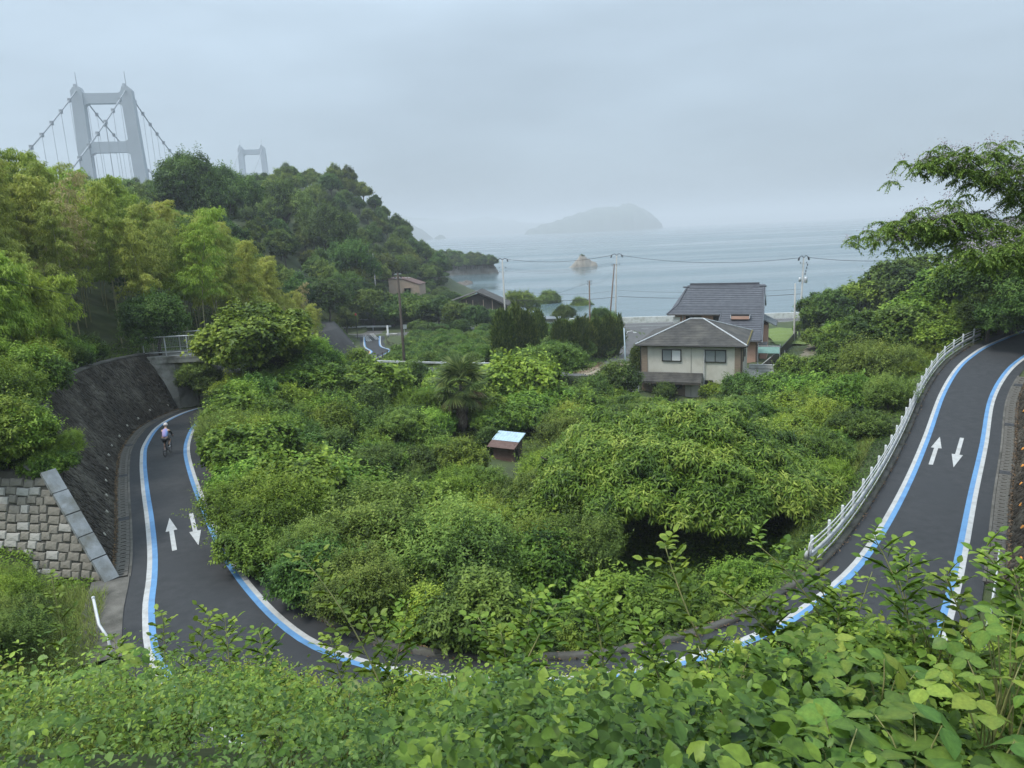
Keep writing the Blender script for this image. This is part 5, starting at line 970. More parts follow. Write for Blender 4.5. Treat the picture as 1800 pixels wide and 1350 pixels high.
for s, a in ((-1, -1.35), (1, 1.79)):
    e = Vector((s*.09, -.08+.17*math.cos(a), .29+.17*math.sin(a))); MB().tube([(s*.07, -.08, .29), e], .011, 5).build('crank', M['steel'], bk); MB().box(e+Vector((s*.05, 0, 0)), (.09, .08, .02)).build('pedal', M['black'], bk)
def skin(name, V, E_, Rr, mat, par, root=0, sub=2):
    me = bpy.data.meshes.new(name); me.from_pydata(V, E_, []); me.materials.append(mat); o = link(name, me, par); m = o.modifiers.new('skin', 'SKIN'); m.use_smooth_shade = True
    for i, r in enumerate(Rr): me.skin_vertices[0].data[i].radius = (r, r) if not isinstance(r, tuple) else r
    me.skin_vertices[0].data[root].use_root = True; s = o.modifiers.new('sub', 'SUBSURF'); s.levels = s.render_levels = sub; return o
pr = thing('person', 'cyclist in lilac and blue jersey, black shorts and pale helmet riding away', 'person', cp0, ang, scale=1.12)
pl, prr = Vector((-.14, -.08+.17*math.cos(-1.35), .31+.17*math.sin(-1.35))), Vector((.14, -.08+.17*math.cos(1.79), .31+.17*math.sin(1.79)))
V = [(0, -.22, 1.02), (0, -.1, 1.22), (0, .08, 1.42), (0, .17, 1.52), (0, .22, 1.60), (0, .27, 1.70), (0, .26, 1.78),
     (-.19, .1, 1.43), (-.27, .24, 1.2), (-.21, .5, 1.03), (.19, .1, 1.43), (.27, .24, 1.2), (.21, .5, 1.03),
     (-.1, -.2, .98), (-.14, .13, .66), (-.14, pl.y-.06, pl.z+.1), (-.14, pl.y+.09, pl.z+.03), (.1, -.2, .98), (.15, .2, .86), (.14, prr.y-.06, prr.z+.1), (.14, prr.y+.09, prr.z+.03)]
E_ = [(0, 1), (1, 2), (2, 3), (3, 4), (4, 5), (5, 6), (2, 7), (7, 8), (8, 9), (2, 10), (10, 11), (11, 12), (0, 13), (13, 14), (14, 15), (15, 16), (0, 17), (17, 18), (18, 19), (19, 20)]
Rr = [.13, .13, .13, .075, .055, .09, .075, .065, .042, .03, .065, .042, .03, .095, .062, .035, .035, .095, .062, .035, .035]
skin('body', V, E_, Rr, M['skin'], pr)
jm = bpy.data.materials.new('jersey'); jm.use_nodes = True; t = jm.node_tree; bd = t.nodes['Principled BSDF']; c = N(t, 'ShaderNodeTexCoord'); s = N(t, 'ShaderNodeSeparateXYZ'); r = N(t, 'ShaderNodeValToRGB'); mr = N(t, 'ShaderNodeMapRange')
mr.inputs[1].default_value = -.18; mr.inputs[2].default_value = .18; t.links.new(c.outputs['Object'], s.inputs[0]); t.links.new(s.outputs['X'], mr.inputs[0]); t.links.new(mr.outputs[0], r.inputs[0]); t.links.new(r.outputs[0], bd.inputs['Base Color'])
r.color_ramp.elements[0].color = (.46, .34, .52, 1); r.color_ramp.elements[1].color = (.14, .30, .58, 1); r.color_ramp.elements.new(.5).color = (.36, .30, .58, 1); bd.inputs['Roughness'].default_value = .7
skin('jersey', [(0, -.21, 1.05), (0, -.11, 1.2), (0, .05, 1.4), (0, .14, 1.5), (-.15, .08, 1.43), (.15, .08, 1.43)], [(0, 1), (1, 2), (2, 3), (2, 4), (2, 5)], [(.17, .13), (.165, .135), (.165, .14), .085, .085, .085], jm, pr)
for s_ in (-1, 1): skin('sleeve', [(s_*.18, .1, 1.43), (s_*.27, .24, 1.2), (s_*.22, .46, 1.05)], [(0, 1), (1, 2)], [.078, .055, .045], M['black'], pr, 0, 1)
skin('shorts', [(0, -.22, 1.02), (-.1, -.2, .97), (-.13, .05, .75), (.1, -.2, .97), (.145, .12, .88)], [(0, 1), (1, 2), (0, 3), (3, 4)], [.15, .115, .08, .115, .08], M['black'], pr)
hl = MB(); hl.lathe([(.0, .12), (.05, .115), (.095, .08), (.118, .02), (.12, -.03), (.11, -.05)], n=14); h = hl.build('helmet', pmat('helmet', (.72, .64, .60), .4), pr, True); h.location = (0, .27, 1.74); h.scale = (1, 1.25, 1.05); h.rotation_euler = (-.25, 0, 0)
for k in (-1, 0, 1): MB().box((k*.045, -.02, .098-abs(k)*.012), (.014, .13, .02)).build('vent', M['black'], h)
M['shoe'] = pmat('shoe', (.7, .68, .66), .5)
for p_, s_ in ((pl, -1), (prr, 1)):
    bevel(MB().box((s_*.14, p_.y+.03, p_.z+.035), (.085, .25, .075)).build('shoe', M['shoe'], pr), .025, 2); MB().tube([(s_*.14, p_.y-.06, p_.z+.06), (s_*.14, p_.y-.05, p_.z+.17)], .045, 8).build('sock', M['black'], pr)
for s_ in (-1, 1):
    hd = thing('x', None, None) if False else None
    V = [(s_*.21, .48, 1.03), (s_*.21, .55, 1.02)]; E_ = [(0, 1)]; Rr = [.032, .035]
    for q in range(4):
        i = len(V); o_ = -.03+q*.02; V += [(s_*.21+o_, .60, 1.03), (s_*.21+o_, .635, 1.0), (s_*.21+o_, .62, .965)]; E_ += [(1, i), (i, i+1), (i+1, i+2)]; Rr += [.010, .009, .008]
    i = len(V); V += [(s_*.175, .54, 1.0), (s_*.17, .57, .97)]; E_ += [(1, i), (i, i+1)]; Rr += [.012, .010]
    skin('hand', V, E_, Rr, M['skin'], pr, 0, 1)
# ------------------------------------------------------------------ foliage builders
def unit(a): return a/np.maximum(np.linalg.norm(a, axis=-1, keepdims=True), 1e-9)
Zv = np.array([0, 0, 1.0])
def leaf_geo(P, D, Nn, L, W, kind='q', tone=None, curl=0.12):
    """leaf blades: P base, D direction, Nn rough normal, L length, W width"""
    n = len(P); D = unit(D); S = unit(np.cross(D, Nn)); U = np.cross(S, D); L = np.broadcast_to(np.asarray(L, float).reshape(-1, 1), (n, 1)); W = np.broadcast_to(np.asarray(W, float).reshape(-1, 1), (n, 1))
    if kind == 'q':      # folded along the midrib
        V = np.stack([P, P+D*L*.45+S*W*.5+U*L*.07, P+D*L-U*L*curl, P+D*L*.45-S*W*.5+U*L*.07], 1); F_ = [(0, 1, 2), (0, 2, 3)]
    elif kind == 'l':    # long blade bending down
        V = np.stack([P, P+D*L*.42+S*W*.5, P+D*L*.42-S*W*.5, P+D*L*.95-U*L*(curl+.14)], 1); F_ = [(0, 1, 2), (2, 1, 3)]
    else:                # 'o' broad leaf with a midrib, for leaves close to the camera
        pr = [(.0, 0, 0), (.22, .38, .05), (.5, .5, .07), (.78, .3, .03), (.22, -.38, .05), (.5, -.5, .07), (.78, -.3, .03), (.28, 0, 0), (.62, 0, -.01), (1, 0, -curl)]
        V = np.stack([P+D*L*a+S*W*b+U*L*c for a, b, c in pr], 1); F_ = [(0, 1, 7), (1, 2, 8), (1, 8, 7), (2, 3, 8), (3, 9, 8), (0, 7, 4), (4, 7, 8), (4, 8, 5), (5, 8, 6), (6, 8, 9)]
    m = V.shape[1]; T = (np.arange(n)[:, None, None]*m+np.array(F_)[None]).reshape(-1, 3)
    t = np.repeat(tone if tone is not None else np.full(n, .5), m); return V.reshape(-1, 3), T, t
def merge(parts):
    Vs, Ts, ts = [], [], []; b = 0
    for V, T, t in parts: Vs.append(V); Ts.append(T+b); ts.append(t); b += len(V)
    return np.vstack(Vs), np.vstack(Ts), np.concatenate(ts)
def shoots(r, P, Nr, lps, L, W, kind='q', slen=.3, upb=.4, droop=.3, spread=.9, tbase=None, curl=.12, lvar=.3):
    n = len(P); S = unit(Nr*(1-upb)+Zv*upb+r.normal(0, .3, (n, 3))); A = unit(np.cross(S, r.normal(size=(n, 3)))); B = np.cross(S, A); out = []
    st = (tbase if tbase is not None else r.normal(.45, .2, n)); ls = r.uniform(1-lvar, 1+lvar, n)
    for k in range(lps):
        f = (k+r.rand(n))/lps; a = 2.4*k+r.uniform(-.5, .5, n)+r.rand(n)*.2; pp = A*np.cos(a)[:, None]+B*np.sin(a)[:, None]
        D = unit(S*(.25+.5*f[:, None])+pp*spread-Zv*droop+r.normal(0, .15, (n, 3))); Nn = unit(S*.5+Zv*.7+r.normal(0, .25, (n, 3)))
        tone = np.clip(st+r.normal(0, .1, n)+.25*(f-.5), 0, 1)
        out.append(leaf_geo(P+S*(f*slen)[:, None], D, Nn, L*ls*(1.1-.3*f), W*ls*(1.1-.3*f), kind, tone, curl))
    return merge(out)
def shell(r, lobes, n, inner=.3, low=-.6, jit=.14, cull=.74):
    lb = np.array(lobes, float); k = len(lb); wt = (lb[:, 3]*lb[:, 4]+lb[:, 3]*lb[:, 5]+lb[:, 4]*lb[:, 5]); wt /= wt.sum(); f = sines(r.randint(1e6), 16, 2.6)
    Ps, Ns, Is = [], [], []; tot = 0
    while tot < n:
        m = n*2; i = r.choice(k, m, p=wt); d = unit(r.normal(size=(m, 3))); c, R_ = lb[i, :3], lb[i, 3:6]
        rad = (1-inner*r.rand(m)**2)*(1+jit*f(d*1.6+c)); P = c+d*R_*rad[:, None]; ok = d[:, 2] > low
        for q in range(k): 
            dist = np.linalg.norm((P-lb[q, :3])/lb[q, 3:6], axis=1); ok &= (dist > cull) | (i == q)
        ok &= P[:, 2] > 0.02
        Ps.append(P[ok]); Ns.append(unit(d/R_)[ok]); Is.append(i[ok]); tot += ok.sum()
    return np.vstack(Ps)[:n], np.vstack(Ns)[:n], np.concatenate(Is)[:n]
def crown(name, seed, lobes, ns, lps, L, W, mat, kind='q', slen=.3, upb=.4, droop=.3, inner=.3, low=-.6, jit=.14, cull=.74, lobe_var=.14, spread=.9, curl=.12, spray=.0, spl=.8):
    r = np.random.RandomState(seed); P, Nr, I = shell(r, lobes, ns, inner, low, jit, cull); lv = r.normal(0, lobe_var, len(lobes))
    f = sines(seed+77, 10, 1.6)
    tb = .42+lv[I]+.12*f(P)+r.normal(0, .12, len(P))
    parts = [shoots(r, P, Nr, lps, L, W, kind, slen, upb, droop, spread, tb, curl)]
    if spray:                                 # long leafy shoots standing out of the crown
        m = max(4, int(ns*spray)); k = r.choice(len(P), m, replace=False); parts.append(shoots(r, P[k], unit(Nr[k]+Zv*.35), int(lps*2.2), L, W, kind, spl, upb*.8, droop, spread, np.clip(tb[k]+.12, 0, 1), curl))
    V, T, t = merge(parts); return np_mesh(name, V, T, mat, t)
def dome_lobes(seed, R, H, n, rl=(.4, .6), z0=.35, flat=.8):
    r = random.Random(seed); out = []
    for i in range(n):
        a = 2*math.pi*i*.618+r.uniform(-.6, .6); q = math.sqrt((i+.5)/n)*R*r.uniform(.55, .85); z = H*(z0+(1-z0-.22)*(1-(q/R)**2)*r.uniform(.55, 1.15)); s = R*r.uniform(*rl)
        out.append((q*math.cos(a), q*math.sin(a), z, s, s, s*flat))
    return out
def trunk_mesh(name, seed, lobes, h0, r0, mat='bark', nl=6, lean=.0):
    r = random.Random(seed); b = MB(); top = Vector((lean*h0, r.uniform(-.1, .1)*h0, h0)); b.tube([(0, 0, -.5), (0, 0, 0), top*.5+Vector((r.uniform(-.1, .1), r.uniform(-.1, .1), 0)), top], [r0*1.3, r0*1.15, r0*.9, r0*.75], 7)
    lb = lobes[:]; r.shuffle(lb)
    for l in lb[:nl]:
        c = Vector(l[:3]); m = top.lerp(c, .5)+Vector((r.uniform(-.2, .2), r.uniform(-.2, .2), r.uniform(-.1, .25)))*h0*.3; b.tube([top*.85, m, c, c+(c-m)*.4], [r0*.6, r0*.38, r0*.2, r0*.08], 5, False)
        for q in range(2):
            e = c+Vector((r.uniform(-1, 1)*l[3], r.uniform(-1, 1)*l[4], r.uniform(0, .8)*l[5])); b.tube([m.lerp(c, .6), e], [r0*.2, r0*.06], 4, False)
    return b.mesh(name, M[mat])
KIND = {}
def defkind(k, r0, hc, variants): KIND[k] = (r0, hc, variants)
def mk(k, r0, H, hc, nv, nlobe, ns, lps, L, W, mats, seed, th=None, tr=.1, kind='q', **kw):
    vs = []; lk = {q: kw.pop(q) for q in ('rl', 'z0', 'flat') if q in kw}
    for i in range(nv):
        lb = dome_lobes(seed+i, r0, H, nlobe, **lk); c = crown(k+'_crown', seed+i, lb, ns, lps, L, W, M[mats[0]], kind, **kw); t = trunk_mesh(k+'_trunk', seed+i, lb, th or H*.35, tr)
        for mm in mats:
            cc_ = c if mm == mats[0] else c.copy()
            if mm != mats[0]: cc_.materials[0] = M[mm]
            vs.append((cc_, t, mm))
    defkind(k, r0, hc, vs)
mk('shrub', 1.5, 2.4, 1.25, 3, 10, 1500, 6, .18, .09, ('leaf_shrub', 'leaf_vine', 'leaf_dark'), 100, tr=.06, slen=.3, low=-.8, jit=.25, spray=.05, rl=(.3, .55))
mk('fine', 1.5, 2.6, 1.3, 2, 11, 2300, 8, .11, .048, ('leaf_fine', 'leaf_lime', 'leaf_shrub'), 140, tr=.05, slen=.38, upb=.5, low=-.8, jit=.3, spray=.06, spl=.9, rl=(.28, .52))
mk('vine', 2.0, 2.3, 1.1, 2, 12, 2300, 4, .20, .16, ('leaf_vine', 'leaf_lime'), 160, tr=.06, slen=.15, upb=.35, droop=.35, spread=1.1, inner=.14, low=-.5, flat=.75, jit=.25, spray=.03, rl=(.3, .55))
mk('vinetree', 3.0, 6.0, 3.2, 2, 18, 4800, 4, .24, .18, ('leaf_vine', 'leaf_tree', 'leaf_dark'), 180, tr=.16, slen=.2, upb=.3, droop=.4, spread=1.1, inner=.2, low=-.85, rl=(.22, .44), z0=.2, jit=.3, spray=.02)
mk('tree', 3.0, 6.5, 4.0, 3, 18, 3800, 6, .23, .10, ('leaf_tree', 'leaf_dark'), 200, tr=.17, slen=.4, low=-.65, jit=.3, rl=(.2, .42), z0=.3, flat=.9, spray=.04, spl=1.0)
mk('forest', 3.6, 8.0, 4.6, 3, 20, 2500, 5, .42, .23, ('leaf_forest', 'leaf_dark', 'leaf_tree'), 230, tr=.2, slen=.6, low=-.6, jit=.32, rl=(.2, .4), z0=.25, flat=.95, spray=.04, spl=1.4, lobe_var=.2)
mk('citrus', 1.35, 2.1, 1.1, 2, 9, 1200, 6, .18, .09, ('leaf_citrus',), 260, tr=.06, slen=.28, low=-.7, upb=.3, jit=.25, rl=(.3, .5), spray=.03, spl=.5)
mk('chestnut', 4.6, 6.0, 3.7, 2, 34, 6500, 9, .30, .08, ('leaf_chestnut',), 300, th=2.2, tr=.2, kind='l', slen=.3, upb=.35, droop=.5, spread=1.0, low=-.6, jit=.2, rl=(.16, .30), z0=.32, flat=.62, lobe_var=.12, cull=.8)
r0_ = random.Random(77); HL = []                # the big chestnut: a broad low dome of many leafy layers
for i in range(70):
    a = i*2.4; q = 6.6*math.sqrt((i+.5)/70); z = 2.5+(4.0*(1-(q/7.4)**2))*r0_.uniform(.72, 1.08); s = r0_.uniform(.85, 1.5); HL.append((q*math.cos(a), q*math.sin(a), z, s, s, s*.62))
hm_ = crown('chestnut_crown', 333, HL, 13500, 9, .36, .095, M['leaf_chestnut'], 'l', .32, .35, .5, .3, -.6, .2, .82, .12, 1.0)
ht = MB(); 
for (x0, y0, x1, y1, r_0) in ((.0, 0, -.9, .3, .26), (.15, .1, 1.0, -.3, .26), (-.1, -.1, -2.2, -.6, .17)):
    ht.tube([(x0, y0, -.5), (x0*1.2, y0*1.2, .3), ((x0+x1)*.6, (y0+y1)*.6, 1.1), (x1*1.3, y1*1.3, 2.3), (x1*2.4, y1*2.4, 3.6), (x1*3.2, y1*3.5, 4.6)], [r_0*1.4, r_0*1.15, r_0, r_0*.75, r_0*.5, r_0*.2], 8)
for i in range(26):
    a = r0_.uniform(0, 6.28); q = r0_.uniform(2.5, 6); ht.tube([(math.cos(a)*.6, math.sin(a)*.6, r0_.uniform(1.2, 2.4)), (math.cos(a)*q*.55, math.sin(a)*q*.55, r0_.uniform(2.4, 3.4)), (math.cos(a)*q, math.sin(a)*q, r0_.uniform(3, 4.6))], [.1, .07, .02], 5, False)
defkind('big_chestnut', 7.2, 3.9, [(hm_, ht.mesh('chestnut_trunk', M['bark']), 'leaf_chestnut')])
# clipped conifers: flame shaped tufts pointing up
vs = []
for i in range(2):
    r = np.random.RandomState(400+i); lb = [(0, 0, 1.6, .85, .85, 1.6)]+[(.5*math.cos(a), .5*math.sin(a), 1.2+.25*q, .45, .45, 1.2) for q, a in enumerate(np.arange(0, 6.2, 1.05))]
    P, Nr, I = shell(r, lb, 2400, .25, -.9, .3, .8); V, T, t = shoots(r, P, Nr, 6, .28, .085, 'q', .55, .78, -.6, .28, None, .0); vs.append((np_mesh('conifer_crown', V, T, M['leaf_cypress'], t), trunk_mesh('conifer_trunk', 400+i, lb[1:], .8, .08), 'leaf_cypress'))
defkind('conifer', 1.0, 1.8, vs)
# bamboo: arching culms with feathery drooping sprays
def bamboo(seed, mat, H=14.0, dens=1.0):
    r = np.random.RandomState(seed); az = r.rand()*6.28; lean = r.uniform(1.6, 3.4); d = np.array([math.cos(az), math.sin(az), 0]); q = np.linspace(0, 1, 16)
    C_ = np.outer(lean*q**2.6, d)+np.outer(H*(q-.10*q**5), Zv); cm = MB().tube([tuple(p) for p in np.vstack([[0, 0, -.5], C_])], [.05]+list(.055*(1-q*.9)+.004), 6).mesh('culm', M['culm'])
    parts = []; nn = 26
    for i in range(nn):
        f = .40+.60*i/nn; p = np.array([np.interp(f, q, C_[:, k]) for k in range(3)]); bl = 2.3*(1-f)**.55*(.75+.4*r.rand())+.35
        for b in range(3):
            a = r.rand()*6.28; bd = np.array([math.cos(a), math.sin(a), .0]); m = max(5, int(20*bl*dens)); s = r.rand(m)**.8; base = p+np.outer(s*bl, bd)+np.outer(.75*s*bl-.62*s*s*bl, Zv)+r.normal(0, .09, (m, 3))*(.4+s[:, None])
            for k in range(4):
                D = unit(bd*.5-Zv*(.45+.3*r.rand(m, 1))+r.normal(0, .45, (m, 3))); parts.append(leaf_geo(base+r.normal(0, .05, (m, 3)), D, unit(Zv+r.normal(0, .4, (m, 3))), .32*r.uniform(.7, 1.2, m), .065, 'l', np.clip(r.normal(.45+.2*(f-.6), .2, m), 0, 1)))
    V, T, t = merge(parts); return np_mesh('bamboo_crown', V, T, M[mat], t), cm, mat
B_ = [bamboo(500, 'leaf_bamboo'), bamboo(501, 'leaf_bamboo'), bamboo(502, 'leaf_bamboo_green'), bamboo(503, 'leaf_bamboo_green'), bamboo(504, 'leaf_bamboo', dens=.6), bamboo(505, 'leaf_bamboo_dry', dens=.28)]
defkind('bamboo', 2.4, 9.0, B_)
B2 = [bamboo(520, 'leaf_bamboo_green', 7.0, 1.3), bamboo(521, 'leaf_bamboo_green', 6.0, 1.3)]; defkind('young_bamboo', 1.9, 4.4, B2)

def put(kind, x, y, s, name, label, cat, group=None, var=None, rz=None, sz=1.0, z=None, mat=None):
    r0, hc, vs = KIND[kind]
    if mat: vs = [v for v in vs if v[2] == mat]
    v = vs[var % len(vs)] if var is not None else RND.choice(vs)
    t = thing(name, label, cat, (x, y, (gz(x, y) if z is None else z)-.08), RND.uniform(0, 6.28) if rz is None else rz, group, (s, s, s*sz))
    link('crown', v[0], t); link('culm' if 'bamboo' in kind else 'trunk', v[1], t); return t
def spot(kind, u, v, px, sz=1.0, ymin=6.0, ymax=420.0, zc=None):
    """where on the ground a plant stands whose crown is seen centred at (u, v), px pixels in half width"""
    r0, hc, _ = KIND[kind]; d = CMn @ np.array([(u-900)/F, -(v-675)/F, -1.0]); ys = np.arange(ymin, ymax, .25); x = d[0]/d[1]*ys; z = CAMZ+d[2]/d[1]*ys; s = px*ys/F/r0
    g_ = ground(x, ys); k = np.where(z-hc*s*sz <= g_)[0]
    if len(k) == 0: k = [len(ys)-1]
    k = k[0]; return x[k], ys[k], s[k]
def view(kind, u, v, px, name, label, cat, group=None, sz=1.0, ymin=6.0, **kw):
    x, y, s = spot(kind, u, v, px, sz, ymin); return put(kind, x, y, s, name, label, cat, group, sz=sz, **kw)
def inpoly(x, y, poly):
    poly = np.array(poly, float); ins = np.zeros(len(x), bool); n = len(poly)
    for i in range(n):
        a, b = poly[i], poly[(i+1) % n]; c = ((a[1] > y) != (b[1] > y)); ins ^= c & (x < (b[0]-a[0])*(y-a[1])/((b[1]-a[1])+1e-12)+a[0])
    return ins
def clearance(x, y):
    Q = np.c_[x, y]; dd = ((Q[:, None]-RC[None, :, :2])**2).sum(-1); j = dd.argmin(1); s = ((Q-RC[j, :2])*RN[j, :2]).sum(1); do, di = s-RW[j], -s-RW[j]; far = dd[np.arange(len(Q)), j] > 150
    wall = (WALLF[j] > 0) & (s > 0); d = np.where(s > 0, do-np.where(wall, 3.8, 1.3), di-np.where(RC[j, 0] > 9, 2.3, .9)); d = np.where(far, 9, d)
    dl = np.sqrt(((Q[:, None]-LANE[None, :, :2])**2).sum(-1).min(1))-1.9; dc = np.sqrt(((Q[:, None]-COAST[None, :, :2])**2).sum(-1).min(1))-5.2
    dh = np.full(len(Q), 9.0)
    for cx, cy, rr in ((22, 85, 7.0), (20, 80, 5), (25, 80, 5.5), (30, 88, 6), (31, 110, 9.5), (36, 104, 6), (38, 112, 7), (sd2.x, sd2.y, 1.9), (sd2.x-.2, sd2.y-2.6, 2.6), (-8, 180, 8), (-29, 208, 6.5), (2.5, 141, 3.0)): dh = np.minimum(dh, np.hypot(x-cx, y-cy)-rr)
    return np.minimum(np.minimum(d, dl), np.minimum(dc, dh))
def scatter(poly, spacing, seed, margin=0.5, avoid=(), maxn=400):
    r = np.random.RandomState(seed); poly_ = np.array(poly, float); x0, y0 = poly_.min(0); x1, y1 = poly_.max(0); n = int((x1-x0)*(y1-y0)/spacing**2*8)
    x = r.uniform(x0, x1, n); y = r.uniform(y0, y1, n); ok = inpoly(x, y, poly); x, y = x[ok], y[ok]; ok = clearance(x, y) > margin
    for cx, cy, rr in avoid: ok &= np.hypot(x-cx, y-cy) > rr
    x, y = x[ok], y[ok]; keep = []
    for i in range(len(x)):
        if all((x[i]-x[j])**2+(y[i]-y[j])**2 > spacing**2 for j in keep): keep.append(i)
        if len(keep) >= maxn: break
    return [(x[i], y[i]) for i in keep]
# ------------------------------------------------------------------ trees and shrubs in place
# chestnuts in the hollow
CH = []
for (k, u, v, px, lab, yl) in (('big_chestnut', 1190, 815, 245, 'great spreading chestnut tree with forked dark trunk in the middle of the hollow', 30), ('chestnut', 955, 865, 100, 'smaller chestnut tree left of the great one below the shed', 30),
        ('chestnut', 1425, 790, 95, 'chestnut tree on the right between the great one and the guard fence', 36), ('chestnut', 1105, 724, 70, 'chestnut tree at the back in front of the cream house', 46), ('chestnut', 1310, 724, 72, 'pale topped chestnut tree at the back right of the house', 46)):
    x, y, s = spot(k, u, v, px, 1.0, yl); CH.append((x, y, s*(5.0 if k == 'big_chestnut' else 3.0))); put(k, x, y, s, 'chestnut_tree', lab, 'tree', 'chestnut trees in the hollow')
CHA = [(x, y, r*1.0) for x, y, r in CH]
# overgrown shrubs inside the loop
LOOP = [(-24.5,58),(-24,54),(-20.5,45.5),(-17,38.5),(-12.3,30),(-8.5,24.5),(-5,21),(0,19.8),(5,20.4),(9,22.5),(13.5,28),(18,34.5),(23,41.5),(29,50),(37,58),(42,62),(41,72),(30,72),(14,73),(-2,74),(-12,76),(-17,72),(-20,63)]
GRASSY = [(-11.5, 71, 4.0), (-6.5, 66, 2.0), (2.0, 57.0, 3.0), (31, 62, 4.0), (36, 68, 4.5), (17.5, 38, 1.2), (23.5, 46.5, 2.2), (26, 52, 2.5), (1.5, 51, 2.0), (-4.3, 60, 1.6), (-4.2, 56, 2.6), (-4, 52, 2.2), (-.7, 46.8, 2.6), (-.6, 43.5, 1.8)]
kinds = [('shrub', 'leaf_shrub', 'leafy mid green shrub in the overgrown hollow', 'mid green shrubs in the hollow'), ('shrub', 'leaf_vine', 'bright broad leaved shrub in the overgrown hollow', 'bright shrubs in the hollow'),
         ('shrub', 'leaf_dark', 'dark green shrub in the overgrown hollow', 'dark shrubs in the hollow'), ('fine', 'leaf_fine', 'fine leaved olive green shrub in the overgrown hollow', 'fine leaved shrubs in the hollow'),
         ('fine', 'leaf_lime', 'yellow green feathery shrub in the overgrown hollow', 'yellow green shrubs in the hollow'), ('vine', 'leaf_vine', 'mound of broad vine leaves in the overgrown hollow', 'vine mounds in the hollow')]
patch = sines(5, 6, .16)
def zone(x, y):
    if x < -13 and y < 60: return 'beside the left stretch of road'
    if y < 30: return 'near the kerb of the hairpin'
    if y < 42 and x < 4: return 'in the front of the overgrown hollow'
    if x > 20 and y < 62: return 'beside the white guard fence'
    if y > 62 and x < 8: return 'on the bank below the lane'
    if x >= 8 and y > 58: return 'in front of the houses'
    if x < -4: return 'left of the palm and the shed'
    return 'around the chestnut trees and the shed'
def gzone(x, y): return 'at the front edge of the grove' if x > -40 else 'in the middle of the grove' if y < 75 and x > -58 else 'at the top of the grove on the ridge'
def hzone(x, y): return 'low on the seaward foot of the headland hill' if x > -38 else 'high on the crest of the headland hill' if y > 255 else 'on the near slope of the headland hill'
def shrubs(poly, spacing, seed, smin, smax, margin=.6, avoid=(), ks=None, lab=None):
    for (x, y) in scatter(poly, spacing, seed, margin, avoid):
        w = patch(np.array([[x, y, 0]]))[0]+RND.uniform(-.6, .6); i = int(np.clip((w+1.3)/2.6*6, 0, 5)); k = (ks or kinds)[i % len(ks or kinds)]
        near = clearance(np.array([x]), np.array([y]))[0]; s = RND.uniform(smin, smax)*(0.75 if near < 1.2 else 1)*(.62 if (not lab and x > 8 and y > 60) else 1)
        put(k[0], x, y, s, 'vine_mound' if k[0] == 'vine' else 'shrub', k[2].replace('in the overgrown hollow', lab or zone(x, y)), 'shrub', k[3].replace('in the hollow', lab or zone(x, y)), mat=k[1])
SHADE = [(8, 29, 4.5), (5, 25.5, 2.8), (11.5, 32, 4.5), (9, 33.5, 4.5)]
shrubs(LOOP, 2.05, 1, .7, 1.3, .35, CHA+GRASSY+SHADE)
shrubs([(-6,22),(6,21),(11,26),(15,31),(2,24),(-6,28)], 1.8, 9, .28, .42, .2)
# larger features around the hollow
view('vinetree', 452, 590, 105, 'vine_covered_tree', 'large rounded tree smothered in vines beside the overpass', 'tree', ymin=45, sz=.95, mat='leaf_vine')
view('vinetree', 540, 660, 70, 'vine_covered_tree', 'vine covered mound right below the big smothered tree', 'tree', ymin=45, mat='leaf_vine', sz=.8)
view('tree', 345, 662, 44, 'small_tree', 'small dark tree hanging over the cycle road below the overpass fence', 'tree', ymin=45, mat='leaf_dark', sz=1.0)
view('vine', 420, 740, 60, 'vine_mound', 'vine mound overhanging the inner road edge near the cyclist', 'shrub', mat='leaf_vine')
view('vine', 450, 800, 70, 'vine_mound', 'broad vine mound beside the inner road edge', 'shrub', mat='leaf_lime')
view('fine', 455, 910, 85, 'shrub', 'large feathery shrub leaning over the inner road line', 'shrub', mat='leaf_lime', sz=.9)
view('shrub', 440, 965, 60, 'shrub', 'shrub touching the blue line on the left stretch', 'shrub', mat='leaf_shrub')
view('fine', 640, 960, 110, 'shrub', 'big olive green shrub above the inside of the hairpin', 'shrub', mat='leaf_fine', sz=1.0)
view('fine', 800, 985, 120, 'shrub', 'broad fine leaved shrub in the middle of the hairpin inside', 'shrub', mat='leaf_fine', sz=.95)
view('fine', 950, 985, 90, 'shrub', 'fine leaved shrub left of the shaded chestnut trunk', 'shrub', mat='leaf_shrub', sz=.95)
view('shrub', 560, 1015, 75, 'shrub', 'dense dark shrub by the kerb at the hairpin', 'shrub', mat='leaf_dark')
view('shrub', 720, 1060, 70, 'shrub', 'low dark shrub overhanging the hairpin kerb', 'shrub', mat='leaf_dark', sz=.8)
view('tree', 650, 820, 70, 'small_tree', 'dark small tree in the left of the hollow', 'tree', ymin=30, mat='leaf_dark', sz=.75)
view('tree', 700, 745, 60, 'small_tree', 'small round tree behind the dark one in the hollow', 'tree', ymin=30, mat='leaf_tree', sz=.75)
view('tree', 830, 850, 60, 'small_tree', 'pale leaved small tree below the palm', 'tree', ymin=30, mat='leaf_tree', sz=.75)
view('vine', 900, 680, 75, 'vine_mound', 'bright vine bank between the palm and the conifers', 'shrub', mat='leaf_lime', ymin=55)
view('vine', 640, 690, 70, 'vine_mound', 'vine thicket in front of the white lane rail', 'shrub', mat='leaf_vine', ymin=55)
view('tree', 975, 630, 55, 'round_tree', 'round light green tree in front of the clipped conifer hedge', 'tree', ymin=60, mat='leaf_tree', sz=.8)
view('shrub', 1085, 672, 40, 'shrub', 'dark garden shrub at the left corner of the cream house', 'shrub', ymin=60, mat='leaf_dark')
view('shrub', 1045, 690, 35, 'shrub', 'brownish dark hedge end left of the cream house', 'shrub', ymin=60, mat='leaf_dark')
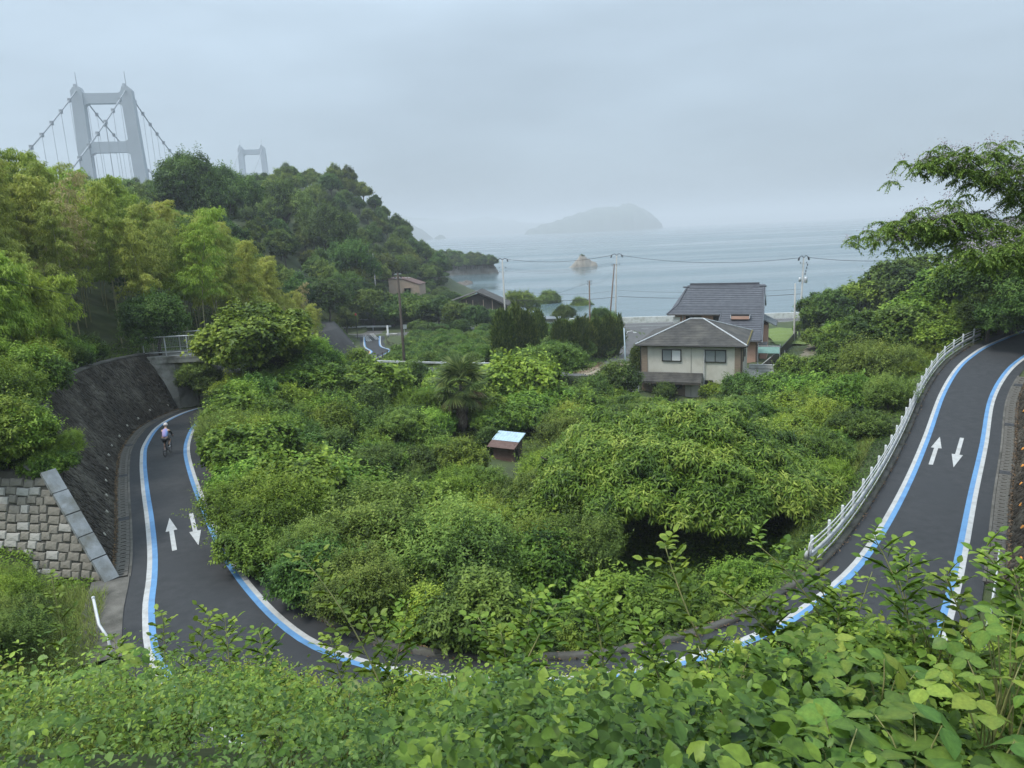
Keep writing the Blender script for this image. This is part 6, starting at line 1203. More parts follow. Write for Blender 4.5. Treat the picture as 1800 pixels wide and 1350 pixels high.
view('conifer', 1122, 635, 13, 'conifer', 'small dark conifer at the left wall of the cream house', 'tree', ymin=70, sz=1.1)
view('shrub', 1168, 688, 20, 'shrub', 'reddish leaved bush under the lean-to roof', 'shrub', ymin=66, mat='leaf_dark')
view('vine', 1252, 690, 24, 'shrub', 'bright green bush against the front wall of the cream house', 'shrub', ymin=62, mat='leaf_lime')
view('shrub', 1305, 685, 35, 'shrub', 'dark bush at the right corner of the cream house', 'shrub', ymin=60, mat='leaf_dark')
view('vine', 1375, 685, 42, 'shrub', 'rounded leafy bush beside the boundary fence', 'shrub', ymin=55, mat='leaf_vine')
view('vine', 1430, 690, 45, 'shrub', 'second rounded leafy bush right of the boundary fence', 'shrub', ymin=55, mat='leaf_vine')
# right hand slope
RS = [('vinetree', 1452, 545, 48, 'leaf_tree', 'dark round tree at the seaward end of the right hand wood'), ('vinetree', 1520, 520, 60, 'leaf_vine', 'vine hung tree in the right hand wood'), ('vinetree', 1600, 500, 70, 'leaf_tree', 'tall tree in the middle of the right hand wood'),
      ('vinetree', 1690, 500, 80, 'leaf_vine', 'tall vine covered tree above the guard fence end'), ('tree', 1770, 470, 90, 'leaf_dark', 'dark branching tree above the road at the right edge'), ('vinetree', 1580, 585, 60, 'leaf_vine', 'vine mound tree behind the guard fence'),
      ('vinetree', 1500, 610, 55, 'leaf_vine', 'low vine covered tree on the right slope'), ('vinetree', 1660, 560, 55, 'leaf_vine', 'vine covered tree over the far end of the guard fence'), ('tree', 1740, 540, 50, 'leaf_dark', 'shadowed tree where the road leaves on the right'),
      ('fine', 1545, 650, 60, 'leaf_fine', 'feathery pale shrub on the right slope'), ('fine', 1560, 695, 42, 'leaf_fine', 'olive shrub close to the guard fence'), ('shrub', 1500, 700, 50, 'leaf_vine', 'bright shrub below the feathery shrubs'), ('shrub', 1450, 745, 45, 'leaf_vine', 'bright shrub right of the chestnuts'),
      ('shrub', 1780, 565, 30, 'leaf_dark', 'dark low hedge beside the road at the right edge'), ('tree', 1840, 520, 80, 'leaf_dark', 'dark tree beyond the right edge of the road')]
for k, u, v, px, mt, lab in RS: view(k, u, v, px, 'tree' if 'tree' in k else 'shrub', lab, 'tree' if 'tree' in k else 'shrub', ymin=38, mat=mt)
for x, y, s, lab in ((36, 67.5, 1.35, 'tall vine hung tree right behind the far guard fence'), (41, 70, 1.55, 'tallest vine hung tree above the guard fence end'), (46, 69, 1.7, 'high dark vine hung tree over the road bend at right'), (52, 68, 1.8, 'high tree at the right edge behind the road bend'), (33.5, 73, 1.0, 'vine hung tree on the seaward side of the right hand wood'), (37, 77, 1.15, 'second vine hung tree on the seaward side of the right hand wood'), (31.5, 77.5, .8, 'lower vine hung tree nearest the boundary fence')):
    put('vinetree', x, y, s, 'tree', lab, 'tree', mat=RND.choice(['leaf_vine', 'leaf_tree']))
for x, y, s in ((50, 72, 1.2), (58, 78, 1.3), (66, 86, 1.3), (48, 82, 1.0), (56, 92, 1.1), (62, 70, 1.3), (46, 92, .8), (52, 104, .9), (60, 104, 1.1), (72, 96, 1.3)):
    put('vinetree', x, y, s, 'tree', 'tree deep in the wood on the right hand slope', 'tree', 'trees deep in the right hand wood', mat='leaf_tree')
for u, v, px in ((1418, 578, 22), (1440, 600, 30), (1475, 590, 34), (1470, 630, 30), (1510, 570, 34)): view('vine', u, v, px, 'vine_mound', 'vine mound at the foot of the right hand wood', 'shrub', 'vine mounds below the right hand wood', ymin=52, mat='leaf_vine')
shrubs([(34,60),(42,62),(50,66),(48,80),(44,92),(40,76)], 2.6, 12, .8, 1.3, .6, [(31, 62, 4), (36, 68, 3)], lab='on the right hand slope')
# row of trees, citrus orchard and conifer hedge in the middle distance
for i, (u, v, px) in enumerate(((655, 540, 34), (690, 545, 34), (730, 538, 36), (770, 540, 34), (805, 552, 30), (838, 556, 28), (868, 556, 24), (712, 528, 30), (620, 525, 34))):
    view('vinetree', u, v, px, 'tree', 'dark green tree in the row behind the citrus orchard', 'tree', 'trees behind the citrus orchard', ymin=118, mat='leaf_dark' if i % 2 else 'leaf_tree', sz=.95)
for (x, y) in scatter([(-17,92),(-1,88),(5,95),(7,108),(3,132),(-18,138)], 2.3, 21, .6): put('citrus', x, y, RND.uniform(.85, 1.15), 'citrus_bush', 'low glossy citrus bush in the orchard behind the white lane rail', 'shrub', 'citrus bushes in the orchard')
for (x, y) in scatter([(6,100),(14,108),(18,126),(10,140),(4,140),(6,118)], 2.6, 22, .6): put('citrus', x, y, RND.uniform(1.1, 1.6), 'citrus_bush', 'taller citrus bush behind the conifer hedge', 'shrub', 'citrus bushes behind the conifer hedge')
for i, (u, v, px) in enumerate(((885, 600, 20), (905, 595, 20), (925, 598, 19), (945, 590, 16))): view('conifer', u, v, px, 'conifer', f'dark conifer number {("one", "two", "three", "four")[i]} from the left in the clump above the palm', 'tree', 'conifers above the palm', ymin=74, sz=1.15)
for i, u in enumerate(range(985, 1088, 12)): view('conifer', u, 603-i*.6, 14, 'conifer', 'dark flame shaped conifer in the clipped hedge left of the cream house', 'tree', 'conifers in the clipped hedge', ymin=84, sz=1.2)
for u, v, px, mt, lab in ((915, 527, 28, 'leaf_tree', 'wind bent seaside tree beside the pale pole'), (962, 524, 24, 'leaf_tree', 'round crowned seaside tree on a bare trunk'), (1020, 534, 21, 'leaf_tree', 'pale grey green seaside tree behind the conifer hedge'), (990, 548, 22, 'leaf_dark', 'dark low seaside tree left of the pale one'), (1060, 555, 26, 'leaf_dark', 'dark leafy tree at the foot of the two poles')):
    view('tree', u, v, px, 'seaside_tree', lab, 'tree', ymin=118, mat=mt, sz=.95)
for (x, y) in scatter([(-30,148),(-12,162),(-14,188),(-9,200),(-12,225),(-21,250),(-25,300),(-33,300),(-42,230),(-40,190),(-34,165)], 3.8, 33, .8): put('vinetree', x, y, RND.uniform(.5, .85), 'tree', 'low leafy tree at the foot of the wooded hill', 'tree', 'low trees at the foot of the hill', mat=RND.choice(['leaf_tree', 'leaf_dark']), sz=.8)
for (x, y) in scatter([(-19,141),(4,139),(4,149),(-20,150)], 3.2, 34, .2): put('vinetree', x, y, RND.uniform(.55, .8), 'tree', 'low tree filling the row behind the citrus orchard', 'tree', 'low trees behind the citrus orchard', mat=RND.choice(['leaf_tree', 'leaf_dark']), sz=.85)
# wooded hill and cape
HILL = [(-34,148),(-30,175),(-38,200),(-36,225),(-27,255),(-25,300),(-27,332),(-45,338),(-75,325),(-112,300),(-112,225),(-98,140),(-72,100),(-50,112),(-42,130)]
hp = scatter(HILL, 6.2, 31, .8, [(-29, 208, 7)], 300)
for (x, y) in hp: put('forest', x, y, RND.uniform(.7, 1.15), 'forest_tree', 'round crowned tree '+hzone(x, y), 'tree', 'trees '+hzone(x, y), mat=RND.choice(['leaf_forest', 'leaf_forest', 'leaf_tree', 'leaf_dark']))
for i in range(80):
    x = RND.uniform(-64, -6.5); y = 438+RND.uniform(-8, 3); h = float(np.interp(x+5.5, [-75, -52, -40, -30, -20, -12, -5, -1.5, .8], [17, 14, 11.5, 10, 9, 7.5, 6, 4.5, 0])); f = max(0, 1-(abs(y-438)/9)**1.6)
    put('forest', x, y, RND.uniform(.62, 1.0), 'cape_tree', 'small tree on top of the rocky cape', 'tree', 'trees on the rocky cape', z=max(3.6, h*f-1.0), sz=.8)
tf = np.random.RandomState(3); tp = np.array([[0, 0, 0.]]); V, T, t = shoots(tf, tf.normal(0, .45, (60, 3))*[1.3, 1, .45]+[-.4, 0, 5.7], unit(tf.normal(size=(60, 3))), 6, .5, .2, 'q', .4); link('pine_tuft', np_mesh('pine_tuft', V, T, M['leaf_dark'], t), rk)
# dark broad trees among and behind the bamboo
for u, v, px, lab in ((335, 320, 62, 'dark broad tree on the ridge right of the large bridge tower'), (400, 330, 50, 'dark tree on the ridge below the distant bridge tower'), (300, 440, 75, 'dark tree in the middle of the bamboo grove'), (270, 560, 60, 'dark shaded tree at the foot of the bamboo'), (600, 510, 40, 'leafy tree above the dark far wall'), (575, 400, 48, 'tree at the front edge of the wooded hill'), (500, 350, 45, 'tree on the ridge between bamboo and hill'), (610, 455, 42, 'tree low on the near slope of the hill')):
    view('tree', u, v, px, 'broad_tree', lab, 'tree', ymin=62, mat='leaf_dark', sz=1.2)
# bamboo grove
GROVE = [(-33,44),(-34,56),(-37,66),(-31,72),(-30,84),(-31,100),(-45,112),(-66,100),(-76,80),(-74,52),(-52,34),(-40,32)]
for i, (x, y) in enumerate(scatter(GROVE, 2.75, 41, .7, (), 260)):
    s = RND.uniform(.78, 1.08); q = RND.random(); edge = x > -38 and y < 60
    var = RND.choice([2, 3, 0]) if q < .45 else RND.choice([0, 1, 4]) if q < .93 else 5
    put('bamboo', x, y, s*(.78 if edge else 1.16)*(1.0 if y < 85 else .92), 'bamboo', ('arching bright green', 'arching pale yellow', 'dry straw coloured')[0 if var in (2, 3) else 2 if var == 5 else 1]+' bamboo culm '+gzone(x, y), 'bamboo', 'bamboo culms '+gzone(x, y), var=var)
for (x, y) in scatter([(-30,86),(-27.5,96),(-30,112),(-40,118),(-46,108),(-40,90)], 2.6, 47, .3): put('bamboo', x, y, RND.uniform(.62, .85), 'bamboo', 'thin pale bamboo culm at the right end of the grove', 'bamboo', 'bamboo culms at the right end of the grove', var=RND.choice([0, 1, 4, 4, 5]))
for (x, y) in scatter([(-26,33),(-30,44),(-33,54),(-40,50),(-42,36),(-34,28)], 1.9, 43, .2): put('young_bamboo', x, y, RND.uniform(.8, 1.25), 'young_bamboo', 'bright green young bamboo above the left retaining wall', 'bamboo', 'young bamboo above the left wall')
shrubs([(-20.5,30),(-24,40),(-28,50),(-31,60),(-36,62),(-34,48),(-30,36),(-26,29)], 1.7, 44, .6, .95, .1, lab='above the left wall')
for i, (u, v, px, k, mt) in enumerate(((40, 800, 60, 'shrub', 'leaf_vine'), (20, 850, 55, 'shrub', 'leaf_vine'), (80, 740, 55, 'fine', 'leaf_lime'), (60, 690, 60, 'shrub', 'leaf_shrub'), (10, 700, 70, 'fine', 'leaf_lime'), (110, 830, 30, 'shrub', 'leaf_vine'), (0, 780, 70, 'shrub', 'leaf_vine'), (-30, 850, 60, 'shrub', 'leaf_vine'))):
    view(k, u, v, px, 'shrub', ('bright leafy shrub spilling over the top of the block wall', 'feathery light green shrub above the block wall')[k == 'fine'], 'shrub', ('leafy shrubs over the block wall', 'feathery shrubs above the block wall')[k == 'fine'], mat=mt, ymin=24)
for i, (dx, dy, s, k, mt) in enumerate(((-.5, .5, .42, 'shrub', 'leaf_vine'), (-.2, 1.3, .42, 'shrub', 'leaf_shrub'), (-.9, .9, .5, 'shrub', 'leaf_vine'), (-2.2, 1.4, .6, 'shrub', 'leaf_shrub'), (-3.6, 1.6, .65, 'shrub', 'leaf_vine'), (-5.2, 2.0, .7, 'shrub', 'leaf_shrub'), (-7, 2.4, .75, 'shrub', 'leaf_vine'), (-1.2, 2.6, .6, 'fine', 'leaf_lime'), (-3, 3.2, .8, 'fine', 'leaf_lime'), (-5.5, 4, .9, 'shrub', 'leaf_vine'))):
    put(k, CT.x+dx, CT.y+dy, s, 'shrub', 'leafy shrub hanging over the upper edge of the block wall', 'shrub', 'shrubs on the edge of the block wall', mat=mt, z=14.75)
# palm
pb = at(815, 765, z=7.0); pm_ = thing('palm_tree', 'fan palm with shaggy brown skirt of dead fronds in the hollow', 'tree', (pb.x, pb.y, gz(pb.x, pb.y)-.1))
PH = 4.3
MB().tube([(0, 0, -.4), (0, 0, 0), (.05, 0, PH*.5), (0, 0, PH)], [.22, .2, .2, .16], 8).build('trunk', M['bark'], pm_)
def fan(seed, L, dead=False):
    r = np.random.RandomState(seed); n = 26; a = np.linspace(-2.1, 2.1, n); d0 = np.c_[np.cos(a), np.sin(a), .12*np.cos(a*2)]; P = np.tile([[.85, 0, 0.]], (n, 1)); ll = L*(.75+.25*np.cos(a*.6))*r.uniform(.9, 1.05, n)
    V, T, t = leaf_geo(P, d0, np.tile(Zv, (n, 1)), ll, .085, 'l', r.rand(n), .16); st = MB().tube([(0, 0, 0), (.45, 0, .05), (.87, 0, 0)], .018, 4)
    sv = np.array(st.v); sf = np.array([f for f in st.f if len(f) == 4]); sf = np.vstack([sf[:, :3], sf[:, [0, 2, 3]]]); return merge([(V, T, t), (sv, sf, np.full(len(sv), .6))])
fm = [np_mesh('frond', *fan(i, .85), M['leaf_palm']) if False else None for i in range(0)]
fg = []
for i in range(3): V, T, t = fan(600+i, 1.05); fg.append(np_mesh('frond', V, T, M['leaf_palm'], t))
fo = []
for i in range(2): V, T, t = fan(610+i, .9); fo.append(np_mesh('frond', V, T, M['leaf_palm_old'], t))
fd = []
for i in range(2): V, T, t = fan(620+i, .7); fd.append(np_mesh('dead_frond', V, T, M['leaf_dead'], t))
for i in range(36):
    a = i*2.4; q = i/36; el = 1.3-2.1*q; o = link('frond', RND.choice(fg) if q < .72 else RND.choice(fo+fg[:1]), pm_); o.location = (0, 0, PH+.15-.5*q); o.rotation_euler = (RND.uniform(-.3, .3), -el, a); s = 1.5+.3*RND.random(); o.scale = (s, s, s)
for i in range(70):
    a = i*2.4+RND.uniform(-.2, .2); q = i/70; o = link('dead_frond', RND.choice(fd), pm_); o.location = (0, 0, PH-.45-2.2*q); o.rotation_euler = (RND.uniform(-.5, .5), 1.25+RND.uniform(-.1, .12), a); s = .95+.25*RND.random()-.2*q; o.scale = (s, s*.75, s)
# chinaberry reaching in from the right with pale blossom
cb = thing('chinaberry_tree', 'overhanging tree with fine leaflets and pale lilac blossom at upper right', 'tree', (23.5, 25.0, gz(23.5, 25.0)))
org = Vector(cb.location); CY = 24.0
limbs = [[(1960, 640, 25), (1930, 560, 25), (1860, 480, 24.5), (1790, 430, 24), (1715, 415, 24), (1640, 408, 23.8), (1580, 405, 23.6), (1540, 425, 23.5)], [(1930, 560, 25), (1880, 440, 25), (1820, 365, 25), (1755, 325, 25), (1700, 295, 25), (1640, 275, 25), (1605, 290, 25)],
         [(1820, 365, 25), (1790, 300, 25.5), (1760, 270, 25.5), (1740, 262, 25.5)], [(1715, 415, 24), (1680, 390, 23.5), (1640, 385, 23), (1600, 385, 23)], [(1790, 430, 24), (1750, 400, 25), (1700, 380, 25.5)], [(1755, 325, 25), (1730, 300, 24.5), (1690, 270, 24.5)], [(1880, 440, 25), (1850, 330, 24.5), (1820, 280, 24)], [(1860, 480, 24.5), (1800, 440, 23), (1740, 445, 22.5), (1700, 460, 22.5)]]
lm = MB(); nodes = []
for i, L in enumerate(limbs):
    P = [at(u, v, y=y)-org for u, v, y in L]
    if i == 0: P = [Vector((0, 0, -.5)), Vector((0, 0, 2.0))]+P
    C_ = catmull([tuple(p) for p in P], .12); nn = len(C_); r0 = .16 if i == 0 else .075 if i == 1 else .04
    lm.tube([Vector(p) for p in C_], list(np.linspace(r0, .012, nn)), 6)
    st_ = int(nn*(.45 if i == 0 else .2)); nodes += [(C_[k], (C_[min(k+1, nn-1)]-C_[k-1])) for k in range(st_, nn, 2)]
lm.build('trunk', M['bark'], cb, True)
r = np.random.RandomState(8); parts = []; fl = []
for p, d in nodes:
    d = d/np.linalg.norm(d)
    for q in range(4):
        e = p+np.array([r.normal(0, .34), r.normal(0, .36), r.normal(.04, .26)])+d*r.uniform(0, .3)
        m = 6
        for k in range(m):
            a = r.rand()*6.28; rd = unit(np.array([math.cos(a), math.sin(a), r.uniform(-.5, .25)])); L = r.uniform(.28, .5); s = np.linspace(.15, 1, 9); base = e+np.outer(s*L, rd)-np.outer(.55*L*s*s, Zv)
            for sd_ in (-1, 1):
                sdv = unit(np.cross(rd, Zv))*sd_; D = unit(np.tile(rd*.5+sdv*.8-Zv*.45, (9, 1))+r.normal(0, .25, (9, 3))); parts.append(leaf_geo(base, D, np.tile(Zv, (9, 1))+r.normal(0, .2, (9, 3)), .125*r.uniform(.8, 1.2, 9), .052, 'q', np.clip(r.normal(.5, .2, 9), 0, 1)))
        if r.rand() < .5:
            c = e+[0, 0, .12]; m2 = 34; fl.append(leaf_geo(c+r.normal(0, .1, (m2, 3)), unit(r.normal(size=(m2, 3))), unit(r.normal(size=(m2, 3))), .055, .04, 'q', r.rand(m2)))
V, T, t = merge(parts); link('crown', np_mesh('crown', V, T, M['leaf_china'], t), cb); V, T, t = merge(fl); link('blossom', np_mesh('blossom', V, T, M['flower'], t), cb)

# ------------------------------------------------------------------ low cover and grass
def cover(name, label, poly, n, L, W, mat, seed, hmax=.35, margin=.25, kind='q', up=.6, cat='plants', avoid=()):
    r = np.random.RandomState(seed); P_ = np.array(poly, float); x0, y0 = P_.min(0); x1, y1 = P_.max(0); x = r.uniform(x0, x1, n*3); y = r.uniform(y0, y1, n*3); ok = inpoly(x, y, poly); x, y = x[ok][:n], y[ok][:n]; ok = np.zeros(len(x), bool)
    for i in range(0, len(x), 6000): ok[i:i+6000] = clearance(x[i:i+6000], y[i:i+6000]) > margin
    x, y = x[ok], y[ok]; f = sines(seed, 8, .9); z = ground(x, y); h = hmax*(.5+.5*f(np.c_[x, y, 0*x]))*r.rand(len(x)); n = len(x)
    a = r.rand(n)*6.28; D = unit(np.c_[np.cos(a), np.sin(a), np.full(n, up)+r.normal(0, .3, n)]); V, T, t = leaf_geo(np.c_[x, y, z+np.maximum(h, 0)], D, unit(np.c_[r.normal(0, .3, (n, 2)), np.ones(n)]), L*r.uniform(.6, 1.3, n), W, kind, np.clip(.45+.2*f(np.c_[x*.3, y*.3, 0*x])+r.normal(0, .17, n), 0, 1))
    return tag(link(name, np_mesh(name, V, T, M[mat], t)), label, cat, kind='stuff')
cover('ground_cover', 'low leafy ground cover all over the hollow inside the loop', LOOP, 90000, .17, .10, 'leaf_shrub', 51, .5, .1)
cover('ground_cover', 'ivy ground cover under the chestnuts, coloured dark for their shade', [(-2,22),(5,21.5),(10,24.5),(16,32),(18,40),(8,42),(0,36),(-4,28)], 60000, .14, .11, 'leaf_dark', 56, .45, .05)  # dark leaf colour stands in for the canopy's shade on the ivy
cover('ground_cover', 'low weeds between the kerb and the white guard fence', [(6,20.5),(12,24.5),(19,33.5),(24,40),(30,48),(38,56.5),(34,58),(26,50),(19,41),(13,33),(7,25)], 42000, .13, .07, 'leaf_shrub', 57, .3, -1.35)
cover('ground_cover', 'leafy ground cover on the slopes above the left wall', [(-20,28),(-24,40),(-29,52),(-33,64),(-60,70),(-60,30),(-34,24)], 30000, .2, .11, 'leaf_shrub', 52, .5, .0)
cover('ground_cover', 'leafy ground cover on the right hand slope', [(20,22),(28,32),(38,44),(48,54),(60,60),(66,100),(44,100),(41,72),(38,60),(60,40),(40,16)], 40000, .2, .11, 'leaf_vine', 53, .5, .0)
cover('ground_cover', 'weedy ground cover between lane and orchard', [(-19,84),(8,83),(12,96),(16,106),(12,140),(-20,146),(-19,110)], 45000, .24, .11, 'leaf_vine', 54, .45, .2)
cover('ground_cover', 'undergrowth beside the far stretch of road', [(-26,66),(-38,66),(-44,100),(-40,146),(-30,146),(-29,120),(-28,100)], 26000, .26, .13, 'leaf_shrub', 55, .6, .2)
cover('grass', 'long yellow green grass on the bank below the lane', [(-20,64),(-17,76),(-13,79),(2,78.5),(8,80),(6,70),(-8,64),(-14,62)], 42000, .55, .022, 'grass', 61, .05, .05, 'l', 2.2)
cover('grass', 'tall grass between the lane rail and the dark pole', [(-20,85),(-6,84),(-4,90),(-16,92)], 9000, .6, .03, 'grass', 62, .05, .05, 'l', 2.2)
cover('grass', 'rough grass beside the houses on the right', [(29,58),(38,60),(43,74),(46,98),(41,98),(37,80),(30,66)], 34000, .5, .022, 'grass', 63, .05, .1, 'l', 2.2)
cover('grass', 'grassy strip inside the white guard fence', [(11,25),(19,34),(24,41),(31,50),(27,54),(20,45),(13,33)], 36000, .6, .02, 'grass', 64, .05, .1, 'l', 2.4)
cover('grass', 'grass around the shed in the hollow', [(-3,49),(5,49),(7,60),(-2,64),(-6,56)], 20000, .26, .02, 'grass', 65, .05, .05, 'l', 2.2)
cover('ground_cover', 'weedy ground cover at the foot of the block wall', [(-16.5,26.2),(-31,29.5),(-34,20),(-18,18)], 26000, .13, .07, 'leaf_lime', 58, .45, -2.5)
cover('grass', 'grass below the block wall at lower left', [(-15,24.5),(-22,26),(-24,20),(-15,15),(-13,20)], 26000, .5, .018, 'grass', 66, .05, .0, 'l', 2.4)
cover('dry_grass', 'dry grass on the sandy bank beside the track', [(6,85),(9,81.5),(14,84),(17,94),(13,104),(8,94)], 5000, .45, .025, 'litter', 67, .05, -1.0, 'l', 1.6)

# ------------------------------------------------------------------ foreground bank
SIL = np.array([(-200,930),(0,985),(60,1005),(150,1075),(260,1112),(380,1155),(470,1183),(600,1188),(700,1190),(1000,1190),(1150,1185),(1250,1168),(1330,1135),(1450,1095),(1560,1070),(1650,1085),(1720,1030),(1800,1000),(2000,960)], float)
def pix(P):
    q = (P-[0, 0, CAMZ]) @ CMn; return 900+F*q[:, 0]/-q[:, 2], 675-F*q[:, 1]/-q[:, 2]
def headroom(x, y, z):
    """how tall a plant may grow on the bank before it would hide the road from the lookout"""
    h = np.zeros(len(x)); rag = 22+26*np.sin(x*5.1+y*1.7)+22*np.sin(x*11.3-y*2.9+1.0)
    for k in np.arange(.1, 2.3, .1):
        u, v = pix(np.c_[x, y, z+k+.1]); h = np.where(v > np.interp(u, SIL[:, 0], SIL[:, 1])+rag, k, h)
    return h
r = np.random.RandomState(70); parts = []; fh = sines(71, 10, 1.1); fh2 = sines(72, 8, .45); fsp = sines(73, 8, .55); fsp2 = sines(74, 8, 2.2)
def bank(n, ylo, yhi, L, W, kind, lps, hmax, slen, seed, xw=(.9, 2.0), tone=0.0, sp=None):
    r = np.random.RandomState(seed); y = np.sqrt(r.rand(n)*(yhi**2-ylo**2)+ylo**2); x = r.uniform(-1, 1, n)*(xw[0]*y+xw[1]); z = ground(x, y); hd = headroom(x, y, z); ok = (hd > .12) & (clearance(x, y) > .25); x, y, z, hd = x[ok], y[ok], z[ok], hd[ok]
    if sp: w_ = fsp(np.c_[x, y, 0*x])+.35*fsp2(np.c_[x, y, 0*x])+r.normal(0, .18, len(x)); ok = (w_ > sp[0]) & (w_ <= sp[1]); x, y, z, hd = x[ok], y[ok], z[ok], hd[ok]
    hh = np.minimum(hd, hmax*np.clip(.72+.55*fh(np.c_[x, y, 0*x])+.35*fh2(np.c_[x, y, 0*x]), .15, 1.8)); h = hh*(1-r.rand(len(x))**2*.75); P = np.c_[x, y, z+h]; Nr = unit(np.c_[r.normal(0, .5, len(x)), r.normal(-.25, .5, len(x)), np.full(len(x), .6)])
    tb = np.clip(.42+.06*np.clip(-x/np.maximum(y, .1), 0, 1)+.16*fh2(P*1.6)+.15*(h/hmax-.5)+r.normal(0, .17, len(x))+tone, .02, .98); k_ = .64+.42*np.clip((x/np.maximum(y, .1)+.15)/.6, 0, 1); k_ = k_*np.clip(.3+.2*y+.5*np.clip(x/np.maximum(y, .1)+.5, 0, 1), .5, 1); return shoots(r, P, Nr, lps, L*k_, W*k_, kind, slen, .45, .25, .95, tb, .14)  # lower leaves coloured darker to suggest shade down in the tangle
SPEC = [('leaf_front', (-.45, .5), 'mid green leafy'), ('leaf_front_dark', (-9, -.45), 'dark green leafy'), ('leaf_front_lime', (.5, 9), 'yellow green leafy')]
for mt, sp, word in SPEC:
    V, T, t = merge([bank(19000, 1.15, 6.0, .044, .022, 'o', 8, .62, .2, 81, sp=sp), bank(1700, 1.15, 6.0, .072, .046, 'o', 5, .66, .18, 82, tone=.05, sp=sp)])
    tag(link('undergrowth', np_mesh('undergrowth', V, T, M[mt], t)), f'{word} undergrowth on the bank right below the viewpoint', 'undergrowth', kind='stuff')
    V, T, t = merge([bank(26000, 5.5, 13.0, .062, .029, 'q', 8, .95, .25, 83, sp=sp), bank(3000, 5.5, 13, .10, .06, 'q', 5, .95, .2, 84, sp=sp)])
    tag(link('undergrowth', np_mesh('undergrowth', V, T, M[mt], t)), f'{word} undergrowth further down the bank beside the hairpin', 'undergrowth', kind='stuff')
V, T, t = bank(1700, 1.15, 4.6, .08, .052, 'o', 5, .66, .2, 87, (.62, .3), .06); k_ = V[:, 0].reshape(-1, 10)[:, 0]/np.maximum(V[:, 1].reshape(-1, 10)[:, 0], .1) > -.2; V = V.reshape(-1, 10, 3)[k_].reshape(-1, 3); t = t.reshape(-1, 10)[k_].ravel(); T = T[:len(V)]
tag(link('undergrowth', np_mesh('undergrowth', V, T, M['leaf_front'], t)), 'broad ovate leaves along the bottom of the bank in the centre and right', 'undergrowth', kind='stuff')
V, T, t = merge([bank(14000, 12, 25, .10, .045, 'q', 7, 1.4, .3, 85, (1.0, 3.0))]); k = None
tag(link('undergrowth', np_mesh('undergrowth', V, T, M['leaf_front'], t)), 'undergrowth at both outer ends of the bank', 'undergrowth', kind='stuff')
for (x, y) in scatter([(-13.5,9),(-14.5,19),(-17,24),(-26,27),(-28,18),(-20,8)], 1.5, 88, .2):
    hr = headroom(np.array([x]), np.array([y]), ground([x], [y]))[0]
    if hr > .5: put('fine', x, y, min(.62, hr/2.4), 'shrub', 'fine leaved light green shrub on the lower left bank', 'shrub', 'shrubs on the lower left bank', mat=RND.choice(['leaf_lime', 'leaf_fine']))
# arching rose canes standing above the rest
def cane(tip, y, back, bend, seed, nl=15, ls=.048, label=None):
    r = np.random.RandomState(seed); tp = np.array(at(tip[0], tip[1], y=y)); rx, ry = tp[0]+back[0], tp[1]+back[1]; rt = np.array([rx, ry, gz(rx, ry)-.05]); mid = (rt+tp)/2+np.array([bend[0], bend[1], .18]); q = np.linspace(0, 1, 18)[:, None]
    C_ = rt*(1-q)**2+mid*2*q*(1-q)+tp*q*q; t_ = thing('rose_cane', label, 'plant', rt, group='rose canes on the near bank'); MB().tube([Vector(p-rt) for p in C_], list(np.linspace(.008, .0028, 18)), 5).build('stem', M['stem'], t_, True)
    parts = []
    for i in range(nl):
        f = .30+.70*(i+.3)/nl; p = np.array([np.interp(f, q[:, 0], C_[:, k]) for k in range(3)]); tg = unit((tp-rt)); a = i*2.4+r.rand(); A = unit(np.cross(tg, [.3, 1, .2])); B = np.cross(tg, A); rd = unit(A*math.cos(a)+B*math.sin(a)+Zv*.55+tg*.25); L = r.uniform(.09, .15)*(1.15-.4*f)*ls/.048; young = .62 if f > .8 else .42
        for s, sd_ in ((.35, -1), (.35, 1), (.65, -1), (.65, 1), (1.0, 0)):
            sdv = unit(np.cross(rd, Zv)); base = p+rd*s*L-Zv*.18*L*s*s; D = unit(rd*(1 if sd_ == 0 else .45)+sdv*sd_*.9-Zv*.12+r.normal(0, .12, 3)); sz_ = ls*r.uniform(.8, 1.15)*(1.15-.35*f)*(1.15 if sd_ == 0 else 1)
            parts.append(leaf_geo(base[None], D[None], unit(Zv+r.normal(0, .2, 3))[None], [sz_], [sz_*.62], 'o', np.array([np.clip(r.normal(young, .12), 0, 1)]), .1))
        parts.append(leaf_geo((p)[None], rd[None], Zv[None], [L], [.004], 'q', np.array([.7])))
    V, T, t = merge(parts); link('foliage', np_mesh('foliage', V-rt, T, M['leaf_front'], t), t_); return t_
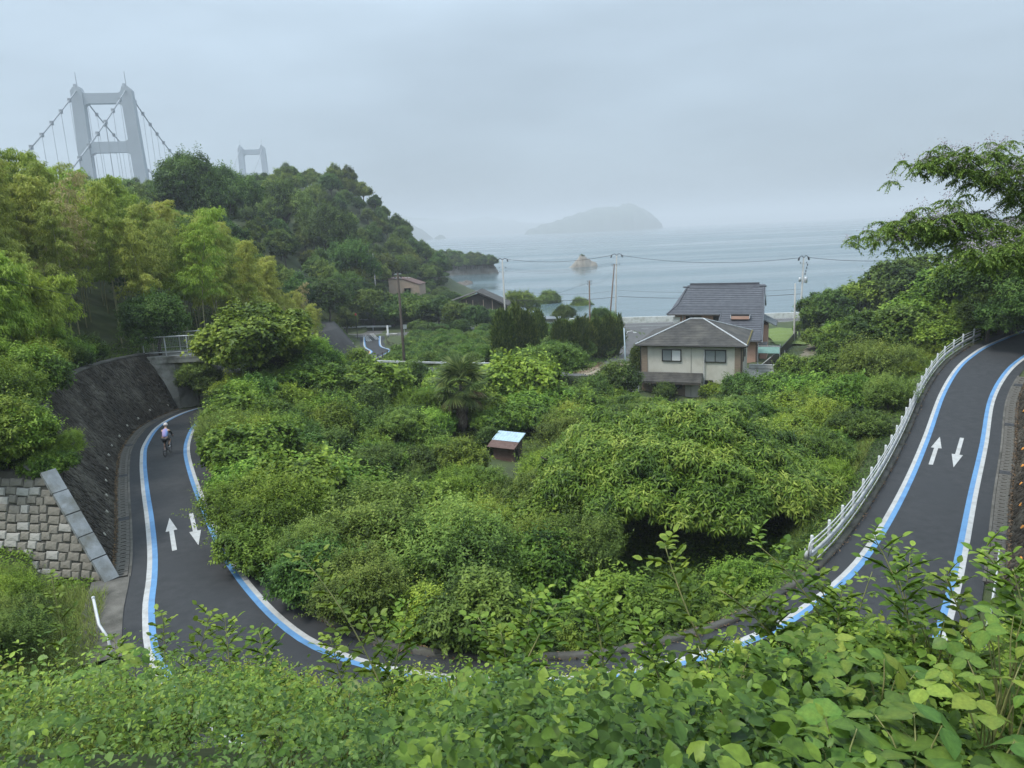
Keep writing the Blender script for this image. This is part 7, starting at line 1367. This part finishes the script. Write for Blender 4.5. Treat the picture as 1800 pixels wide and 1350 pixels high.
CANES = [((519, 967), 4.6, (.75, -.5), (.2, 0), 'long rose cane arching left over the hairpin road'), ((1168, 955), 3.6, (.45, -.4), (-.15, 0), 'tall upright rose cane in front of the shaded chestnut trunk'), ((1318, 948), 4.2, (.55, -.3), (.3, 0), 'bright rose cane arching over near the guard fence end'), ((1262, 1035), 4.0, (.5, -.3), (.2, 0), 'low rose cane with yellow green tip right of the upright one'),
    ((1532, 938), 3.8, (.1, -.5), (.15, 0), 'tall rose cane standing in front of the right road stretch'), ((1030, 1032), 4.4, (.05, -.4), (.1, 0), 'straight leafy cane in the middle of the bank'), ((985, 1052), 4.0, (-.55, -.3), (0, 0), 'bare topped cane leaning right in the centre'), ((938, 1045), 4.4, (-.2, -.3), (0, 0), 'short leafy cane beside the bare topped cane'),
    ((395, 1085), 5.2, (.15, -.4), (0, 0), 'small upright cane in front of the left road bend'), ((372, 1072), 5.6, (-.3, -.3), (0, 0), 'thin arching cane left of the small upright cane'), ((286, 1078), 6.0, (.05, -.3), (0, 0), 'thin cane in front of the left blue line'), ((580, 1120), 5.5, (.2, -.3), (0, 0), 'short cane at the left end of the bend'), ((720, 1055), 4.8, (-.25, -.4), (0, 0), 'cane curving right above the hairpin'), ((840, 1085), 4.6, (.2, -.3), (.1, 0), 'leafy cane left of the centre tuft'),
    ((1600, 975), 4.2, (-.2, -.3), (0, 0), 'cane tip in front of the right asphalt'), ((1725, 962), 3.4, (.3, -.4), (.1, 0), 'broad leaved cane beside the right drain channel'), ((1420, 1000), 4.4, (.3, -.2), (.1, 0), 'cane leaning over the right white line'), ((1350, 1060), 4.0, (.1, -.3), (0, 0), 'cane in front of the right end of the bend'), ((1480, 1040), 4.0, (-.2, -.3), (0, 0), 'leafy cane amid the right bank'), ((640, 1080), 4.9, (.3, -.4), (.1, 0), 'second long cane beside the one arching left'), ((1120, 1100), 3.6, (.2, -.3), (0, 0), 'low leafy cane between the two tall ones'), ((455, 1110), 5.0, (.2, -.3), (0, 0), 'cane with pale tip at the left bend'),
    ((880, 1110), 4.2, (.1, -.3), (0, 0), 'low cane left of the bare topped cane'), ((1660, 1010), 3.6, (.2, -.3), (0, 0), 'cane in front of the right edge line'), ((200, 1120), 5.6, (.2, -.3), (0, 0), 'cane among the leaves at lower left'), ((90, 1010), 6.2, (.2, -.3), (0, 0), 'cane in front of the block wall'), ((1780, 1000), 3.2, (.1, -.3), (0, 0), 'cane at the right frame edge')]
for i, (tip, y, bk_, bd_, lab) in enumerate(CANES): cane(tip, y, bk_, bd_, 900+i, 26 if y < 4.5 else 20, .068 if y < 4.5 else .072, lab)
rr = random.Random(55); PROTO = []
for i in range(6):                            # short leafy shoots breaking the top of the tangle
    r = np.random.RandomState(950+i); H_ = .75; q = np.linspace(0, 1, 12)[:, None]; ln_ = r.uniform(-.25, .25, 2); C_ = np.c_[ln_[0]*q**2, ln_[1]*q**2, H_*q]; parts = []
    for k in range(13):
        f = .2+.8*(k+.4)/13; p_ = np.array([np.interp(f, q[:, 0], C_[:, m]) for m in range(3)]); a = k*2.4; rd = unit(np.array([math.cos(a), math.sin(a), .5])); L = .12*(1.15-.5*f)
        for s, sd_ in ((.4, -1), (.4, 1), (.72, -1), (.72, 1), (1.0, 0)):
            sdv = unit(np.cross(rd, Zv)); base = p_+rd*s*L-Zv*.15*L*s*s; D = unit(rd*(1 if sd_ == 0 else .45)+sdv*sd_*.9-Zv*.15+r.normal(0, .12, 3)); z_ = .042*r.uniform(.8, 1.15)*(1.15-.35*f); parts.append(leaf_geo(base[None], D[None], unit(Zv+r.normal(0, .2, 3))[None], [z_], [z_*.58], 'o', np.array([np.clip(r.normal(.4+.25*f, .12), 0, 1)]), .1))
    V, T, t = merge(parts); PROTO.append((np_mesh('foliage', V, T, M[('leaf_front', 'leaf_front_lime', 'leaf_front')[i % 3]], t), MB().tube([tuple(p_) for p_ in C_], list(np.linspace(.006, .0022, 12)), 5).mesh('stem', M['stem'], True)))
n_ = 0
while n_ < 140:
    y = rr.uniform(2.6, 8.5); x = rr.uniform(-1, 1 if n_ < 90 else .9)*(.8*y+.6)
    if n_ >= 90: x = abs(x); z_ = gz(x, y); hr = headroom(np.array([x]), np.array([y]), np.array([z_]))[0]
    if hr < .3: continue
    hb = min(hr, .6); f_, s_ = rr.choice(PROTO); o = thing('leafy_shoot', 'short leafy shoot rising from the tangled foreground bank', 'plant', (x, y, z_+hb-.45), rr.uniform(0, 6.28), 'leafy shoots on the near bank', rr.uniform(.7, 1.15)); link('foliage', f_, o); link('stem', s_, o); n_ += 1
# kudzu with large three part leaves in the lower right and along the bottom
def trifol(seed, L, mat):
    r = np.random.RandomState(seed); parts = []
    for ang_, l, b in ((0, 1.0, .02), (1.75, .86, -.0), (-1.75, .86, 0)):
        D = np.array([math.cos(ang_), math.sin(ang_), r.uniform(-.25, .05)]); pr = [(.0, 0), (.08, .2), (.28, .44), (.5, .46), (.75, .28), (1, 0), (.75, -.28), (.5, -.46), (.28, -.44), (.08, -.2)]
        D = unit(D); S = unit(np.cross(Zv, D)); U = np.cross(D, S); c0 = D*.06*L+D*b
        rim = np.array([c0+D*a*L*l+S*w*L*l+U*L*(.10*abs(w)-.16*a*a+r.normal(0, .012)) for a, w in pr]); mids = np.array([c0+D*a*L*l-U*L*.16*a*a for a in (.28, .5, .75)])
        V = np.vstack([rim, mids]); F_ = [(0, 1, 10), (1, 2, 10), (2, 3, 11), (2, 11, 10), (3, 4, 12), (3, 12, 11), (4, 5, 12), (5, 6, 12), (6, 7, 12), (7, 11, 12), (7, 8, 11), (8, 10, 11), (8, 9, 10), (9, 0, 10)]
        parts.append((V, np.array(F_), np.full(len(V), np.clip(r.normal(.5, .1), 0, 1))))
    V, T, t = merge(parts); return np_mesh('leaf', V, T, mat, t, smooth=True)
def veinmat(name, base):
    m = M[base].copy(); m.name = name; return m
TRI = []
for i in range(8):
    me = trifol(700+i, 1.0, M['leaf_kudzu']); TRI.append(me); tn_ = (.2, .35, .45, .5, .6, .85, .3, .5)[i]; me.attributes['tone'].data.foreach_set('value', np.clip(np.tile(np.array([.22]+[-.03]*4+[.1]+[-.03]*4+[.2]*3), 3)+tn_, 0, 1).astype(np.float32))
def kudzu(u, v, y, n, ls, seed, label):
    r = random.Random(seed); c = at(u, v, y=y); g0 = gz(c.x, c.y); t_ = thing('kudzu_vine', label, 'plant', (c.x, c.y, g0), group='kudzu vines on the near bank'); b = MB(); pts_ = []
    for k in range(n):
        a = 2.4*k+r.uniform(-.4, .4); q = math.sqrt((k+.5)/n)*ls*2.3; p = Vector((q*math.cos(a), q*math.sin(a)*.8, c.z-g0+r.uniform(-.5, .25)*ls-.25*q)); o = link('leaf', r.choice(TRI), t_); o.location = p; s = ls*r.uniform(.7, 1.15); o.scale = (s, s, s); o.rotation_euler = (r.uniform(-.45, .75), r.uniform(-.4, .4), a+r.uniform(-.6, .6)); pts_.append(p)
        b.tube([Vector((r.uniform(-.05, .05), r.uniform(-.05, .05), (c.z-g0)*.3)), p*.6+Vector((0, 0, (c.z-g0)*.28)), p], [.005, .0035, .0025], 4, False)
    b.build('stem', M['stem'], t_, True)
KZ = [(1620, 1290, 2.35, 5, .115, 'very large kudzu leaves at the bottom right corner'), (1370, 1250, 2.7, 6, .085, 'kudzu with grey green three part leaves at lower right'), (1560, 1180, 3.1, 7, .085, 'kudzu with yellow leaf pair in the right bank'), (1430, 1130, 3.5, 7, .08, 'kudzu below the guard fence end'), (1760, 1190, 2.9, 7, .09, 'kudzu at the right edge with bright leaves'), (1740, 1310, 2.3, 4, .12, 'spotted kudzu leaves in the lower right corner'), (1250, 1180, 3.6, 6, .075, 'kudzu right of the centre canes'), (1130, 1290, 2.6, 7, .07, 'kudzu leaves at bottom centre right'), (960, 1270, 2.8, 7, .065, 'kudzu leaves at bottom centre'), (800, 1200, 3.6, 6, .06, 'withered olive kudzu leaves left of centre'), (700, 1300, 2.7, 7, .065, 'kudzu leaves at bottom left of centre'), (310, 1220, 3.9, 5, .085, 'pale kudzu leaves in the lower left bank'), (210, 1160, 5.0, 4, .1, 'three bright kudzu leaves below the left road end'), (60, 1300, 3.0, 5, .1, 'kudzu leaves in the bottom left corner'), (500, 1290, 2.9, 6, .065, 'kudzu leaves between the bottom left and centre'), (1650, 1090, 3.9, 7, .075, 'kudzu beside the white pipe fence'), (1480, 1310, 2.3, 5, .085, 'kudzu leaves at the bottom below the dead leaf'), (1050, 1200, 3.5, 6, .06, 'kudzu under the straight leafy cane'), (880, 1310, 2.5, 6, .06, 'kudzu leaves at the bottom left of the centre stem'), (1300, 1320, 2.3, 5, .075, 'kudzu leaves at the bottom right of centre'), (1780, 1080, 3.2, 6, .08, 'kudzu high at the right frame edge'), (600, 1215, 3.8, 6, .06, 'kudzu below the left bend'), (400, 1200, 4.2, 6, .06, 'kudzu below the small upright cane')]
for i, (u, v, y, n, ls, lab) in enumerate(KZ): kudzu(u, v-6, y*.88, n+3, ls*1.1, 800+i, lab)
ds = thing('dry_stem', 'bare dark hooked stem standing in the bottom centre', 'plant', (at(950, 1300, y=2.7).x, 2.7, gz(at(950, 1300, y=2.7).x, 2.7)))
o0 = Vector(ds.location); MB().tube([Vector((0, 0, -.05))]+[at(u, v, y=y)-o0 for u, v, y in ((945, 1310, 2.7), (952, 1240, 2.75), (953, 1190, 2.8), (960, 1172, 2.82), (975, 1182, 2.85))], [.006, .006, .0055, .005, .004, .003], 6).build('stem', M['dry_stem'], ds, True)
V, T, t = leaf_geo(np.array([at(975, 1182, y=2.85)-o0]), np.array([[.3, 0, -1.]]), np.array([[0, -1, 0.]]), [.04], [.02], 'o'); link('leaf', np_mesh('leaf', V, T, M['leaf_dead'], t), ds)
dl = at(1362, 1316, y=2.2); V, T, t = leaf_geo(np.array([[0, 0, 0.]]), np.array([[1, .1, .1]]), np.array([[0, -.6, 1]]), [.055], [.035], 'o', np.array([.6])); o = link('dead_leaf', np_mesh('dead_leaf', V, T, M['leaf_red'], t)); o.location = dl; tag(o, 'curled orange red dead leaf lying on the bottom right foliage', 'leaf')
